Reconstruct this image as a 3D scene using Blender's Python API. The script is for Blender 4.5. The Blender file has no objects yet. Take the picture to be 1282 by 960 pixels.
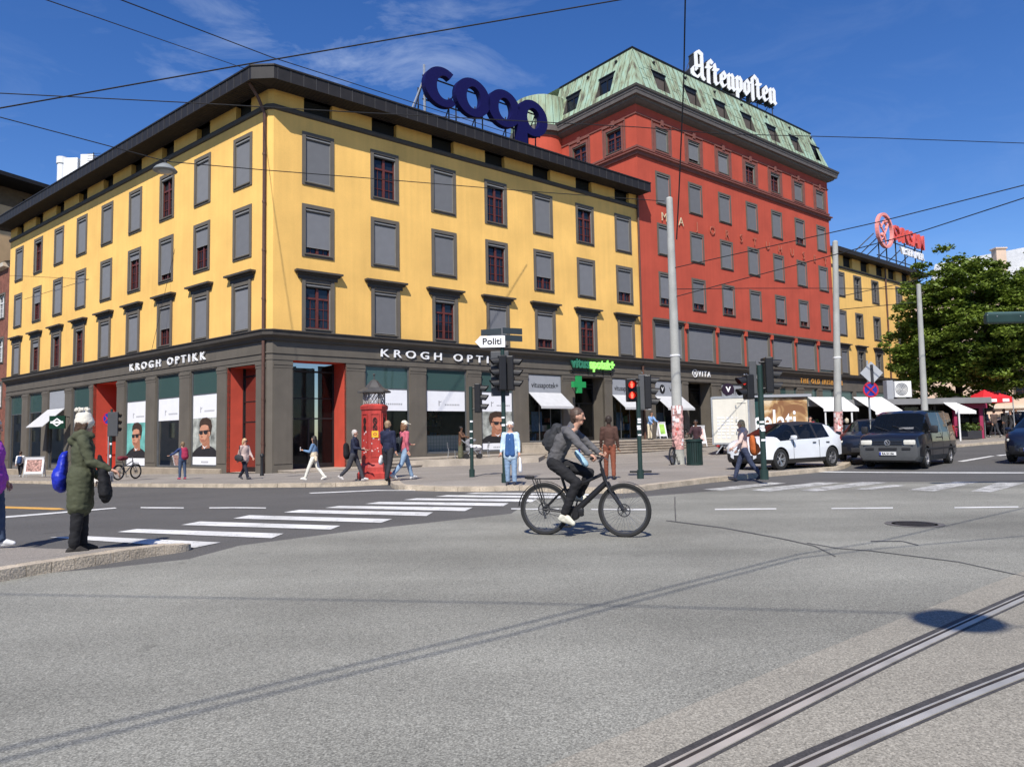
import bpy, bmesh, math, random
from mathutils import Vector, Matrix, noise
from mathutils.geometry import tessellate_polygon
random.seed(7)
R = math.radians
S = bpy.context.scene
COL = S.collection
V = Vector
# ------------------------------------------------------------------ camera (1.4 m above the junction, pitched up 4 deg, rolled 1 deg)
FP, CX, CY, HC = 900., 641., 480., 1.4
R0 = math.atan(.0192); P0 = math.atan(65.2*math.cos(R0)/FP)
cr, sr, cp, sp = math.cos(R0), math.sin(R0), math.cos(P0), math.sin(P0)
def ray(x, y):
    a = (x-CX)/FP; b = (CY-y)/FP
    X = a*cr+b*sr; W = -a*sr+b*cr
    return V((X, cp-W*sp, sp+W*cp))
DR = V((ray(1748, 524).x, ray(1748, 524).y, 0)).normalized()      # direction of the right-hand street front
DL = V((ray(-492, 567).x, ray(-492, 567).y, 0)).normalized()      # direction of the left-hand street front
NR = V((DR.y, -DR.x, 0)); NL = V((-DL.y, DL.x, 0))
UP = V((0, 0, 1))
def zg(X, Y):                                                     # the streets: falling to the left, rising to the right
    t = X*DL.x+Y*DL.y; r = X*DR.x+Y*DR.y
    return -0.02*min(60, max(0, t-14))+0.02*min(70, max(0, r-24))
def gpt(x, y, dz=0):                                              # point on the street surface
    z = 0; d = ray(x, y)
    for i in range(60):
        k = (z+dz-HC)/d.z; p = V((d.x*k, d.y*k, z+dz)); z = .5*z+.5*zg(p.x, p.y)
    return p
def at(x, y, Y):                                                  # point at a given distance Y
    d = ray(x, y); k = Y/d.y
    return V((d.x*k, Y, HC+d.z*k))
C0 = gpt(336, 592.5, .12)
C0 = V((C0.x, C0.y, 0))
def onR(x, y, n=0):                                               # (s, z) on the plane of the right front, n metres out
    d = ray(x, y); O = C0+NR*n
    k = O.dot(NR)/d.dot(NR); p = V((0, 0, HC))+d*k
    return (p-O).dot(DR), p.z
def PR(s, n, z): return C0+DR*s+NR*n+UP*z
def PL(s, n, z): return C0+DL*s+NL*n+UP*z
cam = bpy.data.cameras.new('camera'); co = bpy.data.objects.new('camera', cam); COL.objects.link(co)
co.location = (0, 0, HC)
fw = V((0, cp, sp)); rt = V((1, 0, 0)); up = V((0, -sp, cp))
# camera x axis in world: pixel +x maps to X=cr, W=-sr ; camera y axis: X=sr, W=cr
xa = rt*cr+up*(-sr); ya = rt*sr+up*cr; za = -fw
co.matrix_world = Matrix(((xa.x, ya.x, za.x, 0), (xa.y, ya.y, za.y, 0), (xa.z, ya.z, za.z, HC), (0, 0, 0, 1)))
cam.sensor_fit = 'HORIZONTAL'; cam.sensor_width = 36; cam.lens = 36*FP/1282
cam.clip_start = .05; cam.clip_end = 3000
S.camera = co
S.render.resolution_x, S.render.resolution_y = 1024, 766
S.view_settings.view_transform = 'Standard'; S.view_settings.look = 'None'
S.view_settings.exposure = 0.4; S.view_settings.gamma = 1
# ------------------------------------------------------------------ materials
MATS = {}
def nodes(name):
    m = bpy.data.materials.new(name); m.use_nodes = True
    nt = m.node_tree
    return m, nt, nt.nodes['Principled BSDF']
def mat(name, col, rough=.6, var=.12, scale=6., metal=0., bump=0., bscale=60., spec=.4, fine=0., fscale=200., streak=0., emit=None, coat=0., sub=0.):
    """principled paint with cloudy tone variation, optional grain, bump and vertical weather streaks"""
    if name in MATS: return MATS[name]
    m, nt, b = nodes(name)
    N = nt.nodes.new; L = nt.links.new
    tc = N('ShaderNodeTexCoord'); 
    b.inputs['Roughness'].default_value = rough; b.inputs['Metallic'].default_value = metal
    b.inputs['Specular IOR Level'].default_value = spec
    if coat: b.inputs['Coat Weight'].default_value = coat; b.inputs['Coat Roughness'].default_value = .05
    c = col if len(col) == 4 else (*col, 1)
    last = None
    def mul(prev, fac_out, lo, hi):
        mp = N('ShaderNodeMapRange'); mp.inputs[1].default_value = .3; mp.inputs[2].default_value = .7
        mp.inputs[3].default_value = lo; mp.inputs[4].default_value = hi
        L(fac_out, mp.inputs[0])
        mx = N('ShaderNodeMix'); mx.data_type = 'RGBA'; mx.blend_type = 'MULTIPLY'; mx.inputs[0].default_value = 1
        if prev is None: mx.inputs[6].default_value = c
        else: L(prev, mx.inputs[6])
        L(mp.outputs[0], mx.inputs[7])
        return mx.outputs[2]
    if var:
        n = N('ShaderNodeTexNoise'); n.inputs['Scale'].default_value = scale; n.inputs['Detail'].default_value = 6
        L(tc.outputs['Object'], n.inputs['Vector'])
        last = mul(last, n.outputs[0], 1-var, 1+var)
    if fine:
        n = N('ShaderNodeTexNoise'); n.inputs['Scale'].default_value = fscale; n.inputs['Detail'].default_value = 2
        L(tc.outputs['Object'], n.inputs['Vector'])
        last = mul(last, n.outputs[0], 1-fine, 1+fine)
    if streak:
        mpn = N('ShaderNodeMapping'); mpn.inputs['Scale'].default_value = (2.2, 2.2, .12)
        n = N('ShaderNodeTexNoise'); n.inputs['Scale'].default_value = 1.6; n.inputs['Detail'].default_value = 8
        L(tc.outputs['Object'], mpn.inputs[0]); L(mpn.outputs[0], n.inputs['Vector'])
        last = mul(last, n.outputs[0], 1-streak, 1+streak*.6)
    if last is None: b.inputs['Base Color'].default_value = c
    else: L(last, b.inputs['Base Color'])
    if bump:
        n = N('ShaderNodeTexNoise'); n.inputs['Scale'].default_value = bscale; n.inputs['Detail'].default_value = 4
        L(tc.outputs['Object'], n.inputs['Vector'])
        bp = N('ShaderNodeBump'); bp.inputs['Strength'].default_value = bump; bp.inputs['Distance'].default_value = .02
        L(n.outputs[0], bp.inputs['Height']); L(bp.outputs[0], b.inputs['Normal'])
    if emit:
        b.inputs['Emission Color'].default_value = (*emit[0], 1); b.inputs['Emission Strength'].default_value = emit[1]
    MATS[name] = m
    return m
def srgb(r, g, b):
    f = lambda u: (u/255/12.92 if u/255 <= .04045 else ((u/255+.055)/1.055)**2.4)
    return (f(r), f(g), f(b))
def glass_mat(name, tint, see=.0, rough=.03, facv=.0):
    """window glass: dark reflective body, or (see>0) partly see-through with sky reflections"""
    if name in MATS: return MATS[name]
    m, nt, b = nodes(name); N = nt.nodes.new; L = nt.links.new
    b.inputs['Base Color'].default_value = (*tint, 1); b.inputs['Roughness'].default_value = rough
    b.inputs['Specular IOR Level'].default_value = .5
    tc = N('ShaderNodeTexCoord'); n = N('ShaderNodeTexNoise'); n.inputs['Scale'].default_value = .9
    L(tc.outputs['Object'], n.inputs['Vector'])
    bp = N('ShaderNodeBump'); bp.inputs['Strength'].default_value = .05; bp.inputs['Distance'].default_value = .05
    L(n.outputs[0], bp.inputs['Height']); L(bp.outputs[0], b.inputs['Normal'])
    if see > 0:
        tr = N('ShaderNodeBsdfTransparent'); tr.inputs[0].default_value = (*[min(1, .75+.25*t) for t in tint], 1)
        gl = N('ShaderNodeBsdfGlossy'); gl.inputs['Roughness'].default_value = rough
        fr = N('ShaderNodeFresnel'); fr.inputs['IOR'].default_value = 1.26; hs.inputs['Hue'].default_value = .513
        ad = N('ShaderNodeMath'); ad.operation = 'ADD'; ad.inputs[1].default_value = 1-see-.0; ad.use_clamp = True
        L(fr.outputs[0], ad.inputs[0])
        mx = N('ShaderNodeMixShader'); L(fr.outputs[0], mx.inputs[0]); L(tr.outputs[0], mx.inputs[1]); L(gl.outputs[0], mx.inputs[2])
        mx2 = N('ShaderNodeMixShader'); mx2.inputs[0].default_value = see
        L(b.outputs[0], mx2.inputs[1]); L(mx.outputs[0], mx2.inputs[2])
        L(mx2.outputs[0], nt.nodes['Material Output'].inputs[0])
    MATS[name] = m
    return m
# ------------------------------------------------------------------ mesh collector
WM = {}                                                           # world matrices of parents
class MB:
    def __init__(s): s.v = []; s.f = []; s.m = []; s.cur = 0
    def add(s, vs, fs):
        o = len(s.v); s.v += [V(p) for p in vs]
        for f in fs: s.f.append([i+o for i in f]); s.m.append(s.cur)
    def quad(s, a, b, c, d): s.add([a, b, c, d], [(0, 1, 2, 3)])
    def hexa(s, p):                                               # p: 4 bottom, 4 top corners, same order (counter-clockwise from above)
        s.add(p, [(3, 2, 1, 0), (4, 5, 6, 7), (0, 1, 5, 4), (1, 2, 6, 5), (2, 3, 7, 6), (3, 0, 4, 7)])
    def box(s, x0, x1, y0, y1, z0, z1, M=None):
        p = [V((x0, y0, z0)), V((x1, y0, z0)), V((x1, y1, z0)), V((x0, y1, z0)), V((x0, y0, z1)), V((x1, y0, z1)), V((x1, y1, z1)), V((x0, y1, z1))]
        if M is not None: p = [M @ q for q in p]
        s.hexa(p)
    def bbox(s, c, size, bev=.02, M=None):                        # bevelled box
        bm = bmesh.new(); bmesh.ops.create_cube(bm, size=1)
        for v in bm.verts: v.co = V((v.co.x*size[0], v.co.y*size[1], v.co.z*size[2]))
        bmesh.ops.bevel(bm, geom=bm.edges[:], offset=bev, segments=2, affect='EDGES', profile=.5)
        T = Matrix.Translation(c); T = M @ T if M is not None else T
        bm.verts.ensure_lookup_table()
        s.add([T @ v.co for v in bm.verts], [[v.index for v in f.verts] for f in bm.faces]); bm.free()
    def tube(s, pts, r, seg=8, caps=True, M=None):
        pts = [V(p) for p in pts]; n = len(pts)
        rs = r if isinstance(r, (list, tuple)) else [r]*n
        rings = []; prev = None
        for i, p in enumerate(pts):
            d = (pts[min(i+1, n-1)]-pts[max(i-1, 0)])
            if d.length < 1e-9: d = V((0, 0, 1))
            d.normalize()
            if prev is None:
                a = V((0, 0, 1)) if abs(d.z) < .9 else V((1, 0, 0))
                x = d.cross(a).normalized()
            else: x = (prev-d*prev.dot(d)).normalized()
            prev = x; y = d.cross(x)
            rings.append([p+(x*math.cos(2*math.pi*k/seg)+y*math.sin(2*math.pi*k/seg))*rs[i] for k in range(seg)])
        vs = [q for rg in rings for q in rg]
        if M is not None: vs = [M @ q for q in vs]
        fs = [(i*seg+k, i*seg+(k+1) % seg, (i+1)*seg+(k+1) % seg, (i+1)*seg+k) for i in range(n-1) for k in range(seg)]
        if caps: fs += [tuple(range(seg))[::-1], tuple((n-1)*seg+k for k in range(seg))]
        s.add(vs, fs)
    def lathe(s, prof, seg=24, M=None, ang=2*math.pi, a0=0, cap=True):      # profile of (radius, z)
        n = len(prof); full = abs(ang-2*math.pi) < 1e-6; cs = seg if full else seg+1
        vs = [V((r*math.cos(a0+ang*k/seg), r*math.sin(a0+ang*k/seg), z)) for r, z in prof for k in range(cs)]
        if M is not None: vs = [M @ q for q in vs]
        fs = [(i*cs+k, i*cs+(k+1) % cs, (i+1)*cs+(k+1) % cs, (i+1)*cs+k) for i in range(n-1) for k in range(seg)]
        if full and cap:
            if prof[0][0] > 1e-4: fs.append(tuple(range(cs))[::-1])
            if prof[-1][0] > 1e-4: fs.append(tuple((n-1)*cs+k for k in range(cs)))
        s.add(vs, fs)
    def prism(s, poly, z0, z1, M=None):                           # polygon in xy (counter-clockwise), from z0 to z1
        n = len(poly)
        a = sum(poly[i][0]*poly[(i+1) % n][1]-poly[(i+1) % n][0]*poly[i][1] for i in range(n))
        if a < 0: poly = poly[::-1]
        vs = [V((x, y, z0)) for x, y in poly]+[V((x, y, z1)) for x, y in poly]
        if M is not None: vs = [M @ q for q in vs]
        fs = [(i, (i+1) % n, n+(i+1) % n, n+i) for i in range(n)]
        tri = tessellate_polygon([[V((x, y, 0)) for x, y in poly]])
        for t in tri:
            p = [poly[i] for i in t]
            ar = (p[1][0]-p[0][0])*(p[2][1]-p[0][1])-(p[2][0]-p[0][0])*(p[1][1]-p[0][1])
            t = t if ar > 0 else t[::-1]
            fs.append(tuple(n+i for i in t)); fs.append(tuple(i for i in t[::-1]))
        s.add(vs, fs)
    def ring(s, outer, inner, z0, z1, M=None, closed=True):       # band between two curves with equal point counts
        n = len(outer)
        vs = [V((x, y, z)) for z in (z0, z1) for c in (outer, inner) for x, y in c]
        if M is not None: vs = [M @ q for q in vs]
        fs = []
        for i in range(n if closed else n-1):
            j = (i+1) % n
            fs += [(2*n+i, 2*n+j, 3*n+j, 3*n+i), (i, n+i, n+j, j), (i, j, 2*n+j, 2*n+i), (n+i, 3*n+i, 3*n+j, n+j)]
        if not closed: fs += [(0, 2*n, 3*n, n), (n-1, 2*n-1, 4*n-1, 3*n-1)]
        s.add(vs, fs)
    def sphere(s, c, r, seg=12, M=None):
        c = V(c); r = r if isinstance(r, (tuple, list)) else (r, r, r); h = seg//2
        vs = [V((c.x+r[0]*math.sin(math.pi*i/h)*math.cos(2*math.pi*k/seg), c.y+r[1]*math.sin(math.pi*i/h)*math.sin(2*math.pi*k/seg), c.z+r[2]*math.cos(math.pi*i/h))) for i in range(h+1) for k in range(seg)]
        if M is not None: vs = [M @ q for q in vs]
        s.add(vs, [(i*seg+k, (i+1)*seg+k, (i+1)*seg+(k+1) % seg, i*seg+(k+1) % seg) for i in range(h) for k in range(seg)])
    def mesh(s, name, mats, inv=None, smooth=None, fix=True):
        me = bpy.data.meshes.new(name)
        vs = [inv @ p for p in s.v] if inv is not None else s.v
        me.from_pydata([tuple(p) for p in vs], [], s.f)
        for m in (mats if isinstance(mats, (list, tuple)) else [mats]): me.materials.append(m)
        if any(s.m): me.polygons.foreach_set('material_index', s.m)
        bm = bmesh.new(); bm.from_mesh(me)
        bmesh.ops.remove_doubles(bm, verts=bm.verts[:], dist=1e-5)
        if fix: bmesh.ops.recalc_face_normals(bm, faces=bm.faces[:])
        bm.to_mesh(me); bm.free()
        if smooth is not None:
            me.polygons.foreach_set('use_smooth', [True]*len(me.polygons)); me.set_sharp_from_angle(angle=R(smooth))
        me.update()
        return me
    def build(s, name, mats, parent=None, world=True, smooth=None, fix=True):
        """link as one object; with a parent, coordinates are world ones unless world=False"""
        inv = WM[parent.name].inverted() if (parent is not None and world) else None
        o = bpy.data.objects.new(name, s.mesh(name, mats, inv, smooth, fix)); COL.objects.link(o)
        if parent is not None:
            o.parent = parent; WM[o.name] = WM[parent.name].copy()
        else: WM[o.name] = Matrix()
        return o
def tag(o, label=None, cat=None, group=None, kind=None):
    if label: o['label'] = label
    if cat: o['category'] = cat
    if group: o['group'] = group
    if kind: o['kind'] = kind
    return o
def thing(name, label, cat, loc=(0, 0, 0), rz=0., group=None):
    o = bpy.data.objects.new(name, None); COL.objects.link(o); o.empty_display_size = .2
    o.location = loc; o.rotation_euler = (0, 0, rz)
    WM[o.name] = Matrix.Translation(V(loc)) @ Matrix.Rotation(rz, 4, 'Z')
    return tag(o, label, cat, group)
def inst(me, name, parent, loc=(0, 0, 0), rz=0., scale=(1, 1, 1)):
    """a part sharing mesh data, placed in its parent's space"""
    o = bpy.data.objects.new(name, me); COL.objects.link(o); o.parent = parent
    o.location = loc; o.rotation_euler = (0, 0, rz); o.scale = scale
    WM[o.name] = WM[parent.name] @ Matrix.Translation(V(loc)) @ Matrix.Rotation(rz, 4, 'Z') @ Matrix.Diagonal((*scale, 1))
    return o
def kids(o): return [c for c in o.children]
def copy_thing(root, loc, rz=0., label=None, group=None):
    r = root.copy(); COL.objects.link(r); r.location = loc; r.rotation_euler = (0, 0, rz)
    if label: r['label'] = label
    if group: r['group'] = group
    for ch in root.children:
        c = ch.copy(); COL.objects.link(c); c.parent = r
        for g in ch.children:
            d = g.copy(); COL.objects.link(d); d.parent = c
    return r
def planeM(O, u, n):                                              # local x = reading direction u, y = up, z = outward n
    u = V(u); n = V(n); w = n.cross(u)
    return Matrix(((u.x, w.x, n.x, O[0]), (u.y, w.y, n.y, O[1]), (u.z, w.z, n.z, O[2]), (0, 0, 0, 1)))
def text_mb(mb, txt, M, size=1., depth=.04, bold=0., width=None, align='LEFT', spacing=1., z=0.):
    cu = bpy.data.curves.new('t', 'FONT'); cu.body = txt; cu.size = size; cu.extrude = depth/2; cu.offset = bold
    cu.align_x = align; cu.space_character = spacing; cu.resolution_u = 3
    o = bpy.data.objects.new('t', cu); COL.objects.link(o)
    bpy.context.view_layer.update()
    me = o.evaluated_get(bpy.context.evaluated_depsgraph_get()).to_mesh()
    xs = [v.co.x for v in me.vertices] or [0]
    k = width/(max(xs)-min(xs)) if width else 1
    x0 = min(xs) if width and align == 'LEFT' else 0
    mb.add([M @ V(((v.co.x-x0)*k, v.co.y, v.co.z+depth/2+z)) for v in me.vertices], [list(p.vertices) for p in me.polygons])
    o.to_mesh_clear(); bpy.data.objects.remove(o); bpy.data.curves.remove(cu)
# ------------------------------------------------------------------ sky and sun (behind the camera, a little to its left)
SAZ, SEL = 9., 48.
sd = V((-math.sin(R(SAZ))*math.cos(R(SEL)), -math.cos(R(SAZ))*math.cos(R(SEL)), math.sin(R(SEL))))   # towards the sun
w = bpy.data.worlds.new('World'); S.world = w; w.use_nodes = True
nt = w.node_tree; N = nt.nodes.new; L = nt.links.new
bg = nt.nodes['Background']
sky = N('ShaderNodeTexSky'); sky.sky_type = 'NISHITA'; sky.sun_disc = False
sky.sun_elevation = R(SEL); sky.sun_rotation = math.atan2(sd.x, sd.y)
sky.air_density = 1.0; sky.dust_density = .2; sky.ozone_density = 4.0; sky.altitude = 100
tc = N('ShaderNodeTexCoord'); mp = N('ShaderNodeMapping'); mp.inputs['Scale'].default_value = (2.6, 4.2, 8.5); mp.inputs['Rotation'].default_value = (.3, .5, .6)
cn = N('ShaderNodeTexNoise'); cn.inputs['Scale'].default_value = 2.3; cn.inputs['Detail'].default_value = 9; cn.inputs['Roughness'].default_value = .62; cn.inputs['Distortion'].default_value = .6
mr = N('ShaderNodeMapRange'); mr.inputs[1].default_value = .5; mr.inputs[2].default_value = .8; mr.inputs[3].default_value = 0; mr.inputs[4].default_value = .36
cn2 = N('ShaderNodeTexNoise'); cn2.inputs['Scale'].default_value = 1.3; cn2.inputs['Detail'].default_value = 2
mr2 = N('ShaderNodeMapRange'); mr2.inputs[1].default_value = .42; mr2.inputs[2].default_value = .62
mu = N('ShaderNodeMath'); mu.operation = 'MULTIPLY'
sx = N('ShaderNodeSeparateXYZ'); mr3 = N('ShaderNodeMapRange'); mr3.inputs[1].default_value = .12; mr3.inputs[2].default_value = -.15; mr3.inputs[3].default_value = .12; mr3.inputs[4].default_value = 1
mu2 = N('ShaderNodeMath'); mu2.operation = 'MULTIPLY'
mx = N('ShaderNodeMix'); mx.data_type = 'RGBA'; mx.inputs[7].default_value = (6.5, 7.2, 8.2, 1)
L(tc.outputs['Generated'], mp.inputs[0]); L(mp.outputs[0], cn.inputs['Vector']); L(tc.outputs['Generated'], cn2.inputs['Vector'])
L(cn.outputs[0], mr.inputs[0]); L(cn2.outputs[0], mr2.inputs[0]); L(mr.outputs[0], mu.inputs[0]); L(mr2.outputs[0], mu.inputs[1])
L(tc.outputs['Generated'], sx.inputs[0]); L(sx.outputs[0], mr3.inputs[0]); L(mu.outputs[0], mu2.inputs[0]); L(mr3.outputs[0], mu2.inputs[1])
hs = N('ShaderNodeHueSaturation'); hs.inputs['Saturation'].default_value = 1.26; hs.inputs['Hue'].default_value = .513
L(sky.outputs[0], hs.inputs['Color'])
L(mu2.outputs[0], mx.inputs[0]); L(hs.outputs[0], mx.inputs[6]); L(mx.outputs[2], bg.inputs[0])
bg.inputs[1].default_value = .11
sun = bpy.data.lights.new('sun', 'SUN'); sun.energy = 4.5; sun.angle = R(.5); sun.color = (1, .95, .87)
so = bpy.data.objects.new('sun', sun); COL.objects.link(so)
so.rotation_euler = sd.to_track_quat('Z', 'Y').to_euler()
so.location = (0, 0, 60)
# ------------------------------------------------------------------ ground
def asphalt(name, col, grain=.35, gscale=55., patch=.12, dark=None):
    m, nt, b = nodes(name); N = nt.nodes.new; L = nt.links.new
    tc = N('ShaderNodeTexCoord')
    def nz(scale, detail, rough=.5):
        n = N('ShaderNodeTexNoise'); n.inputs['Scale'].default_value = scale; n.inputs['Detail'].default_value = detail
        n.inputs['Roughness'].default_value = rough; L(tc.outputs['Object'], n.inputs['Vector']); return n
    def mul(prev, o, a, b2, lo, hi):
        mp = N('ShaderNodeMapRange'); mp.inputs[1].default_value = a; mp.inputs[2].default_value = b2; mp.inputs[3].default_value = lo; mp.inputs[4].default_value = hi
        L(o, mp.inputs[0]); x = N('ShaderNodeMix'); x.data_type = 'RGBA'; x.blend_type = 'MULTIPLY'; x.inputs[0].default_value = 1
        if prev is None: x.inputs[6].default_value = (*col, 1)
        else: L(prev, x.inputs[6])
        L(mp.outputs[0], x.inputs[7]); return x.outputs[2]
    g = nz(gscale, 3, .7); c = mul(None, g.outputs[0], .32, .68, 1-grain, 1+grain)
    vo = N('ShaderNodeTexVoronoi'); vo.inputs['Scale'].default_value = 130; L(tc.outputs['Object'], vo.inputs['Vector'])
    c = mul(c, vo.outputs['Color'], 0, 1, .66, 1.28)
    p = nz(.35, 5, .55); c = mul(c, p.outputs[0], .3, .7, 1-patch, 1+patch)
    # worn lanes running along the street
    mpn = N('ShaderNodeMapping'); mpn.inputs['Rotation'].default_value = (0, 0, -.5); mpn.inputs['Scale'].default_value = (.06, .5, 1)
    w = N('ShaderNodeTexNoise'); w.inputs['Scale'].default_value = 1.5; w.inputs['Detail'].default_value = 3
    L(tc.outputs['Object'], mpn.inputs[0]); L(mpn.outputs[0], w.inputs['Vector'])
    c = mul(c, w.outputs[0], .3, .7, 1-patch*.8, 1+patch*.7)
    # small dark stains
    s = nz(1.7, 6, .6); c = mul(c, s.outputs[0], .66, .72, 1, .72)
    L(c, b.inputs['Base Color']); b.inputs['Roughness'].default_value = .85; b.inputs['Specular IOR Level'].default_value = .25
    bp = N('ShaderNodeBump'); bp.inputs['Strength'].default_value = .5; bp.inputs['Distance'].default_value = .006
    L(g.outputs[0], bp.inputs['Height']); L(bp.outputs[0], b.inputs['Normal'])
    return m
M_dark = asphalt('dark asphalt', (.106, .102, .097), .42, 60, .1)
M_light = asphalt('worn grey asphalt', (.238, .232, .2), .5, 85, .2)
M_pave = asphalt('pavement asphalt', (.27, .243, .212), .4, 60, .12)
M_conc = asphalt('track concrete', (.29, .268, .222), .4, 80, .1)
M_kerb = mat('granite kerb', (.44, .37, .28), .8, .25, 3, bump=.6, bscale=40, fine=.3, fscale=60)
def paint_mat(name, col, under, wear):
    m, nt, b = nodes(name); N = nt.nodes.new; L = nt.links.new; tc = N('ShaderNodeTexCoord'); prev = None
    acc = None
    for sc, w_ in ((34, .5), (3.2, .5)):
        n = N('ShaderNodeTexNoise'); n.inputs['Scale'].default_value = sc; n.inputs['Detail'].default_value = 5; n.inputs['Roughness'].default_value = .65; L(tc.outputs['Object'], n.inputs['Vector'])
        k = N('ShaderNodeMath'); k.operation = 'MULTIPLY'; k.inputs[1].default_value = w_; L(n.outputs[0], k.inputs[0])
        if acc is None: acc = k
        else: a = N('ShaderNodeMath'); L(acc.outputs[0], a.inputs[0]); L(k.outputs[0], a.inputs[1]); acc = a
    r = N('ShaderNodeMapRange'); r.inputs[1].default_value = .62-wear; r.inputs[2].default_value = .70-wear; L(acc.outputs[0], r.inputs[0])
    x = N('ShaderNodeMix'); x.data_type = 'RGBA'; x.inputs[6].default_value = (*col, 1); x.inputs[7].default_value = (*under, 1); L(r.outputs[0], x.inputs[0])
    n = N('ShaderNodeTexNoise'); n.inputs['Scale'].default_value = 1.1; n.inputs['Detail'].default_value = 6; L(tc.outputs['Object'], n.inputs['Vector'])
    q = N('ShaderNodeMapRange'); q.inputs[1].default_value = .3; q.inputs[2].default_value = .7; q.inputs[3].default_value = .72; q.inputs[4].default_value = 1.06; L(n.outputs[0], q.inputs[0])
    y = N('ShaderNodeMix'); y.data_type = 'RGBA'; y.blend_type = 'MULTIPLY'; y.inputs[0].default_value = 1; L(x.outputs[2], y.inputs[6]); L(q.outputs[0], y.inputs[7])
    L(y.outputs[2], b.inputs['Base Color']); b.inputs['Roughness'].default_value = .75; return m
M_white = paint_mat('road paint', (.74, .73, .70), (.2, .195, .185), .07)
M_worn = paint_mat('worn road paint', (.6, .59, .56), (.24, .232, .21), .155)
M_yel = mat('yellow road paint', (.62, .34, .08), .7, .2, 2, fine=.2, fscale=30)
M_tar = mat('tar seal', (.085, .083, .08), .7, .3, 2)
def drape(bm, dz):
    for pt, no in ((DL*14, DL), (DL*74, DL), (DR*24, DR), (DR*94, DR)):
        bmesh.ops.bisect_plane(bm, geom=bm.verts[:]+bm.edges[:]+bm.faces[:], plane_co=pt, plane_no=no, dist=1e-5)
    for v in bm.verts: v.co.z = zg(v.co.x, v.co.y)+dz
def sheet_bm(poly, dz, depth=0.):
    bm = bmesh.new()
    pts = [V((p[0], p[1], 0)) for p in poly]
    vs = [bm.verts.new(p) for p in pts]
    for t in tessellate_polygon([pts]):
        try: bm.faces.new([vs[i] for i in t])
        except ValueError: pass
    bmesh.ops.recalc_face_normals(bm, faces=bm.faces[:])
    for f in bm.faces:
        if f.normal.z < 0: f.normal_flip()
    drape(bm, dz)
    if depth:
        be = [e for e in bm.edges if e.is_boundary]
        r = bmesh.ops.extrude_edge_only(bm, edges=be)
        for v in [g for g in r['geom'] if isinstance(g, bmesh.types.BMVert)]: v.co.z -= depth
    return bm
def link_bm(bm, name, m):
    me = bpy.data.meshes.new(name); bm.to_mesh(me); bm.free(); me.materials.append(m)
    o = bpy.data.objects.new(name, me); COL.objects.link(o); WM[o.name] = Matrix(); return o
def join_bm(bms):
    out = bmesh.new()
    for b in bms:
        me = bpy.data.meshes.new('x'); b.to_mesh(me); b.free(); out.from_mesh(me); bpy.data.meshes.remove(me)
    return out
def sheet(name, poly, dz, m, depth=0.): return tag(link_bm(sheet_bm(poly, dz, depth), name, m), kind='structure')
sheet('ground', [(-900, -300), (900, -300), (900, 1500), (-900, 1500)], 0, M_dark)
def G(*pp): return [gpt(x, y) for x, y in pp]
# worn light grey junction surface
sheet('road', [(-9, -12), (14, -12)]+G((1500, 760), (1500, 603), (1282, 603), (1160, 603), (1040, 604), (960, 609), (900, 614), (780, 624), (668, 625), (640, 643), (440, 665), (300, 683), (236, 700))+[(-4.6, 8.2), (-9, 6.2)], .004, M_light)
# tram track bed and rails
def rail_curve(pts): return [gpt(x, y) for x, y in pts]
r1 = rail_curve([(700, 1030), (846, 957), (1000, 880), (1140, 812), (1282, 747), (1420, 686)])
r2 = rail_curve([(860, 1030), (1006, 957), (1160, 890), (1290, 838), (1440, 780)])
def offset(pts, d):
    out = []
    for i, p in enumerate(pts):
        t = (pts[min(i+1, len(pts)-1)]-pts[max(i-1, 0)]); t.z = 0; t.normalize()
        out.append(p+V((t.y, -t.x, 0))*d)
    return out
def smooth_line(pts, k=6):
    out = []
    n = len(pts)
    for i in range(n-1):
        p0, p1, p2, p3 = pts[max(i-1, 0)], pts[i], pts[i+1], pts[min(i+2, n-1)]
        for j in range(k):
            t = j/k
            out.append(.5*((2*p1)+(p2-p0)*t+(2*p0-5*p1+4*p2-p3)*t*t+(3*p1-p0-3*p2+p3)*t**3))
    out.append(pts[-1]); return out
for r_ in (r1, r2): d_ = (r_[-1]-r_[-2]).normalized(); r_.append(r_[-1]+d_*7); r_.append(r_[-1]+d_*8)
r1 = smooth_line(r1); r2 = smooth_line(r2)
bed = offset(r1, -.35)
sheet('track_bed', [(p.x, p.y) for p in bed]+[(bed[-1].x+3, bed[-1].y-4), (22, -10), (-1.5, -10)], .008, M_conc)
M_rail = mat('polished rail steel', (.56, .52, .45), .34, .22, 3, metal=.4)
M_rust = mat('rail groove', (.035, .028, .024), .7, .3, 8, metal=.1)
M_seal = mat('rail joint filler', (.06, .056, .054), .7, .25, 6, fine=.3, fscale=80)
def band(mb, pts, a, b, z0, z1):
    A = offset(pts, a); B = offset(pts, b)
    for i in range(len(pts)-1):
        mb.hexa([A[i]+UP*z0, A[i+1]+UP*z0, B[i+1]+UP*z0, B[i]+UP*z0, A[i]+UP*z1, A[i+1]+UP*z1, B[i+1]+UP*z1, B[i]+UP*z1])
def tram_rail(pts, label):
    t = thing('tram_rail', label, 'tram rail', gpt(1200, 820))
    mb = MB(); band(mb, pts, -.068, -.022, -.03, .0095); band(mb, pts, .058, .078, -.03, .0095); mb.build('joint_filler', M_seal, t)
    mb = MB(); band(mb, pts, -.022, -.01, -.03, .013); band(mb, pts, .016, .058, -.03, .014); mb.build('rail_head', M_rail, t)
    mb = MB(); band(mb, pts, -.01, .016, -.05, .0105); mb.build('groove', M_rust, t)
tram_rail(r1, 'upper tram rail crossing the road under the round lamp shadow')
tram_rail(r2, 'lower tram rail cutting the bottom right corner of the road')
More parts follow.
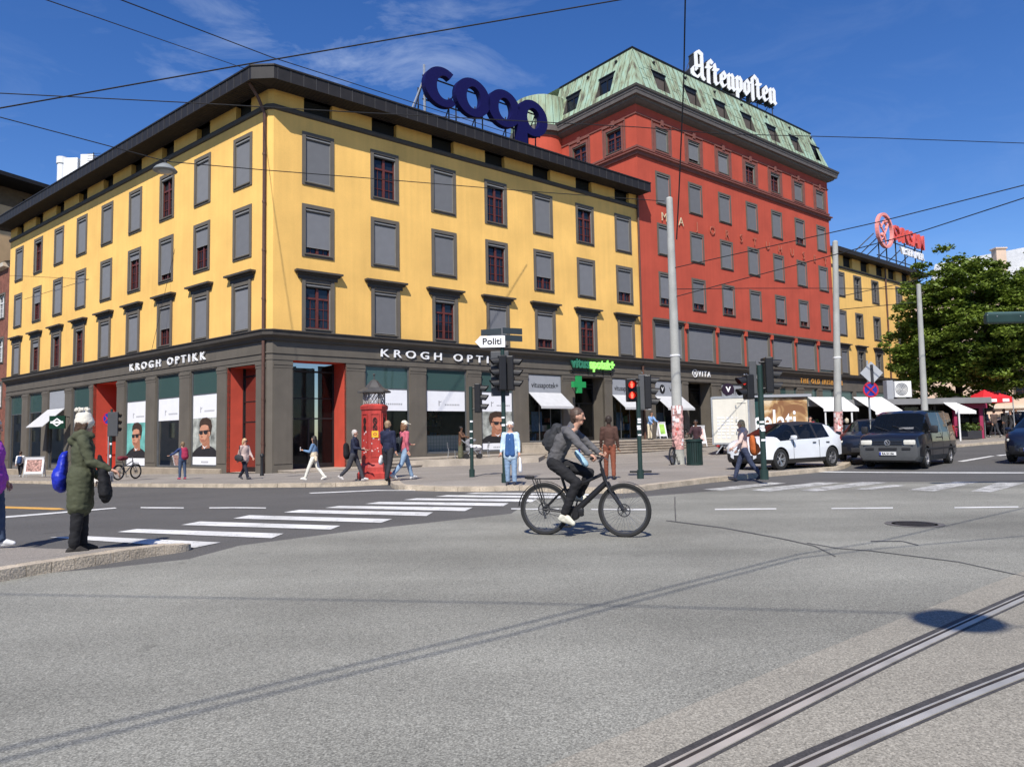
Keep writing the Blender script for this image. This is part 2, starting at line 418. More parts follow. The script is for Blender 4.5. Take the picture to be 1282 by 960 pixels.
# pavements with stone kerbs
def kerb(name, line, wd, inward, dz=.125, m=M_kerb, taper=0):
    """a row of granite kerb stones along a line"""
    mb = MB(); pts = [V((p.x, p.y, 0)) for p in line]
    for i in range(len(pts)-1):
        a, b = pts[i], pts[i+1]; ln = (b-a).length; k = max(1, int(ln/1.1)); d = (b-a)/k
        nn = V((-d.y, d.x, 0)).normalized()*inward*wd
        for j in range(k):
            p = a+d*j+d*.012; q = a+d*(j+1)-d*.012; jz = random.uniform(-.006, .006)-(max(0, 1-(len(pts)-1-i-j/k)/taper)*.085 if taper else 0)
            zz = [zg(u.x, u.y) for u in (p, q, q+nn, p+nn)]
            lo = [V((u.x, u.y, z-.1)) for u, z in zip((p, q, q+nn, p+nn), zz)]
            hi = [V((u.x, u.y, z+dz+jz)) for u, z in zip((p+nn*.05, q+nn*.05, q+nn, p+nn), zz)]
            mb.hexa(lo+hi)
    return tag(mb.build(name, m), kind='structure')
Lk = smooth_line(G((-160, 770), (0, 729), (120, 708), (195, 696), (228, 691), (240, 687.5), (226, 684)), 4)
kerb('left_kerb', Lk, .22, 1, taper=13)
fr_ = offset(Lk, -.2)[:-3]; bk = G((-160, 676), (-60, 680), (0, 684), (60, 687.5), (100, 688.5), (150, 688.8), (190, 688.6), (222, 687.6)); bmL = bmesh.new()   # pavement ramping down to the crossing
def along(pts, k):
    x = k*(len(pts)-1); i = min(int(x), len(pts)-2); return pts[i].lerp(pts[i+1], x-i)
g0 = [[bmL.verts.new(V((*along(fr_, i/24).lerp(along(bk, i/24), j/4)[:2], 0))) for j in range(5)] for i in range(25)]
for i in range(25):
    for j in range(5): v = g0[i][j]; drop = max(0, (i-14)/10); v.co.z = zg(v.co.x, v.co.y)+(.115-.075*drop)*(1-j/4)+.012*(j/4)
for i in range(24):
    for j in range(4): bmL.faces.new((g0[i][j], g0[i+1][j], g0[i+1][j+1], g0[i][j+1]))
bmesh.ops.recalc_face_normals(bmL, faces=bmL.faces[:])
tag(link_bm(bmL, 'left_pavement', M_pave), kind='structure')
Fk = G((-420, 604), (0, 604.5), (70, 606), (126, 609), (280, 610.5), (420, 609.5), (488, 606.5))
Fk2 = G((488, 606.5), (494, 612), (520, 614), (600, 615.5), (650, 614), (700, 616.5), (780, 617.5), (830, 611.5), (900, 603), (960, 597), (1000, 593.5), (1036, 590), (1058, 586.5), (1068, 580))
Fk2 = smooth_line(Fk2, 3)
kerb('street_kerb', Fk, .25, 1); kerb('corner_kerb', Fk2, .3, 1)
back = [PR(58, 0, 0), PR(0, -2, 0), PL(60, -2, 0), PL(95, -2, 0)]
inner = [(p.x, p.y) for p in offset(Fk, -.24)+offset(Fk2, -.29)[1:]]
sheet('corner_pavement', inner+[tuple(gpt(1068, 574)[:2]), tuple(PR(22, 19, 0)[:2]), tuple(PR(62, 12, 0)[:2])]+[(p.x, p.y) for p in back], .118, M_pave, .13)
far = G((1000, 568), (1170, 562.5), (1230, 557), (1300, 552), (1420, 548))
kerb('far_kerb', far, .25, 1)
sheet('far_pavement', [(p.x, p.y) for p in offset(far, -.24)]+[tuple(PR(130, 8, 0)[:2]), tuple(PR(62, 4, 0)[:2]), tuple(PR(30, 8, 0)[:2])], .121, M_pave, .13)
# painted markings
paint = []
def pq(*pp): paint.append(sheet_bm([(p.x, p.y) for p in G(*pp)], .0085))
def lerp(a, b, t): return (a[0]+(b[0]-a[0])*t, a[1]+(b[1]-a[1])*t)
zeb = [((62, 673), (110, 671.6), (276, 679.4), (244, 686)), ((147, 666.2), (172, 662.4), (355, 668.3), (340, 674)), ((227, 657.4), (250, 653), (426, 658.4), (414, 663.2)),
       ((292, 649.2), (312, 645.2), (491, 650), (477, 654.6)), ((355, 641.6), (375, 638.4), (542, 641.6), (534, 646.2)), ((407, 636), (425, 633.4), (592, 635.6), (582, 640)),
       ((457, 631), (475, 628.4), (637, 630), (630, 633.8)), ((505, 626), (522, 623.9), (672, 625.3), (666, 628.6)), ((545, 621.8), (560, 620), (706, 621.2), (700, 624)), ((582, 618.3), (596, 616.9), (742, 618.4), (736, 620.4))]
for q in zeb: pq(*q)
tag(link_bm(join_bm(paint), 'crosswalk_paint', M_white), kind='structure'); paint = []
for q in [((880, 612.8), (965, 604), (985, 605), (905, 614.3)), ((940, 613.6), (1023, 603.8), (1052, 604.5), (964, 615.5)), ((1000, 613.8), (1080, 603.4), (1112, 604), (1024, 615.3)), ((1070, 612.5), (1120, 607), (1135, 608), (1085, 613.5)),
          ((1136, 613.5), (1197, 603), (1226, 603.6), (1170, 615)), ((1216, 615), (1250, 604), (1284, 604.6), (1240, 616.4)), ((1290, 614), (1310, 604), (1340, 604.6), (1320, 616))]: pq(*q)
tag(link_bm(join_bm(paint), 'worn_crosswalk_paint', M_worn), kind='structure'); paint = []
for a, b, y0, y1 in [(895, 972, 637.9, 637.2), (1041, 1118, 636.8, 636), (1195, 1275, 635.8, 634.8), (176, 230, 635.6, 636), (262, 333, 636, 636.2), (740, 812, 638, 638.2), (640, 700, 637.2, 637.5)]:
    pq((a, y0-.7), (b, y1-.7), (b, y1+.7), (a, y0+.7))
pq((-60, 654), (-60, 652.2), (0, 647), (144, 635.5), (146, 636.5), (0, 649.2))
pq((1000, 590), (1290, 591.5), (1290, 592.6), (1000, 591))
pq((1198, 577.6), (1240, 570.8), (1246, 571), (1206, 578)); pq((1246, 570.2), (1290, 566), (1294, 566.4), (1252, 570.8))
pq((386, 617), (470, 613.5), (520, 613.8), (520, 614.5), (470, 614.6), (390, 618))
tag(link_bm(join_bm(paint), 'lane_paint', M_white), kind='structure'); paint = []
pq((-40, 632.5), (74, 636), (82, 637.6), (70, 638.5), (-40, 635))
tag(link_bm(join_bm(paint), 'yellow_lane_paint', M_yel), kind='structure'); paint = []
def crack(pp, wpx):
    for i in range(len(pp)-1):
        (x0, y0), (x1, y1) = pp[i], pp[i+1]; l = math.hypot(x1-x0, y1-y0); nx, ny = -(y1-y0)/l*wpx, (x1-x0)/l*wpx
        pq((x0+nx, y0+ny), (x0-nx, y0-ny), (x1-nx, y1-ny), (x1+nx, y1+ny))
crack([(834, 652), (905, 661), (980, 675), (1020, 684), (1046, 697)], .55)
crack([(1010, 680), (1050, 687), (1090, 690), (1200, 704), (1282, 722)], .4)
crack([(1090, 678), (1130, 678), (1150, 683)], .5)
crack([(845, 622), (845, 634), (846, 653)], .7)
tag(link_bm(join_bm(paint), 'tar_seams', M_tar), kind='structure')
# manhole
M_iron = mat('cast iron', (.07, .062, .058), .55, .25, 10, metal=.6, bump=.4)
mh = gpt(1145, 656.5); t = thing('manhole_cover', 'round cast iron manhole cover sunk in the pale road', 'manhole', mh)
mb = MB(); mb.lathe([(.3, .006), (.39, .006), (.39, .012), (.3, .012)], 32, Matrix.Translation(mh), cap=False); mb.build('rim', mat('cover rim', (.12, .11, .1), .6, .2, 5), t)
mb = MB(); mb.lathe([(0, .008), (.3, .008)], 32, Matrix.Translation(mh))
for i in range(-5, 6):
    for j in range(-5, 6):
        if i*i+j*j < 27: mb.box(mh.x+i*.05-.016, mh.x+i*.05+.016, mh.y+j*.05-.016, mh.y+j*.05+.016, mh.z+.008, mh.z+.013)
mb.build('cover', M_iron, t)
# ------------------------------------------------------------------ buildings
M_yell = mat('yellow render', (.83, .50, .14), .9, .1, .4, streak=.05, bump=.3, bscale=22, fine=.05, fscale=30)
M_grey = mat('grey brown paint', (.116, .101, .081), .75, .1, 1.2, bump=.15, bscale=30, streak=.08)
M_greyd = mat('dark moulding paint', (.062, .054, .045), .7, .12, 2)
M_blind = mat('screen fabric', (.165, .168, .178), .85, .05, 2, fine=.06, fscale=150)
M_box = mat('blind housing', (.22, .215, .205), .6, .08, 3)
M_slotshade = mat('slot and shade', (.012, .012, .012), .8, 0)
M_sash = mat('red brown sash', (.115, .028, .022), .5, .15, 5)
M_glass = glass_mat('upper glass', (.012, .016, .024))
M_fascia = mat('fascia metal', (.017, .014, .013), .6, .15, 3, streak=.15, metal=0)
M_soff = mat('soffit boards', (.028, .022, .018), .8, .3, 4)
M_rooft = mat('roof sheeting', (.07, .065, .065), .7, .2, 2)
M_pipe = mat('rust pipe', (.10, .05, .035), .5, .2, 5)
M_redp = mat('red paint', (.52, .072, .042), .8, .08, 1.5, bump=.2, bscale=30)
M_redw = mat('red render', (.455, .072, .04), .9, .09, .6, streak=.06, bump=.3, bscale=22, fine=.05, fscale=30)
M_sglass = glass_mat('shop glass', (.02, .028, .028), see=.8)
M_teal = glass_mat('teal glass', (.045, .085, .08))
M_dglass = glass_mat('door glass', (.008, .009, .01), see=.55)
M_poster = mat('white poster', (.78, .78, .8), .5, .03, 2)
M_gtext = mat('grey print', (.35, .35, .36), .6, 0)
M_stone = mat('stone plinth', (.3, .25, .19), .85, .2, 1.5, bump=.4, bscale=14, fine=.2, fscale=25)
M_step = mat('stone steps', (.36, .31, .25), .85, .22, 1.2, bump=.4, bscale=20, fine=.2, fscale=30)
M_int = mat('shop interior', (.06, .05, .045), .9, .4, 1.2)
M_wood = mat('dark timber', (.07, .035, .02), .6, .3, 5)
M_signgrey = mat('sign panel', (.30, .31, .33), .6, .05, 3)
M_black = mat('black paint', (.012, .012, .013), .5, .1, 6)
M_steel = mat('galvanised steel', (.42, .43, .43), .4, .15, 5, metal=.5)
M_alu = mat('grey frame', (.12, .125, .13), .45, .1, 5, metal=.3)
M_awn = mat('light awning', (.5, .5, .5), .9, .06, 3)
M_wsign = mat('white sign letters', (.82, .82, .82), .5, 0)
nt_ = M_blind.node_tree; oi = nt_.nodes.new('ShaderNodeObjectInfo'); mp_ = nt_.nodes.new('ShaderNodeMapRange'); mp_.inputs[3].default_value = .82; mp_.inputs[4].default_value = 1.14   # blinds faded unevenly from window to window
nt_.links.new(oi.outputs['Random'], mp_.inputs[0]); bs_ = nt_.nodes['Principled BSDF']; old_ = bs_.inputs['Base Color'].links[0].from_socket; mm_ = nt_.nodes.new('ShaderNodeMix'); mm_.data_type = 'RGBA'; mm_.blend_type = 'MULTIPLY'; mm_.inputs[0].default_value = 1
nt_.links.new(old_, mm_.inputs[6]); nt_.links.new(mp_.outputs[0], mm_.inputs[7]); nt_.links.new(mm_.outputs[2], bs_.inputs['Base Color'])
WMESH = {}
def wmesh(key, fn):
    if key not in WMESH: WMESH[key] = fn()
    return WMESH[key]
def win_surround(W, H, b, wide=0):
    def f():
        mb = MB()
        for x0, x1, z0, z1 in ((-W/2, -W/2+b, 0, H), (W/2-b, W/2, 0, H), (-W/2+b, W/2-b, H-b, H), (-W/2+b, W/2-b, 0, b*.8)):
            mb.box(x0, x1, -.05, .22, z0, z1)
        mb.box(-W/2+b*.6, W/2-b*.6, -.11, .0, b*.55, b*.85)                # sill
        if wide:
            for sx in (-1, 1): mb.box(sx*(W/2-.09)-.09, sx*(W/2-.09)+.09, -.09, -.05, 0, H)
        return mb.mesh('window_surround', M_grey)
    return wmesh(('s', W, H, b, wide), f)
def win_glass(W, H, b):
    def f():
        mb = MB(); mb.quad((-W/2+b, .19, b*.8), (W/2-b, .19, b*.8), (W/2-b, .19, H-b), (-W/2+b, .19, H-b)); return mb.mesh('glass', M_glass, fix=False)
    return wmesh(('g', W, H, b), f)
def win_sash(W, H, b, m=None):
    m = m or M_sash
    def f():
        mb = MB(); x = W/2-b; z0, z1 = b*.8, H-b; zt = z0+(z1-z0)*.68
        for a, c, d, e in ((-x, -x+.08, z0, z1), (x-.08, x, z0, z1), (-x+.08, x-.08, z1-.08, z1), (-x+.08, x-.08, z0, z0+.1), (-.07, .07, z0+.1, z1-.08), (-x+.08, -.07, zt-.05, zt+.05), (.07, x-.08, zt-.05, zt+.05)):
            mb.box(a, c, .11, .185, d, e)
        for sx in (-1, 1):
            for k in (1, 2):
                zz = z0+(zt-z0)*k/3; a, c = (-x+.08, -.07) if sx < 0 else (.07, x-.08); mb.box(a, c, .15, .18, zz-.016, zz+.016)
            mb.box(sx*x*.52-.012, sx*x*.52+.012, .152, .178, z0+.1, zt-.05)
        return mb.mesh('sash', m)
    return wmesh(('sa', W, H, b, m.name), f)
def win_blind(W, H, b, frac, m=None):
    m = m or M_blind
    def f():
        mb = MB(); x = W/2-b; z1 = H-b; z0 = b*.8
        mb.cur = 1; mb.box(-x, x, -.005, .09, z1-.13, z1-.045); mb.cur = 2; mb.box(-x, x, .02, .08, z1-.045, z1-.005); mb.box(-x, x, .005, .07, z1-.21, z1-.13)  # black lines above and below the housing paint its shadow
        if frac > 0:
            zb = (z1-.21)-(z1-.21-z0-.10)*frac
            mb.cur = 0; mb.box(-x+.04, x-.04, .04, .055, zb, z1-.2)
            mb.cur = 1; mb.box(-x+.03, x-.03, .035, .065, zb-.035, zb)
        mb.cur = 1; mb.box(-x, -x+.035, .02, .09, z0, z1-.21); mb.box(x-.035, x, .02, .09, z0, z1-.21)
        return mb.mesh('blind', [m, M_box, M_slotshade])
    return wmesh(('b', W, H, b, round(frac, 2), m.name), f)
def win_hood(W, Z, m=None, d=.34):
    def f():
        mb = MB()
        mb.box(-W/2+.2, W/2-.2, -.05, .0, Z-.42, Z-.2); mb.box(-W/2+.1, W/2-.1, -.16, .0, Z-.2, Z-.1); mb.box(-W/2, W/2, -d, .0, Z-.1, Z)
        return mb.mesh('hood', m or M_greyd)
    return wmesh(('h', W, Z, m.name if m else ''), f)
ANG = {'R': math.atan2(DR.y, DR.x), 'L': math.atan2(-DL.y, -DL.x)}
PT = {'R': PR, 'L': PL}
def window(root, side, s, z, W, H, frac, b=.2, hood=0, sash=None, n=0., wide=0, rz=None, pos=None, name='window', glassm=None):
    p = (pos if pos is not None else PT[side](s, n, z))-root.location
    wd = inst(win_surround(W, H, b, wide), name, root, p, ANG[side] if rz is None else rz)
    inst(win_glass(W, H, b), 'pane', wd)
    if frac < 1: inst(win_sash(W, H, b, sash), 'sash', wd)
    if frac >= 0: inst(win_blind(W, H, b, frac), 'blind', wd)
    if hood: inst(win_hood(hood, H+.44), 'hood', wd)
    return wd
def wall(mb, P, s0, s1, z0, z1, holes, n=0., deep=.25):
    """a front with real openings; P(s, n, z)"""
    ss = sorted({s0, s1, *[h[0] for h in holes], *[h[1] for h in holes]}); zs = sorted({z0, z1, *[h[2] for h in holes], *[h[3] for h in holes]})
    ss = [x for x in ss if s0 <= x <= s1]; zs = [x for x in zs if z0 <= x <= z1]
    for i in range(len(ss)-1):
        for j in range(len(zs)-1):
            cs, cz = (ss[i]+ss[i+1])/2, (zs[j]+zs[j+1])/2
            if any(h[0] < cs < h[1] and h[2] < cz < h[3] for h in holes): continue
            mb.quad(P(ss[i], n, zs[j]), P(ss[i+1], n, zs[j]), P(ss[i+1], n, zs[j+1]), P(ss[i], n, zs[j+1]))
    for a, b, c, d in holes:
        dd = deep
        for q in (((a, c), (b, c)), ((b, c), (b, d)), ((b, d), (a, d)), ((a, d), (a, c))):
            (x0, y0), (x1, y1) = q; mb.quad(P(x0, n, y0), P(x1, n, y1), P(x1, n-dd, y1), P(x0, n-dd, y0))
def box3(mb, P, s0, s1, n0, n1, z0, z1):
    mb.hexa([P(s0, n0, z0), P(s1, n0, z0), P(s1, n1, z0), P(s0, n1, z0), P(s0, n0, z1), P(s1, n0, z1), P(s1, n1, z1), P(s0, n1, z1)])
def sweep(mb, path, prof, close=True, zs=None):
    """carry a profile of (n outwards, z) along a ground-plan path (outward side on the left of travel reversed: normals given by path order right-hand)"""
    path = [V((p.x, p.y, 0)) for p in path]; k = len(path); ns = []
    for i in range(k-1):
        d = (path[i+1]-path[i]).normalized(); ns.append(V((d.y, -d.x, 0)))
    ms = []
    for i in range(k):
        a = ns[max(i-1, 0)]; b = ns[min(i, k-2)]; m = (a+b)/(1+a.dot(b)); ms.append(m)
    n = len(prof); rings = [[path[i]+ms[i]*q[0]+UP*q[1] for q in prof] for i in range(k)]
    vs = [p for r in rings for p in r]; fs = []
    for i in range(k-1):
        for j in range(n if close else n-1):
            j2 = (j+1) % n; fs.append((i*n+j, (i+1)*n+j, (i+1)*n+j2, i*n+j2))
    if close: fs += [tuple(range(n)), tuple((k-1)*n+j for j in range(n))[::-1]]
    mb.add(vs, fs)
def rect(n0, n1, z0, z1): return [(n0, z0), (n1, z0), (n1, z1), (n0, z1)]
# ---- corner building ------------------------------------------------------
LE, RE, Z1, ZT = 38.3, 28.3, 6.95, 19.5
bld = thing('corner_building', 'yellow rendered corner building with grey brown ground floor shops and wide dark eaves', 'building', (C0.x, C0.y, -.3))
path = [PL(LE, 0, 0), PL(.2, 0, 0), PR(.18, 0, 0), PR(RE, 0, 0)]
RC = [2.6+4.01*k for k in range(7)]; LC = [2.52+4.19*k for k in range(9)]
RST = [[1, 0, 1, 0, 1, 0, 1], [.86, 1, 1, 0, .64, 1, .7], [0, 1, 0, 1, .74, 0, 1]]
LST = [[1, 1, 0, 1, 1, 1, 1, 0, 1], [1, .42, .85, .12, 1, 1, 1, .4, 1], [1, 1, .55, 1, 1, 0, 0, .15, 1]]   # from the corner outwards
ROWS = [(14.79, 2.87, 0), (10.95, 2.82, 0), (7.0, 2.75, 1)]
WW = 1.8
def whole(cols): return [(c-WW/2+.12, c+WW/2-.12, z+.1, z+h-.1) for c in cols for z, h, _ in ROWS]
mb = MB()
wall(mb, PR, .18, RE, Z1, ZT, whole(RC)+[(c-.8, c+.8, 18.72, ZT) for c in RC], 0, .3)
wall(mb, PL, .2, LE, Z1, ZT, whole(LC)+[(c-.75, c+.75, 18.62, ZT) for c in LC], 0, .3)
mb.quad(PL(.2, 0, Z1), PR(.18, 0, Z1), PR(.18, 0, ZT), PL(.2, 0, ZT))
BD = 15.
mb.quad(PL(LE, 0, -2), PL(LE, -BD, -2), PL(LE, -BD, ZT), PL(LE, 0, ZT)); mb.quad(PR(RE, 0, -2), PR(RE, -BD, -2), PR(RE, -BD, ZT), PR(RE, 0, ZT))
mb.build('wall', M_yell, bld, fix=False)
def one(name, m, par, PP, *q):
    mb = MB(); box3(mb, PP, *q); return mb.build(name, m, par)
for c in RC: one('attic_vent', M_slotshade, bld, PR, c-.8, c+.8, -.32, -.3, 18.72, ZT)   # dark attic openings, a void behind the wall
for c in LC: one('attic_vent', M_slotshade, bld, PL, c-.75, c+.75, -.32, -.3, 18.62, ZT)
mb = MB(); sweep(mb, path, [(0, 18.42), (.1, 18.46), (.14, 18.6), (.12, 18.68), (0, 18.7)]); mb.build('string_course', M_greyd, bld)
mb = MB(); sweep(mb, path, [(0, 6.42), (.1, 6.42), (.14, 6.55), (.34, 6.68), (.36, 6.88), (.42, 6.9), (.42, 6.95), (0, 6.97)]); mb.build('ledge', M_greyd, bld)
mb = MB(); sweep(mb, [PL(LE+.6, 0, 0), PL(.2, 0, 0), PR(.18, 0, 0), PR(RE+.25, 0, 0)], [(-.5, ZT), (1.2, ZT+.0), (1.2, ZT+.05), (-.5, ZT+.05)]); so_mb = mb
mb = MB(); sweep(mb, [PL(LE+.6, 0, 0), PL(.2, 0, 0), PR(.18, 0, 0), PR(RE+.25, 0, 0)], [(1.2, ZT-.05), (1.23, ZT-.05), (1.23, ZT+.6), (1.28, ZT+.6), (1.28, ZT+.68), (1.1, ZT+.68)]); 
mb.cur = 1                                                        # upright seams of the metal fascia
for i in range(42):
    s = -.1+i*.68
    if s < RE: box3(mb, PR, s, s+.03, 1.228, 1.245, ZT-.05, ZT+.6)
for i in range(57):
    s = -.0+i*.68; box3(mb, PL, s, s+.03, 1.228, 1.245, ZT-.05, ZT+.6)
mb.build('fascia', [M_fascia, mat('seam metal', (.07, .065, .062), .5, .1, 3, metal=.2)], bld)
mb = so_mb; mb.cur = 1                                            # soffit board joints
for i in range(150):
    s = i*.19
    if s < RE: box3(mb, PR, s, s+.03, .02, 1.19, ZT-.012, ZT-.002)
for i in range(200):
    s = i*.19; box3(mb, PL, s, s+.03, .02, 1.19, ZT-.012, ZT-.002)
mb.build('soffit', [M_soff, M_slotshade], bld)
mb = MB(); sweep(mb, [PL(LE+.6, 0, 0), PL(.2, 0, 0), PR(.18, 0, 0), PR(RE+.25, 0, 0)], [(1.28, ZT+.68), (-7, ZT+2.6), (-14, ZT+2.6), (-14, ZT+.6)]); mb.build('roof', M_rooft, bld)
for side, cols, st in (('R', RC, RST), ('L', LC, LST)):
    for (z, h, hd), row in zip(ROWS, st):
        for c, fr in zip(cols, row): window(bld, side, c, z, WW, h, fr, hood=2.6 if hd else 0, wide=hd)
# ground floor of the corner building
gR = [(5.35, 8.14, .45, 5.4), (9.27, 12.17, .45, 5.4), (13.26, 15.85, .45, 5.4), (17.08, 20.06, .95, 5.4), (25.01, 27.87, .95, 5.4)]
eR = (1.25, 4.2, -.12, 5.5); vR = (21.26, 24.18, .95, 5.4)
gL = [(4.95, 7.79, .02, 5.4), (9.07, 11.9, -.05, 5.4), (13.24, 16.1, -.1, 5.4), (21.6, 24.5, -.45, 5.4), (25.85, 28.98, -.45, 5.4), (30.26, 33.1, -.5, 5.4), (34.5, 37.27, -.6, 5.4)]
eL = (1.17, 3.9, -.25, 5.3); dL = (17.3, 20.95, -.35, 5.45)
mb = MB()
wall(mb, PR, .18, RE, -1.2, Z1, gR, 0, .22) if False else None
wall(mb, PR, .18, RE, -1.2, Z1-.02, gR+[eR, vR], 0, .2); wall(mb, PL, .2, LE, -2.2, Z1-.02, gL+[eL, dL], 0, .2)
mb.quad(PL(.2, 0, -1), PR(.18, 0, -1), PR(.18, 0, Z1), PL(.2, 0, Z1))
mb.build('shop_front_wall', M_grey, bld, fix=False)
mb = MB(); sweep(mb, path, rect(0, .05, 5.78, 5.86)); sweep(mb, path, rect(0, .03, 5.46, 5.56)); mb.build('frieze_moulding', M_grey, bld)
edges = lambda g: sorted([(a, b) for a, b, *_ in g])
for PP, ops, e0, e1 in ((PR, edges(gR+[eR, vR]), .2, RE), (PL, edges(gL+[eL, dL]), .22, LE)):
    pos = [e0]+[v for o in ops for v in o]+[e1]
    for i in range(0, len(pos), 2):
        a, b = pos[i], pos[i+1]
        if b-a > .35: mb = MB(); box3(mb, PP, a+.02, b-.02, 0, .07, 5.2, 5.32); box3(mb, PP, a+.02, b-.02, 0, .045, 5.05, 5.2); box3(mb, PP, a+.06, b-.06, 0, .03, .2, 5.05); mb.build('pilaster', M_grey, bld)
mb = MB()
for a, b in ((4.4, 16.9), (21.2, 38.3)): sweep(mb, [PL(b, 0, 0), PL(a, 0, 0)], [(0, -2.2), (.1, -2.2), (.1, -.12 if a < 10 else -.55), (.0, -.08 if a < 10 else -.5)])
mb.build('plinth', M_stone, bld)
mb = MB(); box3(mb, PR, 4.5, 17, 0, .09, -.6, .3); mb.build('base_course', M_grey, bld)
# deep shop void with back wall so that the glass shows a room
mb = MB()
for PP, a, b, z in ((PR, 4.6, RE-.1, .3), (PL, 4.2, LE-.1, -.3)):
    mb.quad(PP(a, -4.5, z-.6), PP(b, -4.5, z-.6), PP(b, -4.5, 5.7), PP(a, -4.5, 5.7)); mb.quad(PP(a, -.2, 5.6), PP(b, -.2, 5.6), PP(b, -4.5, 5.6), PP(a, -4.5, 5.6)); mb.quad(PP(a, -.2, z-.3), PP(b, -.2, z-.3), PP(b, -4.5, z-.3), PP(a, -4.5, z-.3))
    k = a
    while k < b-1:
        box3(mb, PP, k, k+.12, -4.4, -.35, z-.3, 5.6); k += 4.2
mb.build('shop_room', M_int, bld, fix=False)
# things on view in the shops: shelves, lamps and stock
M_stock = [mat('stock %s' % n, c, .6, .2, 6) for n, c in (('cream', (.5, .45, .36)), ('blue', (.1, .2, .35)), ('rust', (.3, .1, .05)), ('green', (.12, .25, .12)), ('white', (.7, .7, .68)))]
mb = MB()
for PP, a, b, z in ((PR, 5, 28, .3), (PL, 5, 37, -.3)):
    s = a
    while s < b:
        for k in range(4):
            mb.cur = 0; box3(mb, PP, s, s+1.6, -4.3, -3.9, z+.5+k*.62, z+.54+k*.62)
            x = s+.05
            while x < s+1.5:
                wd = random.uniform(.1, .3); mb.cur = random.randrange(1, 6); box3(mb, PP, x, x+wd, -4.25, -4.0, z+.54+k*.62, z+.54+k*.62+random.uniform(.15, .45)); x += wd+.06
        s += 2.1
mb.build('shop_shelves', [M_wood]+M_stock, bld)
M_skin = mat('printed skin', (.55, .27, .17), .6, .08, 3); M_hairp = mat('printed hair', (.05, .028, .018), .6, .3, 9); M_dk = mat('printed dark cloth', (.02, .018, .02), .6, .2, 4)
M_pbg = [mat('print backdrop grey', (.3, .31, .28), .6, .7, 2.2), mat('print backdrop sea', (.14, .4, .36), .6, .4, 1.5)]
M_shade = mat('printed stubble', (.36, .155, .09), .6, .15, 4)
def ell(cx, cy, rx, ry, n=20, a0=0, a1=2*math.pi): return [(cx+rx*math.cos(a0+(a1-a0)*i/n), cy+ry*math.sin(a0+(a1-a0)*i/n)) for i in range(n if a1-a0 > 6.2 else n+1)]
def portrait(mb, M, w, h, bg, flip=1):
    """flat printed portrait: backdrop, shoulders, neck, face, hair, dark glasses"""
    mb.cur = bg; mb.prism([(0, 0), (w, 0), (w, h), (0, h)], 0, .004, M)
    def q(poly, c, z): mb.cur = c; mb.prism([(w/2+flip*(x-.5)*w, y*h) for x, y in poly], z, z+.003, M)
    q([(.0, 0), (1, 0), (1, .12), (.86, .22), (.66, .29), (.36, .3), (.14, .2), (0, .1)], 4, .005)
    q([(.38, .2), (.7, .22), (.68, .5), (.4, .5)], 5, .009)
    hx_ = [(.3, .74), (.285, .62), (.25, .56), (.285, .535), (.29, .45), (.33, .37), (.42, .33), (.54, .37), (.64, .46), (.7, .6), (.72, .76), (.62, .9), (.42, .92), (.32, .86)]
    q(hx_, 2, .013)
    q([(.5, .36), (.64, .46), (.7, .6), (.71, .74), (.62, .74), (.6, .56), (.54, .44)], 5, .016)
    q([(.3, .46), (.35, .385), (.43, .35), (.54, .385), (.62, .47), (.58, .5), (.5, .43), (.4, .43), (.34, .47)], 5, .018)
    q([(.27, .8), (.3, .92), (.4, 1.0), (.58, 1.01), (.74, .94), (.79, .78), (.74, .58), (.69, .56), (.68, .7), (.63, .8), (.5, .83), (.36, .81), (.31, .75)], 3, .02)
    q([(.66, .52), (.71, .53), (.72, .63), (.67, .64)], 2, .022)
    q([(.27, .665), (.41, .675), (.42, .59), (.37, .565), (.29, .58)], 4, .024); q([(.45, .675), (.62, .685), (.61, .6), (.56, .57), (.47, .585)], 4, .024); q([(.41, .66), (.7, .68), (.7, .655), (.41, .64)], 4, .026)
    q([(.34, .445), (.46, .45), (.45, .425), (.36, .42)], 6, .026)
    q([(.33, .53), (.4, .54), (.43, .5), (.35, .495)], 5, .026)
    q([(.4, .3), (.48, .2), (.6, .29), (.5, .24)], 7, .012)
PMATS = [M_pbg[0], M_pbg[1], M_skin, M_hairp, M_dk, M_shade, mat('printed lip', (.4, .15, .11), .6, .1, 4), M_poster]
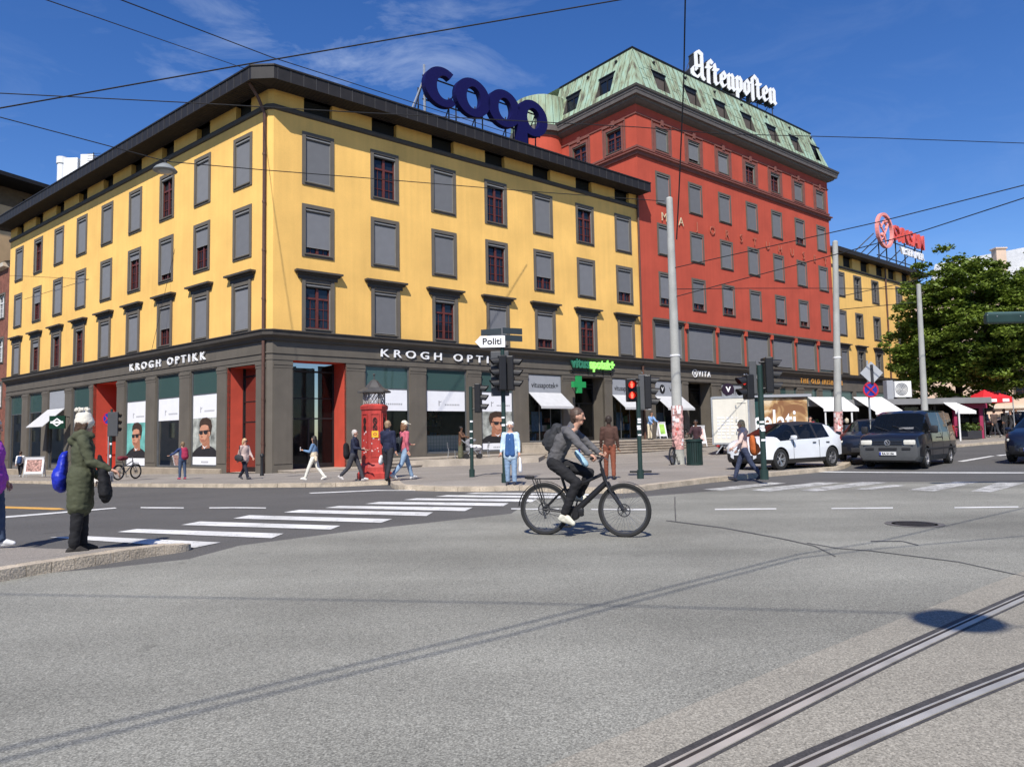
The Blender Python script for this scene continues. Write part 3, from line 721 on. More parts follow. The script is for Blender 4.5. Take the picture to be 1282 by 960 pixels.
def shop_window(side, a, b, z0, z1, kind='plain', root=bld, frame=M_alu, name='shop_window', flip=1):
    PP = PT[side]; mb = MB(); f = .07
    for s0, s1, y0, y1 in ((a, a+f, z0, z1), (b-f, b, z0, z1), (a+f, b-f, z1-f, z1), (a+f, b-f, z0, z0+.1)): box3(mb, PP, s0, s1, -.2, -.1, y0, y1)
    zt = z0+(z1-z0)*.745
    if kind != 'plain': box3(mb, PP, a+f, b-f, -.17, -.12, zt-.03, zt+.03)
    sw = mb.build(name, frame, root)
    mb = MB(); mb.quad(PP(a+f, -.15, z0+.1), PP(b-f, -.15, z0+.1), PP(b-f, -.15, zt if kind != 'plain' else z1-f), PP(a+f, -.15, zt if kind != 'plain' else z1-f)); mb.build('pane', M_sglass if kind != 'dark' else M_dglass, sw, fix=False)
    if kind != 'plain':
        mb = MB(); mb.quad(PP(a+f, -.15, zt), PP(b-f, -.15, zt), PP(b-f, -.15, z1-f), PP(a+f, -.15, z1-f)); mb.build('upper_pane', M_teal, sw, fix=False)
    lo = a if side == 'R' else b
    u = DR if side == 'R' else -DL; nn = NR if side == 'R' else NL
    M0 = planeM(PP(lo, -.135, 0), u, nn); w = b-a-.2
    T = Matrix.Translation
    if kind in ('face', 'sea', 'banner', 'low'):
        mb = MB(); zb = z0+(z1-z0)*.5
        mb.cur = 0; mb.prism([(.1, zb), (.1+w, zb), (.1+w, zt-.03), (.1, zt-.03)], 0, .004, M0)
        mb.cur = 1
        gx = .1+w*.3
        mb.prism([(gx, zb+.3), (gx+.07, zb+.3), (gx+.07, zb+.62), (gx, zb+.62)], .005, .008, M0); mb.prism([(gx+.05, zb+.48), (gx+.22, zb+.56), (gx+.2, zb+.6), (gx+.05, zb+.53)], .005, .008, M0)
        for i in range(9):
            mb.prism([(gx+.45+i*.12, zb+.33), (gx+.53+i*.12, zb+.33), (gx+.53+i*.12, zb+.42), (gx+.45+i*.12, zb+.42)], .005, .008, M0)
        mb.build('banner', [M_poster, M_gtext], sw)
    if kind in ('face', 'sea'):
        mb = MB(); zb = z0+(z1-z0)*.5; hb = zb-z0-.1
        mb.cur = 7; mb.prism([(.1, z0+.1), (.1+w, z0+.1), (.1+w, z0+.1+hb*.17), (.1, z0+.1+hb*.17)], 0, .004, M0)
        mb.cur = 8
        for i in range(6): mb.prism([(.1+w*.36+i*.13, z0+.2), (.1+w*.36+i*.13+.09, z0+.2), (.1+w*.36+i*.13+.09, z0+.3), (.1+w*.36+i*.13, z0+.3)], .005, .008, M0)
        portrait(mb, M0 @ T((.1, z0+.1+hb*.17, 0)), w, hb*.83, 0 if kind == 'face' else 1, flip)
        mb.build('poster', PMATS+[M_gtext], sw)
    if kind == 'low':                                              # half-open shop: bright panel and shelf
        mb = MB(); mb.cur = 0; box3(mb, PP, a+.2, a+1.0, -.9, -.85, z0+.1, z0+2.0); mb.cur = 1; box3(mb, PP, a+1.2, b-.3, -1.4, -.5, z0+.05, z0+.95); mb.build('display', [mat('pale green board', (.5, .62, .56), .7, .1, 3), M_poster], sw)
    if kind == 'sign':
        pass
    return sw
shop_window('L', *gL[0], 'face'); shop_window('L', *gL[1], 'low'); shop_window('L', *gL[2], 'sea')
shop_window('L', *gL[3], 'dark'); shop_window('L', *gL[4], 'dark'); shop_window('L', *gL[5], 'dark'); shop_window('L', *gL[6], 'dark')
shop_window('R', *gR[0], 'low'); sw2 = shop_window('R', *gR[1], 'banner'); shop_window('R', *gR[2], 'face', flip=-1)
mb = MB(); mb.cur = 0; box3(mb, PR, 9.5, 12.0, -1.3, -.6, .45, 1.5); mb.cur = 1
for i in range(13): box3(mb, PR, 9.5+i*.2, 9.52+i*.2, -.6, -.59, .45, 1.5)
for i in range(6): box3(mb, PR, 9.5, 12.0, -.6, -.588, .45+i*.2, .47+i*.2)
mb.build('counter', [mat('white tiles', (.7, .74, .7), .3, .05, 3), mat('tile joints', (.25, .4, .33), .6, 0)], sw2)
def signed_window(a, b, z0, z1, txt, root=bld, logo=False):
    PP = PR; mb = MB(); f = .07
    for s0, s1, y0, y1 in ((a, a+f, z0, z1), (b-f, b, z0, z1), (a+f, b-f, z1-f, z1), (a+f, b-f, z0, z0+.1)): box3(mb, PP, s0, s1, -.2, -.08, y0, y1)
    for k in (1, 2): x = a+(b-a)*k/3; box3(mb, PP, x-.025, x+.025, -.18, -.12, z0+.1, 4.2)
    sw = mb.build('shop_window', M_alu, root)
    mb = MB(); mb.quad(PP(a+f, -.15, z0+.1), PP(b-f, -.15, z0+.1), PP(b-f, -.15, z1), PP(a+f, -.15, z1)); mb.build('pane', M_sglass, sw, fix=False)
    mb = MB(); mb.cur = 0; box3(mb, PP, a+f, b-f, -.14, -.06, 4.2, z1-f); mb.cur = 1
    M = planeM(PP((a+b)/2, -.058, 4.52), DR, NR)
    if logo:
        mb.prism(ell(-.75, .22, .32, .36, 20), .0, .01, M); mb.cur = 2; text_mb(mb, 'V', M, .42, .01, .01, align='CENTER', z=.012) if False else text_mb(mb, 'V', planeM(PP((a+b)/2-.75, -.045, 4.6), DR, NR), .42, .01, .01, align='CENTER')
        mb.cur = 1; text_mb(mb, 'VITA', planeM(PP((a+b)/2+.1, -.055, 4.56), DR, NR), .5, .01, .0, spacing=1.2)
    else: text_mb(mb, txt, M, .52, .012, .0, width=(b-a)*.8, align='CENTER')
    mb.build('sign_panel', [M_signgrey, M_black, M_wsign], sw)
    mb = MB(); p = [PP(a+.05, -.05, 4.2), PP(b-.05, -.05, 4.2), PP(b-.05, 1.15, 3.25), PP(a+.05, 1.15, 3.25)]
    q = [v-UP*.03 for v in p]; mb.hexa([q[3], q[2], q[1], q[0], p[3], p[2], p[1], p[0]])
    mb.hexa([v-UP*.16 for v in (p[3]+NR*.01, p[2]+NR*.01, p[2], p[3])]+[p[3]+NR*.01, p[2]+NR*.01, p[2], p[3]])
    mb.build('awning', M_awn, sw)
    mb = MB()                                                     # stock behind the glass
    for i in range(16):
        mb.cur = random.randrange(5); x = random.uniform(a+.1, b-.5); z = z0+.1+random.choice((0, .6, 1.2)); box3(mb, PP, x, x+random.uniform(.15, .45), -1.1, -.7, z, z+random.uniform(.2, .55))
    mb.cur = 1; box3(mb, PP, a+.6, a+1.5, -.5, -.45, z0+.7, z0+2.0)
    mb.build('display', M_stock, sw)
    return sw
signed_window(*gR[3], 'vitusapotek+'); signed_window(*gR[4], 'vitusapotek+')
# recessed corner entrances with red jambs
def recess(side, a, b, z0, z1, d, root=bld, jamb=M_redp, doors=True, near=None):
    PP = PT[side]; mb = MB()
    for s in (a, b): mb.quad(PP(s, 0, z0), PP(s, -d, z0), PP(s, -d, z1), PP(s, 0, z1))
    mb.quad(PP(a, 0, z1), PP(b, 0, z1), PP(b, -d, z1), PP(a, -d, z1))
    e = mb.build('entrance', jamb, root, fix=False)
    mb = MB(); mb.quad(PP(a, .02, z0), PP(b, .02, z0), PP(b, -d, z0), PP(a, -d, z0)); mb.build('threshold', M_step, e, fix=False)
    mb = MB()
    for s0, s1, y0, y1 in ((a, a+.1, z0, z1), (b-.1, b, z0, z1), (a+.1, b-.1, z1-.5, z1-.4), (a+.1, b-.1, z0+2.6, z0+2.68), (a+.1, b-.1, z0+3.7, z0+3.76), ((a+b)/2-.05, (a+b)/2+.05, z0, z0+2.6), (a+.1, b-.1, z0, z0+.25)): box3(mb, PP, s0, s1, -d, -d+.08, y0, y1)
    mb.build('door', M_black, e)
    mb = MB(); mb.quad(PP(a, -d+.02, z0), PP(b, -d+.02, z0), PP(b, -d+.02, z1), PP(a, -d+.02, z1)); mb.build('door_glass', M_dglass, e, fix=False)
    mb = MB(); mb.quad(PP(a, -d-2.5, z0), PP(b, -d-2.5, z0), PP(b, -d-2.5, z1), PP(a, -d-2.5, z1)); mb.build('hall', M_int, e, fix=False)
    return e
recess('R', *eR, 1.55); recess('L', *eL, 1.0); recess('R', *vR, 1.2, jamb=M_grey)
mb = MB(); PP = PL; a, b, z0, z1 = dL
for s in (a, b): mb.quad(PP(s, 0, z0), PP(s, -2.4, z0), PP(s, -2.4, z1), PP(s, 0, z1))
mb.quad(PP(a, 0, z1), PP(b, 0, z1), PP(b, -2.4, z1), PP(a, -2.4, z1)); mb.quad(PP(a, -2.4, z0), PP(b, -2.4, z0), PP(b, -2.4, z1), PP(a, -2.4, z1)); mb.quad(PP(a, .0, z0), PP(b, .0, z0), PP(b, -2.4, z0), PP(a, -2.4, z0))
e = mb.build('entrance', M_redp, bld, fix=False)
mb = MB(); box3(mb, PP, b-.01, b-.06, -.9, -2.0, z0+1.0, z0+2.9); mb.build('door_panel', M_redp, e)
mb = MB(); box3(mb, PP, b-.07, b-.09, -1.0, -1.9, z0+1.9, z0+2.4); mb.build('notice_frame', M_black, e)
# drainpipe on the corner
mb = MB(); q = PL(.32, .12, 0); mb.tube([q+UP*-.3, q+UP*6.4], .085, 10); mb.tube([q+UP*6.9, q+UP*18.2, PL(.32, .5, 18.9), PL(.32, 1.0, 19.5)], .085, 10)
for z in (1.2, 3.4, 8.5, 11, 13.5, 16): mb.tube([q+UP*z, q+UP*(z+.1)], .105, 10)
mb.build('drainpipe', M_pipe, bld, smooth=40)
mb = MB(); q = PR(RE-.02, .14, 0); mb.tube([q+UP*.9, q+UP*6.4], .08, 8); mb.tube([q+UP*6.95, q+UP*19.4], .08, 8); mb.build('drainpipe', M_pipe, bld, smooth=40)
# chimneys and rooftop flue
ch = MB(); p = at(78, 218, 64); ch.tube([p-UP*3, p+UP*.9], .42, 14); ch.tube([p+UP*.9, p+UP*1.5], .5, 14); ch.build('chimney', [mat('white metal', (.75, .75, .74), .4, .05, 3)], bld, smooth=40)
ch = MB(); p = at(98, 205, 60); ch.bbox(p-UP*1.3+V((-.3, 0, 0)), (1.2, 1.2, 3.2), .03); ch.bbox(p-UP*1.1+V((1.05, 0, 0)), (1.1, 1.1, 3.4), .03); ch.build('chimney', MATS['white metal'], bld)
mb = MB(); p = at(117, 200, 58); mb.tube([p-UP*2, p+UP*.6], .03, 6)
for i in range(4): mb.tube([p+UP*(.5-.2*i)+V((-.5, 0, 0)), p+UP*(.5-.2*i)+V((.5, .2, .1))], .02, 5)
mb.build('aerial', M_black, bld)
# stone terrace and steps in front of the right side shops
def steps(name, label, s0, s1, n_top, z_top, k, rise, tread):
    mb = MB()
    for i in range(k):
        a, b, z = -.3 if i == 0 else n_top+tread*(i-1)-.06, n_top+tread*i, z_top-rise*i
        box3(mb, PR, s0-i*.02, s1, a, b-.05, -.8, z-.055); box3(mb, PR, s0-i*.02-.02, s1, a, b, z-.055, z)
    t = tag(mb.build(name, M_step), label, 'steps'); return t
steps('terrace_steps', 'broad stone terrace with long steps before the pharmacy and cosmetics shops', 16.4, 45, 3.9, .93, 6, .155, .42)
steps('low_steps', 'low stone platform with two steps below the optician windows on the right front', 4.9, 16.36, 2.4, .28, 3, .14, .5)
steps('corner_steps', 'shallow worn stone steps at the recessed corner entrance', .5, 4.86, 2.0, -.1, 3, .07, .7)
# ---- tall red building ----------------------------------------------------
S0, S1 = 28.42, 58.0
red = thing('red_building', 'tall red rendered building with a green copper mansard roof between the yellow ones', 'building', PR(S0, 0, .3))
QC = [31.42+4.14*k for k in range(7)]
rows = [(23.55, 2.0), (19.25, 2.65), (15.2, 2.55), (11.2, 2.7)]
rst = [[1, .85, 1, 0, 0, 1, 1], [1, 1, 1, 1, 1, .72, 1], [1]*7, [.78, .78, .75, 1, .85, .8, .85]]
def PS(d, o, z): return PR(S0-o, -d, z)                           # the flank above the yellow roof
mb = MB()
holes = [(c-.75, c+.75, z+.1, z+h-.1) for (z, h) in rows for c in QC]+[(c-1.75, c+1.75, 7.0, 9.95) for c in QC]
wall(mb, PR, S0, S1, Z1, 27.2, holes, .1, .3)
sw_ = [(1.3, 3.1, 23.6, 25.4), (5.1, 7.0, 23.6, 25.4)]
wall(mb, PS, -.1, 24, 6, 27.2, sw_, 0, .3)
mb.quad(PR(S1, .1, -1), PR(S1, -24, -1), PR(S1, -24, 27.2), PR(S1, .1, 27.2))
mb.build('wall', M_redw, red, fix=False)
M_redd = mat('red moulding', (.19, .07, .055), .8, .12, 3)
cp_path = [PS(9.2, 0, 0), PS(-.1, 0, 0), PR(S1, .1, 0), PR(S1, -14, 0)]
cp_path = [V((p.x, p.y, 0)) for p in cp_path]
mb = MB(); sweep(mb, cp_path, [(0, 26.72), (.25, 26.8), (.5, 26.95), (.55, 27.1), (.75, 27.12), (.78, 27.4), (.82, 27.42), (.85, 27.7), (0, 27.72)]); mb.build('cornice', mat('cornice paint', (.125, .11, .1), .7, .1, 2, streak=.1), red)
mb = MB(); sweep(mb, cp_path, [(.78, 27.72), (.9, 27.6), (.92, 27.78), (.0, 27.9)]); mb.build('gutter', M_greyd, red)
mb = MB(); sweep(mb, cp_path, [(0, 22.7), (.14, 22.75), (.16, 22.95), (.3, 23.0), (.3, 23.1), (0, 23.12)]); sweep(mb, cp_path, [(0, 23.3), (.1, 23.3), (.1, 23.45), (0, 23.45)]); sweep(mb, cp_path, [(0, 25.95), (.07, 25.95), (.07, 26.05), (0, 26.05)])
mb.build('string_course', M_redd, red)
def ornate(M):
    mb = MB()
    W, H = 1.75, 2.0
    for x0, x1, z0, z1, y in ((-W/2-.12, -W/2+.06, -.1, H+.15, -.1), (W/2-.06, W/2+.12, -.1, H+.15, -.1), (-W/2+.06, W/2-.06, H-.05, H+.15, -.1), (-W/2-.34, -W/2-.2, -.1, H+.3, -.07), (W/2+.2, W/2+.34, -.1, H+.3, -.07), (-W/2-.34, W/2+.34, H+.3, H+.42, -.12), (-.16, .16, H+.15, H+.62, -.16), (-W/2-.1, W/2+.1, -.12, 0, -.14)):
        mb.box(x0, x1, y, .0, z0, z1)
    return mb.mesh('ornate_frame', M)
orn = ornate(M_redd)
M_box_r = M_redd
def red_window(side, pos, rz, W, H, fr, orn_=False):
    w_ = window(red, side, 0, 0, W, H, fr, b=.16, pos=pos, rz=rz)
    if orn_: inst(orn, 'ornate_frame', w_)
for (z, h), st in zip(rows, rst):
    for c, f in zip(QC, st): red_window('R', PR(c, .1, z), ANG['R'], 1.85 if z < 23 else 1.7, h, f, z > 23)
aS = math.atan2((-NR*-1).y*-1, (-NR*-1).x*-1)
for a, b, c, d in sw_: red_window('R', PS((a+b)/2, 0, c-.1), math.atan2(NR.y, NR.x), 1.9, 2.0, -1, True)
def big():
    mb = MB(); W, H = 3.75, 3.05
    for x0, x1, z0, z1 in ((-W/2, -W/2+.2, 0, H), (W/2-.2, W/2, 0, H), (-W/2+.2, W/2-.2, H-.2, H), (-W/2+.2, W/2-.2, 0, .12)): mb.box(x0, x1, -.12, .22, z0, z1)
    mb.box(-W/2-.05, W/2+.05, -.28, -.12, H-.02, H+.12)
    return mb.mesh('window', M_grey)
bigm = big()
for c in QC:
    wd = inst(bigm, 'window', red, PR(c, .1, 7.0)-red.location, ANG['R'])
    inst(win_glass(3.75, 3.05, .2), 'pane', wd); inst(win_blind(3.75, 3.05, .2, 1 if c < 55 else .97), 'blind', wd)
for c in QC[:-1]:                                                 # red brackets between the big windows
    mb = MB(); x = c+2.07; box3(mb, PR, x-.16, x+.16, .1, .2, 7.0, 9.6); box3(mb, PR, x-.13, x+.13, .1, .42, 9.6, 10.0); mb.build('bracket', M_redw, red)
# copper mansard
def copper():
    m, nt, b = nodes('green copper'); N = nt.nodes.new; L = nt.links.new
    tc = N('ShaderNodeTexCoord'); mp = N('ShaderNodeMapping'); mp.inputs['Scale'].default_value = (1.6, 1.6, .16); n = N('ShaderNodeTexNoise'); n.inputs['Scale'].default_value = 1.3; n.inputs['Detail'].default_value = 9; n.inputs['Roughness'].default_value = .65
    L(tc.outputs['Object'], mp.inputs[0]); L(mp.outputs[0], n.inputs['Vector'])
    r = N('ShaderNodeValToRGB'); e = r.color_ramp.elements
    e[0].position = .36; e[0].color = (.10, .085, .06, 1); e[1].position = .8; e[1].color = (.33, .47, .37, 1)
    for p, c in ((.44, (.24, .27, .17, 1)), (.52, (.30, .39, .27, 1)), (.63, (.32, .46, .36, 1))): k = e.new(p); k.color = c
    L(n.outputs[0], r.inputs[0]); L(r.outputs[0], b.inputs['Base Color']); b.inputs['Roughness'].default_value = .75
    return m
M_cop = copper(); M_copd = mat('copper seam', (.12, .17, .13), .7, .3, 5)
RZ, RD = 31.95, .85
mpath = [PS(9.3, .35, 0), V((PR(S0-.35, .45, 0))), PR(S1+.3, .45, 0), PR(S1+.3, -14, 0)]
def PM(s, k, o=0.):                                               # point on the front slope, k = 0 foot .. 1 ridge
    return PR(s, .45-1.35*k+o, 27.86+(RZ-27.86)*k)
def PMS(d, k, o=0.): return PS(d, .35-1.35*k+o, 27.86+(RZ-27.86)*k)
DH = [(c+.5-.83, c+.5+.83, .2, .62) for c in QC]; DHS = [(d-.83, d+.83, .2, .62) for d in (3.2, 7.1)]
mb = MB()                                                         # copper slopes with real openings for the sunk windows
wall(mb, lambda s, n, k: PM(s, k, n), S0+1.0, S1-1.05, 0, 1, DH, 0, .62)
wall(mb, lambda d, n, k: PMS(d, k, n), .9, 9.3, 0, 1, DHS, 0, .62)
cn0, cn1 = PMS(-.45, 0), PM(S0+1.0, 1); mb.add([cn0, PM(S0+1.0, 0), PM(S0+1.0, 1), PMS(.9, 1), PMS(.9, 0)], [(0, 1, 2), (0, 2, 3), (0, 3, 4)])
mb.add([PM(S1-1.05, 0), PM(S1+.3, 0), PM(S1-1.05, 1)], [(0, 1, 2)]); mb.quad(PM(S1+.3, 0), PM(S1-1.05, 1), PR(S1-1.05, -14, RZ), PR(S1+.3, -14, 27.86))
mb.quad(PM(S0+1.0, 1), PM(S1-1.05, 1), PR(S1-1.05, -14, RZ+.2), PR(S0+1.0, -14, RZ+.2))
man = mb.build('roof', M_cop, red, fix=False)
mb = MB()
s = S0+1.0
random.seed(3)
while s < S1-.2:
    k0 = 0 if random.random() < .8 else .3
    inh = any(h[0]-.05 < s < h[1]+.05 for h in DH)
    for ka, kb in (((0, .18), (.65, .98)) if inh else ((0, .98),)): mb.tube([PM(s, ka, .02), PM(s, kb, .02)], .018, 4, False)
    s += .62
for j in (.33, .62):
    s = S0+1.0
    while s < S1-.7:
        kk = j+random.choice((-.07, 0, .08))
        if not any(h[0]-.65 < s < h[1]+.05 for h in DH) or kk > .66: mb.tube([PM(s, kk, .01), PM(s+.6, kk, .01)], .012, 4, False)
        s += .62
d = .8
while d < 9:
    inh = any(h[0]-.05 < d < h[1]+.05 for h in DHS)
    for ka, kb in (((0, .18), (.65, .98)) if inh else ((0, .98),)): mb.tube([PMS(d, ka, .02), PMS(d, kb, .02)], .018, 4, False)
    d += .62
mb.build('standing_seam', M_copd, man)
mb = MB(); sweep(mb, mpath, [(-1.3, RZ-.03), (-1.25, RZ+.1), (-1.6, RZ+.12)]); mb.build('ridge_cap', M_black, man)
def dormer(P_, x, blind):
    """sunk window in the copper slope: dark cheeks, lintel and glass"""
    w_ = .83; k0, k1 = .2, .62; a, b = x-w_, x+w_; ob_, ot = -1.35*(k1-k0)-.03, -.04
    P4_ = lambda xx, t, e=0.: P_(xx, k0+(k1-k0)*t, ob_+(ot-ob_)*t+e)   # upright plane set back into the slope
    mb = MB(); mb.quad(P4_(a, 0), P4_(b, 0), P4_(b, 1), P4_(a, 1)); d_ = mb.build('dormer_window', M_blind_d if blind else M_glass, red, fix=False)
    mb = MB()
    for x0, x1, t0, t1 in ((a, a+.1, 0, 1), (b-.1, b, 0, 1), (a+.1, b-.1, .8, 1), (a+.1, b-.1, 0, .06))+(((x-.04, x+.04, .06, .8),) if not blind else ()):
        mb.hexa([P4_(x0, t0, .005), P4_(x1, t0, .005), P4_(x1, t0, .06), P4_(x0, t0, .06), P4_(x0, t1, .005), P4_(x1, t1, .005), P4_(x1, t1, .06), P4_(x0, t1, .06)])
    mb.build('sash', M_black, d_)
    mb = MB(); mb.hexa([P_(a-.08, k1, -.05), P_(b+.08, k1, -.05), P_(b+.08, k1, .1), P_(a-.08, k1, .1), P_(a-.08, k1+.03, -.05), P_(b+.08, k1+.03, -.05), P_(b+.08, k1+.03, .07), P_(a-.08, k1+.03, .07)]); mb.build('lintel', M_black, d_)
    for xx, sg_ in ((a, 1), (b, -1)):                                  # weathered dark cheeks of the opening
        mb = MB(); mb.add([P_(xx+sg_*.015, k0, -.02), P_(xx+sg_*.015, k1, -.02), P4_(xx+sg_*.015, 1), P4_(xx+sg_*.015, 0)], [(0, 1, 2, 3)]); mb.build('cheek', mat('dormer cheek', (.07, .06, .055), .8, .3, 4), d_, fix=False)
M_blind_d = mat('brown blind', (.1, .08, .068), .8, .1, 3)
for i, c in enumerate(QC): dormer(PM, c+.5, i < 6)
for d in (3.2, 7.1): dormer(PMS, d, False)
for p in [PM(c+.3, .86, .06) for c in QC]+[PMS(d, .86, .06) for d in (2.4, 5.6)]:
    mb = MB(); mb.sphere(p, .14, 8); mb.build('roof_vent', M_black, red)
# round stair turret at the back of the flank
tc_ = PS(10.6, 0.2, 0)
Mt = Matrix.Translation(tc_)
mb = MB(); mb.lathe([(2.4, 15), (2.4, 27.2)], 40, Mt); mb.build('turret_wall', M_redw, red, smooth=30)
mb = MB(); mb.lathe([(2.4, 26.9), (2.55, 27.1), (2.8, 27.15), (2.82, 27.6), (2.5, 27.7)], 40, Mt); mb.build('turret_cornice', MATS['cornice paint'], red, smooth=30)
mb = MB(); mb.lathe([(2.7, 27.7), (2.45, 30.4), (1.8, 30.75), (0, 30.9)], 40, Mt); tr_ = mb.build('turret_roof', M_cop, red, smooth=30)
mb = MB()
for i in range(26):
    a = 2*math.pi*i/26; mb.tube([tc_+V((math.cos(a)*2.71, math.sin(a)*2.71, 27.75)), tc_+V((math.cos(a)*2.46, math.sin(a)*2.46, 30.4))], .02, 4, False)
mb.build('standing_seam', M_copd, tr_)
# lower copper wing behind the lettering
mb = MB(); box3(mb, PS, 12, 17, -3, 6, 10, 25.2); mb.build('rear_wall', M_redw, red)
mb = MB(); sweep(mb, [PS(17.2, 6.2, 0), PS(11.8, 6.2, 0), PS(11.8, -3, 0)], [(0, 25.2), (-1.2, 27.9), (-2.5, 28), (-2.5, 25.2)]); mb.build('rear_roof', M_cop, red)
# ground floor of the red building
rg = [(29.75, 33.1, .95, 5.4), (38.3, 41.4, .95, 5.4), (43.2, 46.4, .95, 5.4), (47.4, 50.4, .9, 5.4), (51.6, 54.2, .8, 5.4), (55.1, 57.5, .8, 5.4)]
rd = (33.8, 36.9, .95, 5.4)
mb = MB(); wall(mb, PR, RE, S1, -1, Z1-.02, rg+[rd], .02, .2); mb.build('shop_front_wall', M_grey, red, fix=False)
rp = [PR(RE+.02, .02, 0), PR(S1, .02, 0)]
mb = MB(); sweep(mb, rp, [(0, 6.42), (.1, 6.42), (.14, 6.55), (.34, 6.68), (.36, 6.88), (.42, 6.9), (.42, 6.95), (0, 6.97)]); mb.build('ledge', M_greyd, red)
mb = MB(); sweep(mb, rp, rect(0, .05, 5.78, 5.86)); sweep(mb, rp, rect(0, .03, 5.46, 5.56)); mb.build('frieze_moulding', M_grey, red)
ops = sorted([(a, b) for a, b, *_ in rg+[rd]]); pos = [RE+.1]+[v for o in ops for v in o]+[S1]
for i in range(0, len(pos), 2):
    a, b = pos[i], pos[i+1]
    if b-a > .3: mb = MB(); box3(mb, PR, a+.02, b-.02, .02, .09, 5.2, 5.32); box3(mb, PR, a+.06, b-.06, .02, .05, .2, 5.2); mb.build('pilaster', M_grey, red)
mb = MB(); a, b, z = RE, S1, .9
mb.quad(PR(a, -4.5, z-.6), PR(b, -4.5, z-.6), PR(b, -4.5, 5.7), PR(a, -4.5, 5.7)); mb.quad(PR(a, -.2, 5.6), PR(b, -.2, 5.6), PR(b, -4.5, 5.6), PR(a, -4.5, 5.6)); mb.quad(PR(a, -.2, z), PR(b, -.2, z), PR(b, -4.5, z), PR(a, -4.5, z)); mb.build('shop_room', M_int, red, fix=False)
signed_window(*rg[0], '', red, True); signed_window(*rg[1], '', red, True)
for q in rg[2:]: shop_window('R', *q, 'dark', red)
recess('R', *rd, 1.2, red, M_grey)
# ---- second yellow building ----------------------------------------------
T0, T1 = 58.02, 79.3
yb = thing('yellow_building', 'farther yellow building with glazed windows behind the tree and rooftop optician sign', 'building', PR(T0, 0, .4))
tcs = [60.0, 63.7, 67.85, 73.9, 77.6]; trw = [(15.1, 2.65, 0), (11.0, 2.7, 0), (7.0, 2.75, 1)]
mb = MB(); wall(mb, PR, T0, T1, Z1, 19.5, [(c-.76, c+.76, z+.1, z+h-.1) for c in tcs for z, h, _ in trw]+[(c-1, c+1, 18.4, 19.5) for c in (61.8, 65.7, 69.4, 72.4, 76)], 0, .3)
mb.quad(PR(T1, 0, -1), PR(T1, -14, -1), PR(T1, -14, 19.5), PR(T1, 0, 19.5)); mb.build('wall', M_yell, yb, fix=False)
for c in (61.8, 65.7, 69.4, 72.4, 76): one('attic_vent', M_slotshade, yb, PR, c-1, c+1, -.32, -.3, 18.4, 19.5)
M_gsash = mat('grey sash', (.16, .15, .14), .5, .1, 5)
for z, h, hd in trw:
    for i, c in enumerate(tcs): window(yb, 'R', c, z, 1.75, h, 1 if i == 0 else -1, b=.2, hood=2.5 if hd else 0, sash=M_gsash, wide=hd)
tp = [PR(T0, 0, 0), PR(T1, 0, 0), PR(T1, -14, 0)]
mb = MB(); sweep(mb, tp, [(0, 6.42), (.34, 6.68), (.42, 6.95), (0, 6.97)]); sweep(mb, tp, [(0, 18.1), (.12, 18.15), (.12, 18.3), (0, 18.35)]); mb.build('ledge', M_greyd, yb)
mb = MB(); sweep(mb, tp, [(-.3, 19.5), (.95, 19.5), (.98, 19.95), (-.3, 20.0)]); mb.build('eaves', M_fascia, yb)
mb = MB(); sweep(mb, tp, [(.98, 19.95), (-6, 21.6), (-12, 21.6), (-12, 19.9)]); mb.build('roof', M_rooft, yb)
mb = MB(); q = PR(70.4, .12, 0); mb.tube([q+UP*6.9, q+UP*19.4], .09, 8); mb.build('drainpipe', M_pipe, yb)
mb = MB(); wall(mb, PR, T0, T1, -1, Z1-.02, [(c-1.5, c+1.5, .9, 5.3) for c in tcs], 0, .2); mb.build('shop_front_wall', M_grey, yb, fix=False)
for c in tcs: shop_window('R', c-1.5, c+1.5, .9, 5.3, 'dark', yb)
# ---- buildings at the edges -------------------------------------------------
M_brick = mat('red brown brick', (.20, .075, .05), .9, .25, 2, fine=.35, fscale=14, bump=.4, bscale=25)
M_wfr = mat('white frame', (.7, .7, .68), .5, .05, 4)
bb = thing('brick_building', 'red brown brick building with white framed windows at the left edge', 'building', PL(38.6, 0, -.8))
bw = [(c, z) for c in (40.3, 43.6, 46.9, 50.2, 53.5) for z in (.4, 4.6, 8.4, 12.2)]
mb = MB(); wall(mb, PL, 38.35, 60, -2.5, 16.4, [(c-.8, c+.8, z, z+2.1) for c, z in bw], -.05, .25); mb.build('wall', M_brick, bb, fix=False)
mb = MB(); sweep(mb, [PL(60, 0, 0), PL(38.7, 0, 0)], [(-.1, 16.4), (.35, 16.5), (.4, 16.8), (-.1, 16.9)]); mb.build('cornice', mat('pale plaster', (.6, .52, .42), .9, .1, 2), bb)
mb = MB(); sweep(mb, [PL(60, 0, 0), PL(38.5, 0, 0)], [(.3, 16.9), (-5, 18.5), (-10, 18.5), (-10, 16.9)]); mb.build('roof', M_rooft, bb)
for c, z in bw: 
    w_ = window(bb, 'L', c, z-.1, 1.9, 2.3, -1, b=.16, sash=M_wfr, n=-.05)
ob = thing('modern_building', 'ochre plastered building with a flat dark overhanging roof beyond the brick one', 'building', at(-10, 300, 88))
pa, pb = at(-60, 270, 84), at(36, 262, 92)
u = (pb-pa); u.z = 0; u.normalize(); nrm_ = V((u.y, -u.x, 0))
def PO(s, n, z): return V((pa.x, pa.y, 0))+u*s+nrm_*n+UP*z
zt = at(20, 240, 92).z
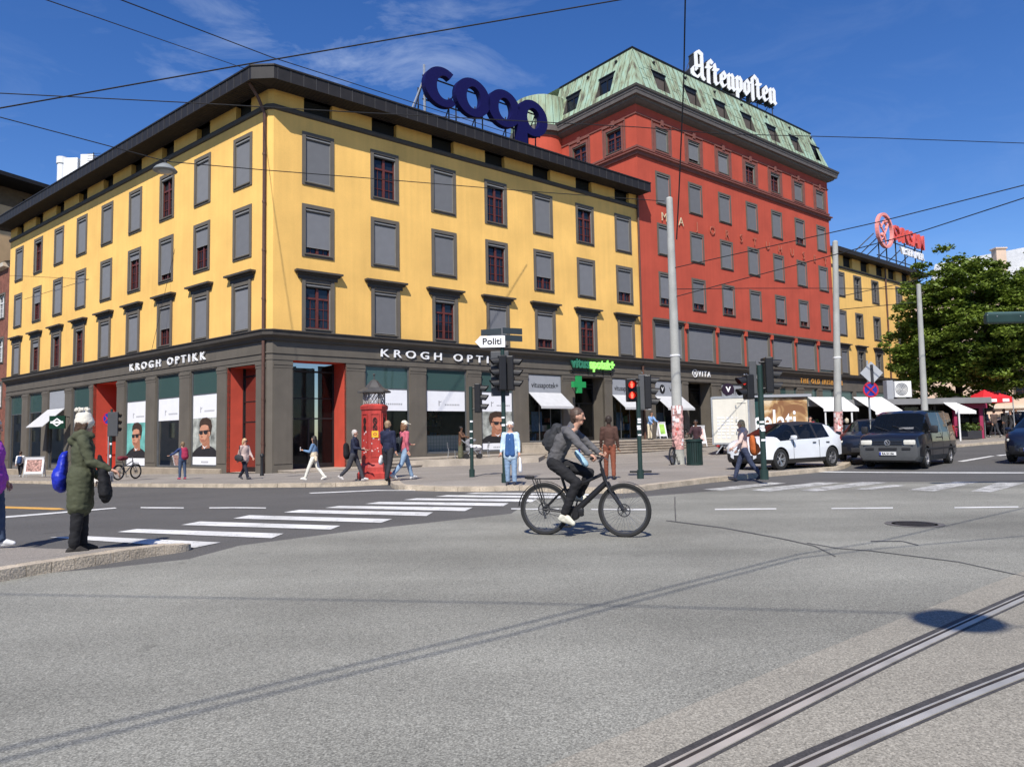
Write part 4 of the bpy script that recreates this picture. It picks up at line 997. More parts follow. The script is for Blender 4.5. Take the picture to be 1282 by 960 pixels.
mb = MB(); wall(mb, PO, -6, 15, 0, zt-3.2, [], 1.5); mb.quad(PO(15, 1.5, 0), PO(15, -12, 0), PO(15, -12, zt-3.2), PO(15, 1.5, zt-3.2)); mb.quad(PO(-6, 1.5, zt-3.2), PO(15, 1.5, zt-3.2), PO(15, -12, zt-3.2), PO(-6, -12, zt-3.2)); mb.build('wall', mat('ochre plaster', (.62, .4, .2), .9, .08, 1), ob, fix=False)
mb = MB(); wall(mb, PO, -6, 16, zt-3.2, zt, [(8.6, 9.6, zt-2.6, zt-.9), (11.2, 15.2, zt-2.6, zt-.6)], -1, .2); mb.build('attic_wall', mat('brown cladding', (.16, .11, .07), .8, .15, 2), ob, fix=False)
mb = MB(); box3(mb, PO, -8, 19, -9, 3.2, zt, zt+.5); mb.build('roof', M_fascia, ob)
one('window', M_glass, ob, PO, 8.6, 9.6, -1.15, -1.1, zt-2.6, zt-.9); wp = one('window', M_glass, ob, PO, 11.2, 15.2, -1.15, -1.1, zt-2.6, zt-.6)
mb = MB()
for s0, s1, z0, z1 in ((11.2, 11.35, zt-2.6, zt-.6), (15.05, 15.2, zt-2.6, zt-.6), (11.35, 15.05, zt-.75, zt-.6)): box3(mb, PO, s0, s1, -1.1, -.98, z0, z1)
mb.build('frame', M_wfr, wp)
# cream building behind the tree, facing us
M_cream = mat('cream render', (.62, .47, .36), .9, .07, .8, streak=.06)
cb = thing('cream_building', 'cream rendered building with dark shop openings behind the tree at the right', 'building', at(1230, 560, 70))
qa, qb = at(1150, 545, 72), at(1420, 545, 66)
u2 = qb-qa; u2.z = 0; u2.normalize(); n2 = V((u2.y, -u2.x, 0))
def PC(s, n, z): return V((qa.x, qa.y, 0))+u2*s+n2*n+UP*z
cw = [(5.8, 7.8), (8.4, 11.2), (13.4, 16.2)]
mb = MB(); wall(mb, PC, 0, 30, -1, 15, [(a, b, 4.2, 6.4) for a, b in cw]+[(a, b, 8.4, 10.8) for a, b in cw]+[(1, 5, -.2, 2.6), (7.8, 14, .2, 2.6), (15, 20, .2, 2.6)], 0, .3); mb.build('wall', M_cream, cb, fix=False)
mb = MB(); sweep(mb, [PC(0, 0, 0), PC(30, 0, 0)], rect(0, .25, 3.1, 3.4)); sweep(mb, [PC(0, 0, 0), PC(30, 0, 0)], rect(0, .3, 6.9, 7.2)); sweep(mb, [PC(0, 0, 0), PC(30, 0, 0)], rect(0, .5, 14.7, 15.2)); mb.build('string_course', MATS['pale plaster'], cb)
for a, b in cw:
    for z, h in ((4.2, 2.2), (8.4, 2.4)):
        window(cb, 'R', 0, 0, b-a+.2, h+.2, -1, b=.12, pos=PC((a+b)/2, 0, z-.1), rz=math.atan2(u2.y, u2.x), sash=M_wood)
for a, b in ((1, 5), (7.8, 14), (15, 20)): one('shop_window', M_dglass, cb, PC, a, b, -.5, -.3, -.2, 2.6)
mb = MB(); mb.hexa([PC(7.4, .02, 2.75), PC(14.4, .02, 2.75), PC(14.4, 1.0, 2.45), PC(7.4, 1.0, 2.45), PC(7.4, .02, 2.85), PC(14.4, .02, 2.85), PC(14.4, 1.0, 2.55), PC(7.4, 1.0, 2.55)]); mb.build('canopy', M_awn, cb)
# grey roofed block farther up the street
gb = thing('slate_roofed_building', 'far building with a pale grey slate roof, rooflights and chimney above the tree', 'building', at(1250, 540, 110))
ga, gb2 = at(1150, 350, 112), at(1400, 350, 100)
u3 = gb2-ga; u3.z = 0; u3.normalize(); n3 = V((u3.y, -u3.x, 0))
zr = at(1250, 333, 108).z; ze = at(1250, 402, 103).z
def PG(s, n, z): return V((ga.x, ga.y, 0))+u3*s+n3*n+UP*z
mb = MB(); wall(mb, PG, 0, 34, 0, ze, [], 0); mb.quad(PG(0, 0, 0), PG(0, -16, 0), PG(0, -16, ze), PG(0, 0, ze)); mb.build('wall', M_cream, gb, fix=False)
M_slate = mat('pale slate', (.42, .43, .44), .7, .12, .6, fine=.15, fscale=6)
zr0, zr1 = at(1205, 332, 117).z, at(1400, 288, 107).z-1.6
mb = MB(); mb.quad(PG(-.5, .4, ze), PG(34, .4, ze), PG(34, -6, zr1+1.6), PG(2.5, -6, zr0)); mb.quad(PG(-.5, .4, ze), PG(2.5, -6, zr0), PG(2.5, -10, zr0), PG(-.5, -16, ze)); mb.build('roof', M_slate, gb, fix=False)
mb = MB()
for s, k in ((15, .68), (16.7, .66), (18, .3), (21, .35)): 
    mb = MB(); c = PG(s, .4-6.4*k, ze+(zr1-ze)*k+.12); mb.box(c.x-.55, c.x+.55, c.y-.4, c.y+.4, c.z-.35, c.z+.4); mb.build('rooflight', M_black, gb)
mb = MB(); c = at(1251, 327, 108); mb.bbox(c, (1.5, 1.2, 3.6), .04); mb.bbox(c+UP*1.85, (1.8, 1.5, .25), .04); mb.build('chimney', M_cream, gb)
# ------------------------------------------------------------------ lettering and signs
M_navy = mat('navy enamel', (.005, .004, .06), .6, .05, 3, spec=.2)
M_navyd = mat('navy edge', (.012, .013, .06), .4, .05, 3)
M_strut = mat('dark strut', (.03, .03, .035), .6, .1, 4)
# coop rooftop lettering
NC = -.8
def cz(x, y): return onR(x, y, NC)
sg = thing('rooftop_sign', 'huge rounded navy letters reading coop on the eaves of the yellow corner building', 'rooftop sign', PR(14, NC, 20.5))
MC = planeM(C0+NR*NC, DR, NR)
def rope(cx_, cz_, rx, ry, ix, iy, off=.12, a0=0, a1=2*math.pi, n=40, tilt=.0):
    o, i_ = [], []
    cl = a1-a0 > 6.2
    for k in range(n if cl else n+1):
        a = a0+(a1-a0)*k/n; o.append((cx_+rx*math.cos(a)+tilt*math.sin(a), cz_+ry*math.sin(a))); i_.append((cx_+off+ix*math.cos(a)+tilt*math.sin(a), cz_+iy*math.sin(a)))
    return o, i_, cl
def letter(name, parts):
    mb = MB()
    for k, p in enumerate(parts):
        if p[0] == 'r': mb.ring(p[1], p[2], 0-.002*k, .4+.002*k, MC, p[3])
        else: mb.prism(p[1], -.002*k, .4+.002*k, MC)
    mb.build(name, M_navy, sg)
def mid(a, b): return ((a[0]+b[0])/2, (a[1]+b[1])/2)
c_c = (cz(552, 112)[0], mid(cz(546, 87), cz(560, 135))[1]); o1 = (13.1, mid(cz(577, 99), cz(596, 145))[1]); o2 = (15.72, mid(cz(616, 113), cz(634, 158))[1]); p1 = (18.3, mid(cz(656, 127), cz(670, 169))[1])
rh = (cz(577, 99)[1]-cz(596, 145)[1])/2
zc = (o1[1]+o2[1]+c_c[1])/3
rh = max(1.25, min(1.42, rh)); zc -= .12
o, i_, cl = rope(10.98, zc, 1.34, rh, .6, rh*.6, .14, .95, 5.5, 30); letter('letter', [('r', o, i_, False)])
for cxx in (13.28, 15.85):
    o, i_, cl = rope(cxx, zc, 1.37, rh, .56, rh*.58, .05); letter('letter', [('r', o, i_, True)])
o, i_, cl = rope(18.32, zc, 1.36, rh, .58, rh*.58, .08); letter('letter', [('r', o, i_, True), ('p', [(16.98, zc+.3), (16.98, zc-rh*1.55), (17.8, zc-rh*1.55), (17.8, zc+.0)])])
mb = MB()
for s in (10.0, 12.3, 14.4, 17.0, 19.0):
    for d in (-.15, -.95): mb.tube([PR(s, NC+d, 19.9), PR(s, NC+d, zc+.8 if d > -.5 else zc+.2)], .05, 6)
    mb.tube([PR(s, NC-.15, zc+.6), PR(s-.5, NC-1.6, 20.3)], .04, 6); mb.tube([PR(s, NC-.15, zc-.9), PR(s+.6, NC-.95, 20.4)], .035, 6)
for z in (zc-.9, zc+.6): mb.tube([PR(9.8, NC-.12, z), PR(19.4, NC-.12, z)], .05, 6)
mb.build('support_frame', M_strut, sg)
mb = MB(); mb.tube([PR(9.92, NC-.1, 19.9), PR(9.92, NC-.1, zc+1.3)], .08, 6); mb.tube([PR(9.92, NC-.1, zc+.5), PR(8.6, NC-.1, 20.25)], .05, 6); mb.build('end_post', M_steel, sg)
# newspaper lettering in blackletter, drawn with a broad nib
sg = thing('rooftop_sign', 'tall white blackletter newspaper name Aftenposten standing on the copper roof ridge', 'rooftop sign', PR(39.3, -2.5, 32))
pA = PR(39.3, -2.5, 33.3); pB = PR(50.7, -.9, 33.3); uu = (pB-pA); Ltot = uu.length; uu.normalize(); nn_ = V((uu.y, -uu.x, 0))
GL = {'A': (1.2, [[(.4, 1.62), (.42, .55)], [(.36, 1.6), (.6, 1.74), (.9, 1.6)], [(.88, 1.62), (.88, .2), (1.04, .04)], [(.44, .78), (.86, .9)], [(.24, .74), (.07, .56), (.08, .26), (.3, .07), (.56, .12), (.68, .34)]]),
      'f': (.6, [[(.22, 1.28), (.22, -.05), (.26, -.2)], [(.2, 1.25), (.36, 1.42), (.56, 1.28)], [(.04, .93), (.46, .97)]]),
      't': (.56, [[(.14, 1.25), (.2, 1.05), (.2, .16), (.32, .04), (.48, .16)], [(.04, .92), (.46, .97)]]),
      'e': (.66, [[(.17, .8), (.17, .2), (.32, .04), (.56, .2)], [(.17, .8), (.36, .97), (.53, .76), (.5, .6), (.2, .44)]]),
      'n': (.76, [[(.04, .84), (.16, .94), (.16, .1), (.26, .02)], [(.16, .78), (.4, .97), (.53, .84), (.53, .12), (.66, .02)]]),
      'p': (.7, [[(.04, .88), (.16, .98), (.16, -.42)], [(.16, .84), (.36, .98), (.52, .8), (.52, .22), (.36, .05), (.16, .16)]]),
      'o': (.68, [[(.15, .8), (.15, .2), (.33, .03), (.52, .22), (.52, .8), (.34, .97), (.15, .8)]]),
      's': (.5, [[(.2, 1.28), (.2, -.05), (.24, -.2)], [(.2, 1.25), (.34, 1.42), (.54, 1.28)], [(.05, .92), (.2, .96)]])}
word = 'Aftenposten'
tot = sum(GL[c][0] for c in word); un = Ltot/tot; x = 0
MA = planeM(pA, uu, nn_)
def hull(pts):
    pts = sorted(set(pts)); 
    def half(ps):
        h = []
        for p in ps:
            while len(h) > 1 and (h[-1][0]-h[-2][0])*(p[1]-h[-2][1])-(h[-1][1]-h[-2][1])*(p[0]-h[-2][0]) <= 0: h.pop()
            h.append(p)
        return h
    a, b = half(pts), half(pts[::-1]); return a[:-1]+b[:-1]
for ch_ in word:
    wd_, st = GL[ch_]; mb = MB(); k = 0
    for dk in (0, 1):
        mb.cur = dk
        for pl in st:
            for i in range(len(pl)-1):
                pts = []
                for px_, py_ in (pl[i], pl[i+1]):
                    for sx_, sy_ in ((.125, .075), (-.125, -.075), (.085, .12), (-.085, -.12)):
                        g = 1 if dk == 0 else 1.18
                        pts.append((round((x+px_+sx_*g)*un, 4), round((py_+sy_*g)*un, 4)))
                k += 1
                if dk == 0: mb.prism(hull(pts), -.02-.001*k, .06+.002*k, MA)
                else: mb.prism(hull(pts), -.62-.002*k, -.05-.001*k, MA)
    x += wd_
    mb.build('letter', [M_wsign, M_strut], sg)
mb = MB()
for i in range(6):
    p = pA+uu*(Ltot*(.03+.19*i))-nn_*.35
    mb.tube([p-UP*2.2, p+UP*.8], .05, 6); mb.tube([p+UP*.6, p-nn_*1.8-UP*1.2], .035, 6); mb.tube([p-UP*1.0, p+uu*1.2-UP*1.0-nn_*.2], .03, 6)
mb.tube([pA-nn_*.35-UP*.2, pA-nn_*.35-UP*.2+uu*Ltot], .05, 6); mb.tube([pA+UP*1.6-uu*.1, pA-uu*1.6-UP*1.4], .03, 6)
p = pA+uu*Ltot*.42-UP*.75; mb.bbox(p, (.9, .5, .4), .03)
mb.build('support_frame', M_strut, sg)
# optician sign on the far roof
M_coral = mat('coral sign', (.72, .10, .075), .5, .05, 3); M_coralb = mat('coral ring light', (.85, .3, .26), .5, .05, 3)
sg = thing('rooftop_sign', 'coral red optician sign with a round emblem on the farther yellow roof', 'rooftop sign', PR(71, -.5, 20.5))
MS = planeM(C0-NR*.5, DR, NR)
a, b = onR(1096, 290, -.5), onR(1117, 292, -.5); cs, czz = 71.9, 24.15; rr_ = 2.05
mb = MB(); mb.ring(ell(cs, czz, rr_, rr_, 36), ell(cs, czz, rr_-.3, rr_-.3, 36), 0, .35, MS); mb.build('ring', M_coralb, sg)
mb = MB()
for pl in ([(-1.5, .9), (-.3, -.2), (.2, -1.5)], [(-.9, -1.2), (0, -.3), (.9, .9)], [(-1.0, .2), (-.2, 1.0), (.5, .7), (.2, .2)]):
    mb.tube([MS @ V((cs+p[0], czz+p[1], .2)) for p in pl], .11, 6)
mb.sphere(MS @ V((cs+.2, czz+1.1, .2)), .28, 10); mb.sphere(MS @ V((cs-.8, czz-.6, .2)), .24, 10); mb.build('emblem', M_coralb, sg, smooth=50)
mb = MB(); text_mb(mb, 'SYNSAM', planeM(PR(74.2, -.5, 23.5), DR, NR), 2.5, .3, .04, width=8.6); mb.build('lettering', M_coral, sg)
mb = MB(); text_mb(mb, 'VI SER MER', planeM(PR(76.0, -.5, 22.15), DR, NR), 1.15, .2, .03, width=6.8); mb.build('tagline', M_wsign, sg)
mb = MB()
for s in (71, 73, 75.5, 78, 81, 83): mb.tube([PR(s, -.7, 19.9), PR(s, -.7, 24)], .07, 6)
for s in (66.5, 68, 69.5, 72, 75, 78): mb.tube([PR(s, -2.5, 20.3), PR(s+3.4, -.7, 23.6)], .06, 6)
for z in (21.2, 23.3): mb.tube([PR(70.5, -.7, z), PR(83, -.7, z)], .06, 6)
mb.build('support_frame', M_strut, sg)
# wall lettering
def wall_sign(txt, label, side, s, z, width, size, m=M_wsign, depth=.08, bold=.006, spacing=1.6, n=.05, name='wall_lettering', cat='shop sign'):
    u_, n_ = (DR, NR) if side == 'R' else (-DL, NL); o = PT[side](s, n, z); M = planeM(o, u_, n_)
    mb = MB(); text_mb(mb, txt, M, size, depth, bold, width=width, spacing=spacing)
    t = thing(name, label, cat, o); Mi = M.inverted()
    def wid(q_): q = MB(); text_mb(q, q_, M, size, depth, bold, spacing=spacing); return max((Mi @ v).x for v in q.v)
    k = width/wid(txt)
    for i, c in enumerate(txt):                                   # each letter is a part of its own
        if c == ' ': continue
        mb = MB(); text_mb(mb, c, M @ Matrix.Translation(((wid(txt[:i+1])-wid(c))*k, 0, 0)) @ Matrix.Diagonal((k, 1, 1, 1)), size, depth, bold); mb.build('letter', m, t)
    return t
wall_sign('KROGH OPTIKK', 'white raised letters KROGH OPTIKK on the right front above the optician windows', 'R', 6.2, 5.92, 9.3, .62)
wall_sign('KROGH OPTIKK', 'white raised letters KROGH OPTIKK on the left front above the portrait posters', 'L', 15.3, 5.93, 9.3, .62)
M_led = mat('lit green letters', (.3, .75, .15), .4, 0, emit=((.3, .85, .15), .55)); M_ledd = mat('dark green letters', (.04, .2, .12), .4, 0)
sg = thing('shop_sign', 'green lit pharmacy lettering with plus above the grey recessed pharmacy entrance', 'shop sign', PR(20.7, .1, 5.9))
mb = MB(); text_mb(mb, 'vitus', planeM(PR(20.75, .15, 5.98), DR, NR), .95, .12, .03, width=1.75); mb.build('dark_word', M_ledd, sg)
mb = MB(); text_mb(mb, 'apotek+', planeM(PR(22.55, .15, 5.98), DR, NR), .95, .12, .03, width=2.5); mb.build('lit_word', M_led, sg)
mb = MB(); box3(mb, PR, 20.75, 25.0, .08, .13, 5.72, 5.8)
for s in (21, 22.5, 24, 24.8): box3(mb, PR, s, s+.06, .03, .1, 5.6, 6.3)
mb.build('rail', M_black, sg)
sg = thing('cross_sign', 'green pharmacy cross box projecting from the grey pier beside the entrance', 'shop sign', PR(20.9, 0, 4.4))
M_gc = mat('green cross', (.02, .28, .08), .4, .03, 4)
mb = MB(); cx0 = PR(20.9, .75, 4.75); Mx = planeM(cx0, (DR+NR*.0).normalized(), NR)
cr_ = [(.17, .5), (-.17, .5), (-.17, .17), (-.5, .17), (-.5, -.17), (-.17, -.17), (-.17, -.5), (.17, -.5), (.17, -.17), (.5, -.17), (.5, .17), (.17, .17)]
mb.prism([(x*1.15, y*1.15) for x, y in cr_], -.12, .12, Mx); mb.build('cross', M_gc, sg)
mb = MB(); mb.tube([PR(20.9, 0, 4.75), PR(20.9, .64, 4.75)], .04, 6); mb.build('bracket', M_black, sg)
wall_sign('VITA', 'small white letters VITA with a round mark above the red building shop door', 'R', 35.1, 5.9, 1.6, .62)
mb = MB(); Mv = planeM(PR(34.65, .06, 6.12), DR, NR); mb.ring(ell(0, 0, .33, .33, 20), ell(0, 0, .27, .27, 20), 0, .06, Mv); text_mb(mb, 'v', planeM(PR(34.65, .06, 5.98), DR, NR), .5, .05, .02, align='CENTER'); tag(mb.build('round_mark', M_wsign), 'white ringed letter v just left of the letters VITA', 'shop sign')
wall_sign('NARVESEN', 'white shop letters above the trailer half hidden by the traffic light', 'R', 41.5, 5.9, 4.6, .68)
wall_sign('THE OLD IRISH PUB', 'gold letters THE OLD IRISH PUB on the dark fascia beside the tall pole', 'R', 50.9, 5.85, 8.2, .68, mat('gold letters', (.5, .24, .05), .4, .05, 4))
letters = 'MAJORSTUHUSET'
for i, c in enumerate(letters):
    mb = MB(); text_mb(mb, c, planeM(PR(31.35+2.112*i, .16, 17.98), DR, NR), 1.0, .05, -.012, align='CENTER')
    tag(mb.build('wall_letter', mat('cream letters', (.62, .5, .32), .5, .05, 3) if i < 2 else mat('reddish letters', (.4, .13, .075), .5, .1, 3)), 'thin cream letter %s on the red front, %s' % (c, ('at its left edge', 'just right of the pole top', 'between the A and the O', 'right of the J', 'between the O and an S', 'between the R and a T', 'between an S and a U', 'left of the H', 'between the two letters U', 'right of the H', 'between a U and the E', 'between an S and the last T', 'at its right corner')[i]), 'wall letter', 'letters across the red front')  # letters after the first two get a duller, redder colour
sg = thing('shop_sign', 'round black projecting sign with white letter V above the trailer', 'shop sign', PR(38.0, 0, 5))
mb = MB(); pv = PR(37.9, .9, 4.85); Mv = planeM(pv, V((1, 0, 0)), V((0, -1, 0))); mb.lathe([(0, -.08), (.5, -.08), (.5, .08), (0, .08)], 24, Mv); mb.build('disc', mat('plum black', (.02, .008, .02), .4, 0), sg)
mb = MB(); text_mb(mb, 'V', planeM(pv-V((0, .09, .2)), V((1, 0, 0)), V((0, -1, 0))), .6, .02, .02, align='CENTER'); mb.build('letter', M_wsign, sg)
mb = MB(); mb.tube([PR(37.9, .02, 4.85), PR(37.9, .5, 4.85)], .03, 6); mb.build('bracket', M_black, sg)
# flower shop style board and blind on the left front
sg = thing('shop_sign', 'dark green projecting board with a white diamond emblem on the left front', 'shop sign', PL(24.9, 0, 3))
pb_ = PL(24.8, .8, 2.95); Mv = planeM(pb_, V((1, 0, 0)), V((0, -1, 0)))
mb = MB(); mb.prism([(-.55, -.45), (.55, -.45), (.55, .45), (-.55, .45)], -.06, .06, Mv); mb.build('board', mat('bottle green', (.006, .035, .02), .4, .05, 3), sg)
mb = MB(); mb.ring([(-.42, 0), (0, -.3), (.42, 0), (0, .3)], [(-.3, 0), (0, -.2), (.3, 0), (0, .2)], .062, .07, Mv); mb.prism([(-.45, -.07), (.45, -.07), (.45, .07), (-.45, .07)], .071, .078, Mv); mb.build('emblem', M_wsign, sg)
mb = MB(); mb.tube([PL(24.8, 0, 3.3), PL(24.8, .8, 3.45)], .03, 6); mb.build('bracket', M_black, sg)
aw = MB(); p = [PL(29, .02, 4.0), PL(25.8, .02, 4.0), PL(25.8, 1.4, 2.7), PL(29, 1.4, 2.7)]; aw.hexa([q-UP*.04 for q in p]+p); aw.build('awning', M_awn, bld)
aw = MB(); box3(aw, PL, 25.95, 28.9, -.12, -.06, 4.0, 5.3); aw.build('window_blind', M_signgrey, bld)
# ------------------------------------------------------------------ poles, signals, furniture
M_pole = mat('concrete grey pole', (.38, .38, .35), .7, .12, 2, fine=.08, fscale=30, streak=.12)
M_green = mat('dark green pole', (.018, .04, .035), .45, .1, 4)
M_sig = mat('signal black', (.012, .012, .013), .45, .1, 5)
M_sigback = mat('signal back board', (.075, .077, .08), .5, .08, 4)
M_sticker = mat('sticker layers', (.55, .3, .27), .8, .5, 6, fine=.5, fscale=14)
M_lamp = mat('dark lens', (.02, .015, .015), .15, .1, 5)
M_redlamp = mat('lit red lens', (.2, .01, .008), .3, 0, emit=((1, .03, .015), .5))
def pole(px, py, top_px, label, r0, r1, dz=.12, ring=None, stick=None):
    b = gpt(px, py, dz); tp = at(top_px[0], top_px[1], b.y); h = tp.z-b.z
    t = thing('street_pole', label, 'pole', b); top = V((tp.x, b.y, tp.z))
    mb = MB(); mb.tube([b, b.lerp(top, .5), top], [r0, (r0+r1)/2, r1], 16); mb.sphere(top, (r1, r1, r1*.6), 12); mb.build('shaft', M_pole, t, smooth=40)
    mb = MB(); mb.tube([b, b+UP*.35], r0*1.25, 16); mb.build('base_collar', M_pole, t, smooth=40)
    if ring:
        k = ring; mb = MB(); p = b.lerp(top, k); mb.tube([p, p+UP*.06], (r0+(r1-r0)*k)*1.12, 16); mb.build('band', M_wsign, t)
    if stick:
        a, c = b.lerp(top, stick[0]), b.lerp(top, stick[1]); mb = MB(); a, c = b.lerp(top, stick[0]), b.lerp(top, stick[1]); mb.tube([a, c], r0*1.04, 16, False); st_ = mb.build('posters', M_sticker, t, smooth=40)
        mb = MB(); random.seed(px)
        for i in range(26):
            an = random.uniform(-3.0, -.1); k = random.uniform(.02, .95); p = a.lerp(c, k); r = r0*1.055+i*.0006
            w_, hh = random.uniform(.25, .6), random.uniform(.07, .2); mb = MB()
            pts = [V((p.x+r*math.cos(an+w_*j/4), p.y+r*math.sin(an+w_*j/4), p.z+z)) for z in (0, hh) for j in range(5)]
            mb.add(pts, [(j, j+1, j+6, j+5) for j in range(4)]); mb.build('scrap', random.choice([mat('scrap pink', (.7, .35, .33), .8), mat('scrap white', (.75, .72, .7), .8), mat('scrap red', (.5, .1, .08), .8), mat('scrap pale', (.6, .45, .4), .8)]), t)
    return t, b, top
pole_a, pa0, paT = pole(850, 581, (838, 249), 'thick grey street pole with pink peeling posters standing beside the litter bin', .225, .135, .12, .4, (.055, .215))
pole_b, pb0, pbT = pole(1050, 570, (1045.5, 303), 'grey street pole with pink posters just left of the black van', .175, .115, .12, .45, (.07, .2))
pole_c, pc0, pcT = pole(1160, 562, (1150, 357), 'slim pale steel pole in front of the big tree behind the van', .15, .09, .3)
def signal_head(mb, mbl, c, d, n=3, lit=(), r=.1, s=.3, mlit=None):
    """black signal box; lamps look along d"""
    d = V((d[0], d[1], 0)).normalized(); sx = V((-d.y, d.x, 0)); M = Matrix(((sx.x, d.x, 0, c.x), (sx.y, d.y, 0, c.y), (0, 0, 1, c.z), (0, 0, 0, 1)))
    h = n*s
    mb.bbox(V((0, 0, 0)), (.3, .2, h+.06), .03, M)
    for i in range(n):
        z = h/2-s/2-i*s
        a = [M @ V((r*1.2*math.cos(t), .1+.0, z+r*1.2*math.sin(t))) for t in [math.pi*(-.15+1.3*k/10) for k in range(11)]]
        b_ = [M @ V((r*1.2*math.cos(t), .1+.26*(.65+.35*math.sin(t)), z+r*1.2*math.sin(t)-.02)) for t in [math.pi*(-.15+1.3*k/10) for k in range(11)]]
        mb.add(a+b_, [(k, k+1, 12+k, 11+k) for k in range(10)]); mb.add(a[::-1]+b_[::-1], [(k, k+1, 12+k, 11+k) for k in range(10)])
        tgt = mbl[1] if i in lit else mbl[0]
        tgt.lathe([(0, .012), (r*.6, .008), (r, 0)], 14, M @ Matrix.Translation((0, .103, z)) @ Matrix.Rotation(-math.pi/2, 4, 'X'))
def signal_post(px, py, top_y, label, heads, r=.055, extra=None, boards=(), stickers=True, dz=.12):
    b = gpt(px, py, dz); H_ = at(px, top_y, b.y).z-b.z
    t = thing('traffic_light', label, 'traffic light', b)
    mb = MB(); mb.tube([b, b+UP*H_], r, 12); mb.tube([b, b+UP*.25], r*1.5, 12); mb.build('post', M_green, t, smooth=40)
    for (dx, z, d, n, lit) in heads:
        c = b+V((dx[0], dx[1], z)); m1 = MB(); l0, l1 = MB(), MB(); signal_head(m1, (l0, l1), c, d, n, lit)
        m1.tube([c+UP*(n*.15-.1), V((b.x, b.y, c.z+n*.15-.1))], .03, 6); m1.tube([c-UP*(n*.15-.1), V((b.x, b.y, c.z-n*.15+.1))], .03, 6)
        hd = m1.build('signal_head', M_sig, t)
        if l0.v: l0.build('lens', M_lamp, hd, smooth=60)
        if l1.v: l1.build('lit_lens', M_redlamp, hd, smooth=60)
    for (c, sz, d) in boards:
        d = V((*d, 0)).normalized(); sx = V((-d.y, d.x, 0)); p = b+V(c); M = Matrix(((sx.x, d.x, 0, p.x), (sx.y, d.y, 0, p.y), (0, 0, 1, p.z), (0, 0, 0, 1)))
        mb = MB(); mb.bbox(V((0, 0, 0)), (sz[0], .05, sz[1]), .02, M); mb.build('back_board', M_sigback, t)
    if stickers:
        mb = MB(); random.seed(px)
        for k in range(5):
            z = random.uniform(.9, 1.9); mb.lathe([(r*1.06, z), (r*1.06, z+random.uniform(.03, .07))], 8, Matrix.Translation(b), ang=1.8, a0=-2.6+random.uniform(-.4, .4))
        mb.build('sticker', M_wsign, t)
    return t, b
XR = (1, -.15); XL = (-1, -.2); TW = (0, -1)
signal_post(591, 597, 484, 'dark green traffic light post facing right, beside the stroller and cafe chairs', [((.24, -.02), 2.55, XR, 3, ())], .06)
t6, b6 = signal_post(632, 604, 424, 'tall traffic light mast carrying the white Politi arrow sign and street name boards', [((-.02, -.2), 3.0, XL, 3, ()), ((.22, .0), 3.0, XR, 3, ())], .06, boards=[((-.08, .0, 3.0), (.5, 1.25), TW)])
mb = MB(); Mt = planeM(b6+V((0, -.09, 3.72)), V((1, 0, 0)), V((0, -1, 0)))
mb.prism([(-.75, .16), (-.6, 0), (.08, 0), (.08, .32), (-.6, .32)], 0, .02, Mt); sgn = mb.build('arrow_sign', M_wsign, t6)
mb = MB(); text_mb(mb, 'Politi', planeM(b6+V((-.54, -.113, 3.805)), V((1, 0, 0)), V((0, -1, 0))), .25, .006, .004, width=.52); mb.build('lettering', M_black, sgn)
for dd, z, w_ in (((1, -.35), 4.08, (-.62, -.02)), ((1, .5), 4.1, (.02, .62))):
    u_ = V((*dd, 0)).normalized(); mb = MB(); Mn = planeM(b6+V((0, -.07, z)), u_, V((u_.y, -u_.x, 0)))
    mb.prism([(w_[0], 0), (w_[1], 0), (w_[1], .17), (w_[0], .17)], 0, .02, Mn); mb.prism([(w_[0], -.2), (w_[1], -.2), (w_[1], -.03), (w_[0], -.03)], 0, .02, Mn); mb.build('street_name_board', mat('slate board', (.03, .04, .045), .5, .1, 4), t6)
t6, b6 = signal_post(802, 599, 484, 'traffic light post with two lit red pedestrian lamps facing the camera', [((-.2, -.08), 2.5, TW, 2, (0, 1)), ((.3, .1), 2.45, XR, 3, ())], .065, boards=[((.16, .02, 2.45), (.26, 1.0), TW)])
mb = MB(); mb.tube([b6+V((-.3, -.02, .2)), b6+V((.32, .02, .2))], .03, 8); mb.build('dark_bar', M_black, t6)  # thin dark line crossing the post just above the ground
mb = MB()
for zz in (2.65, 2.35):                                             # little standing figures in the red lamps
    M_ = planeM(b6+V((-.2, -.205, zz)), V((1, 0, 0)), V((0, -1, 0)))
    mb.prism(ell(0, .065, .024, .024, 8), 0, .004, M_); mb.prism([(-.042, .035), (.042, .035), (.024, -.085), (-.024, -.085)], .0, .005, M_)
mb.build('pedestrian_symbol', mat('red symbol', (1, .1, .07), .4, 0, emit=((1, .1, .06), 2.5)), t6)
t6, b6 = signal_post(957, 600, 457, 'tall green traffic light post with a grey back board beside the white car', [((.22, -.05), 2.75, XR, 3, ()), ((.24, .12), 2.75, (1, .3), 3, ()), ((-.32, .0), 2.45, XL, 2, (0,))], .075, boards=[((-.19, -.02, 2.7), (.19, .9), TW)])
t6, b6 = signal_post(138, 603, 512, 'traffic light seen from behind at the left beside the red doorway', [((.1, .05), 2.55, (.3, 1), 3, ())], .05, boards=[((.1, -.08, 2.5), (.52, 1.05), (-.25, -1))])
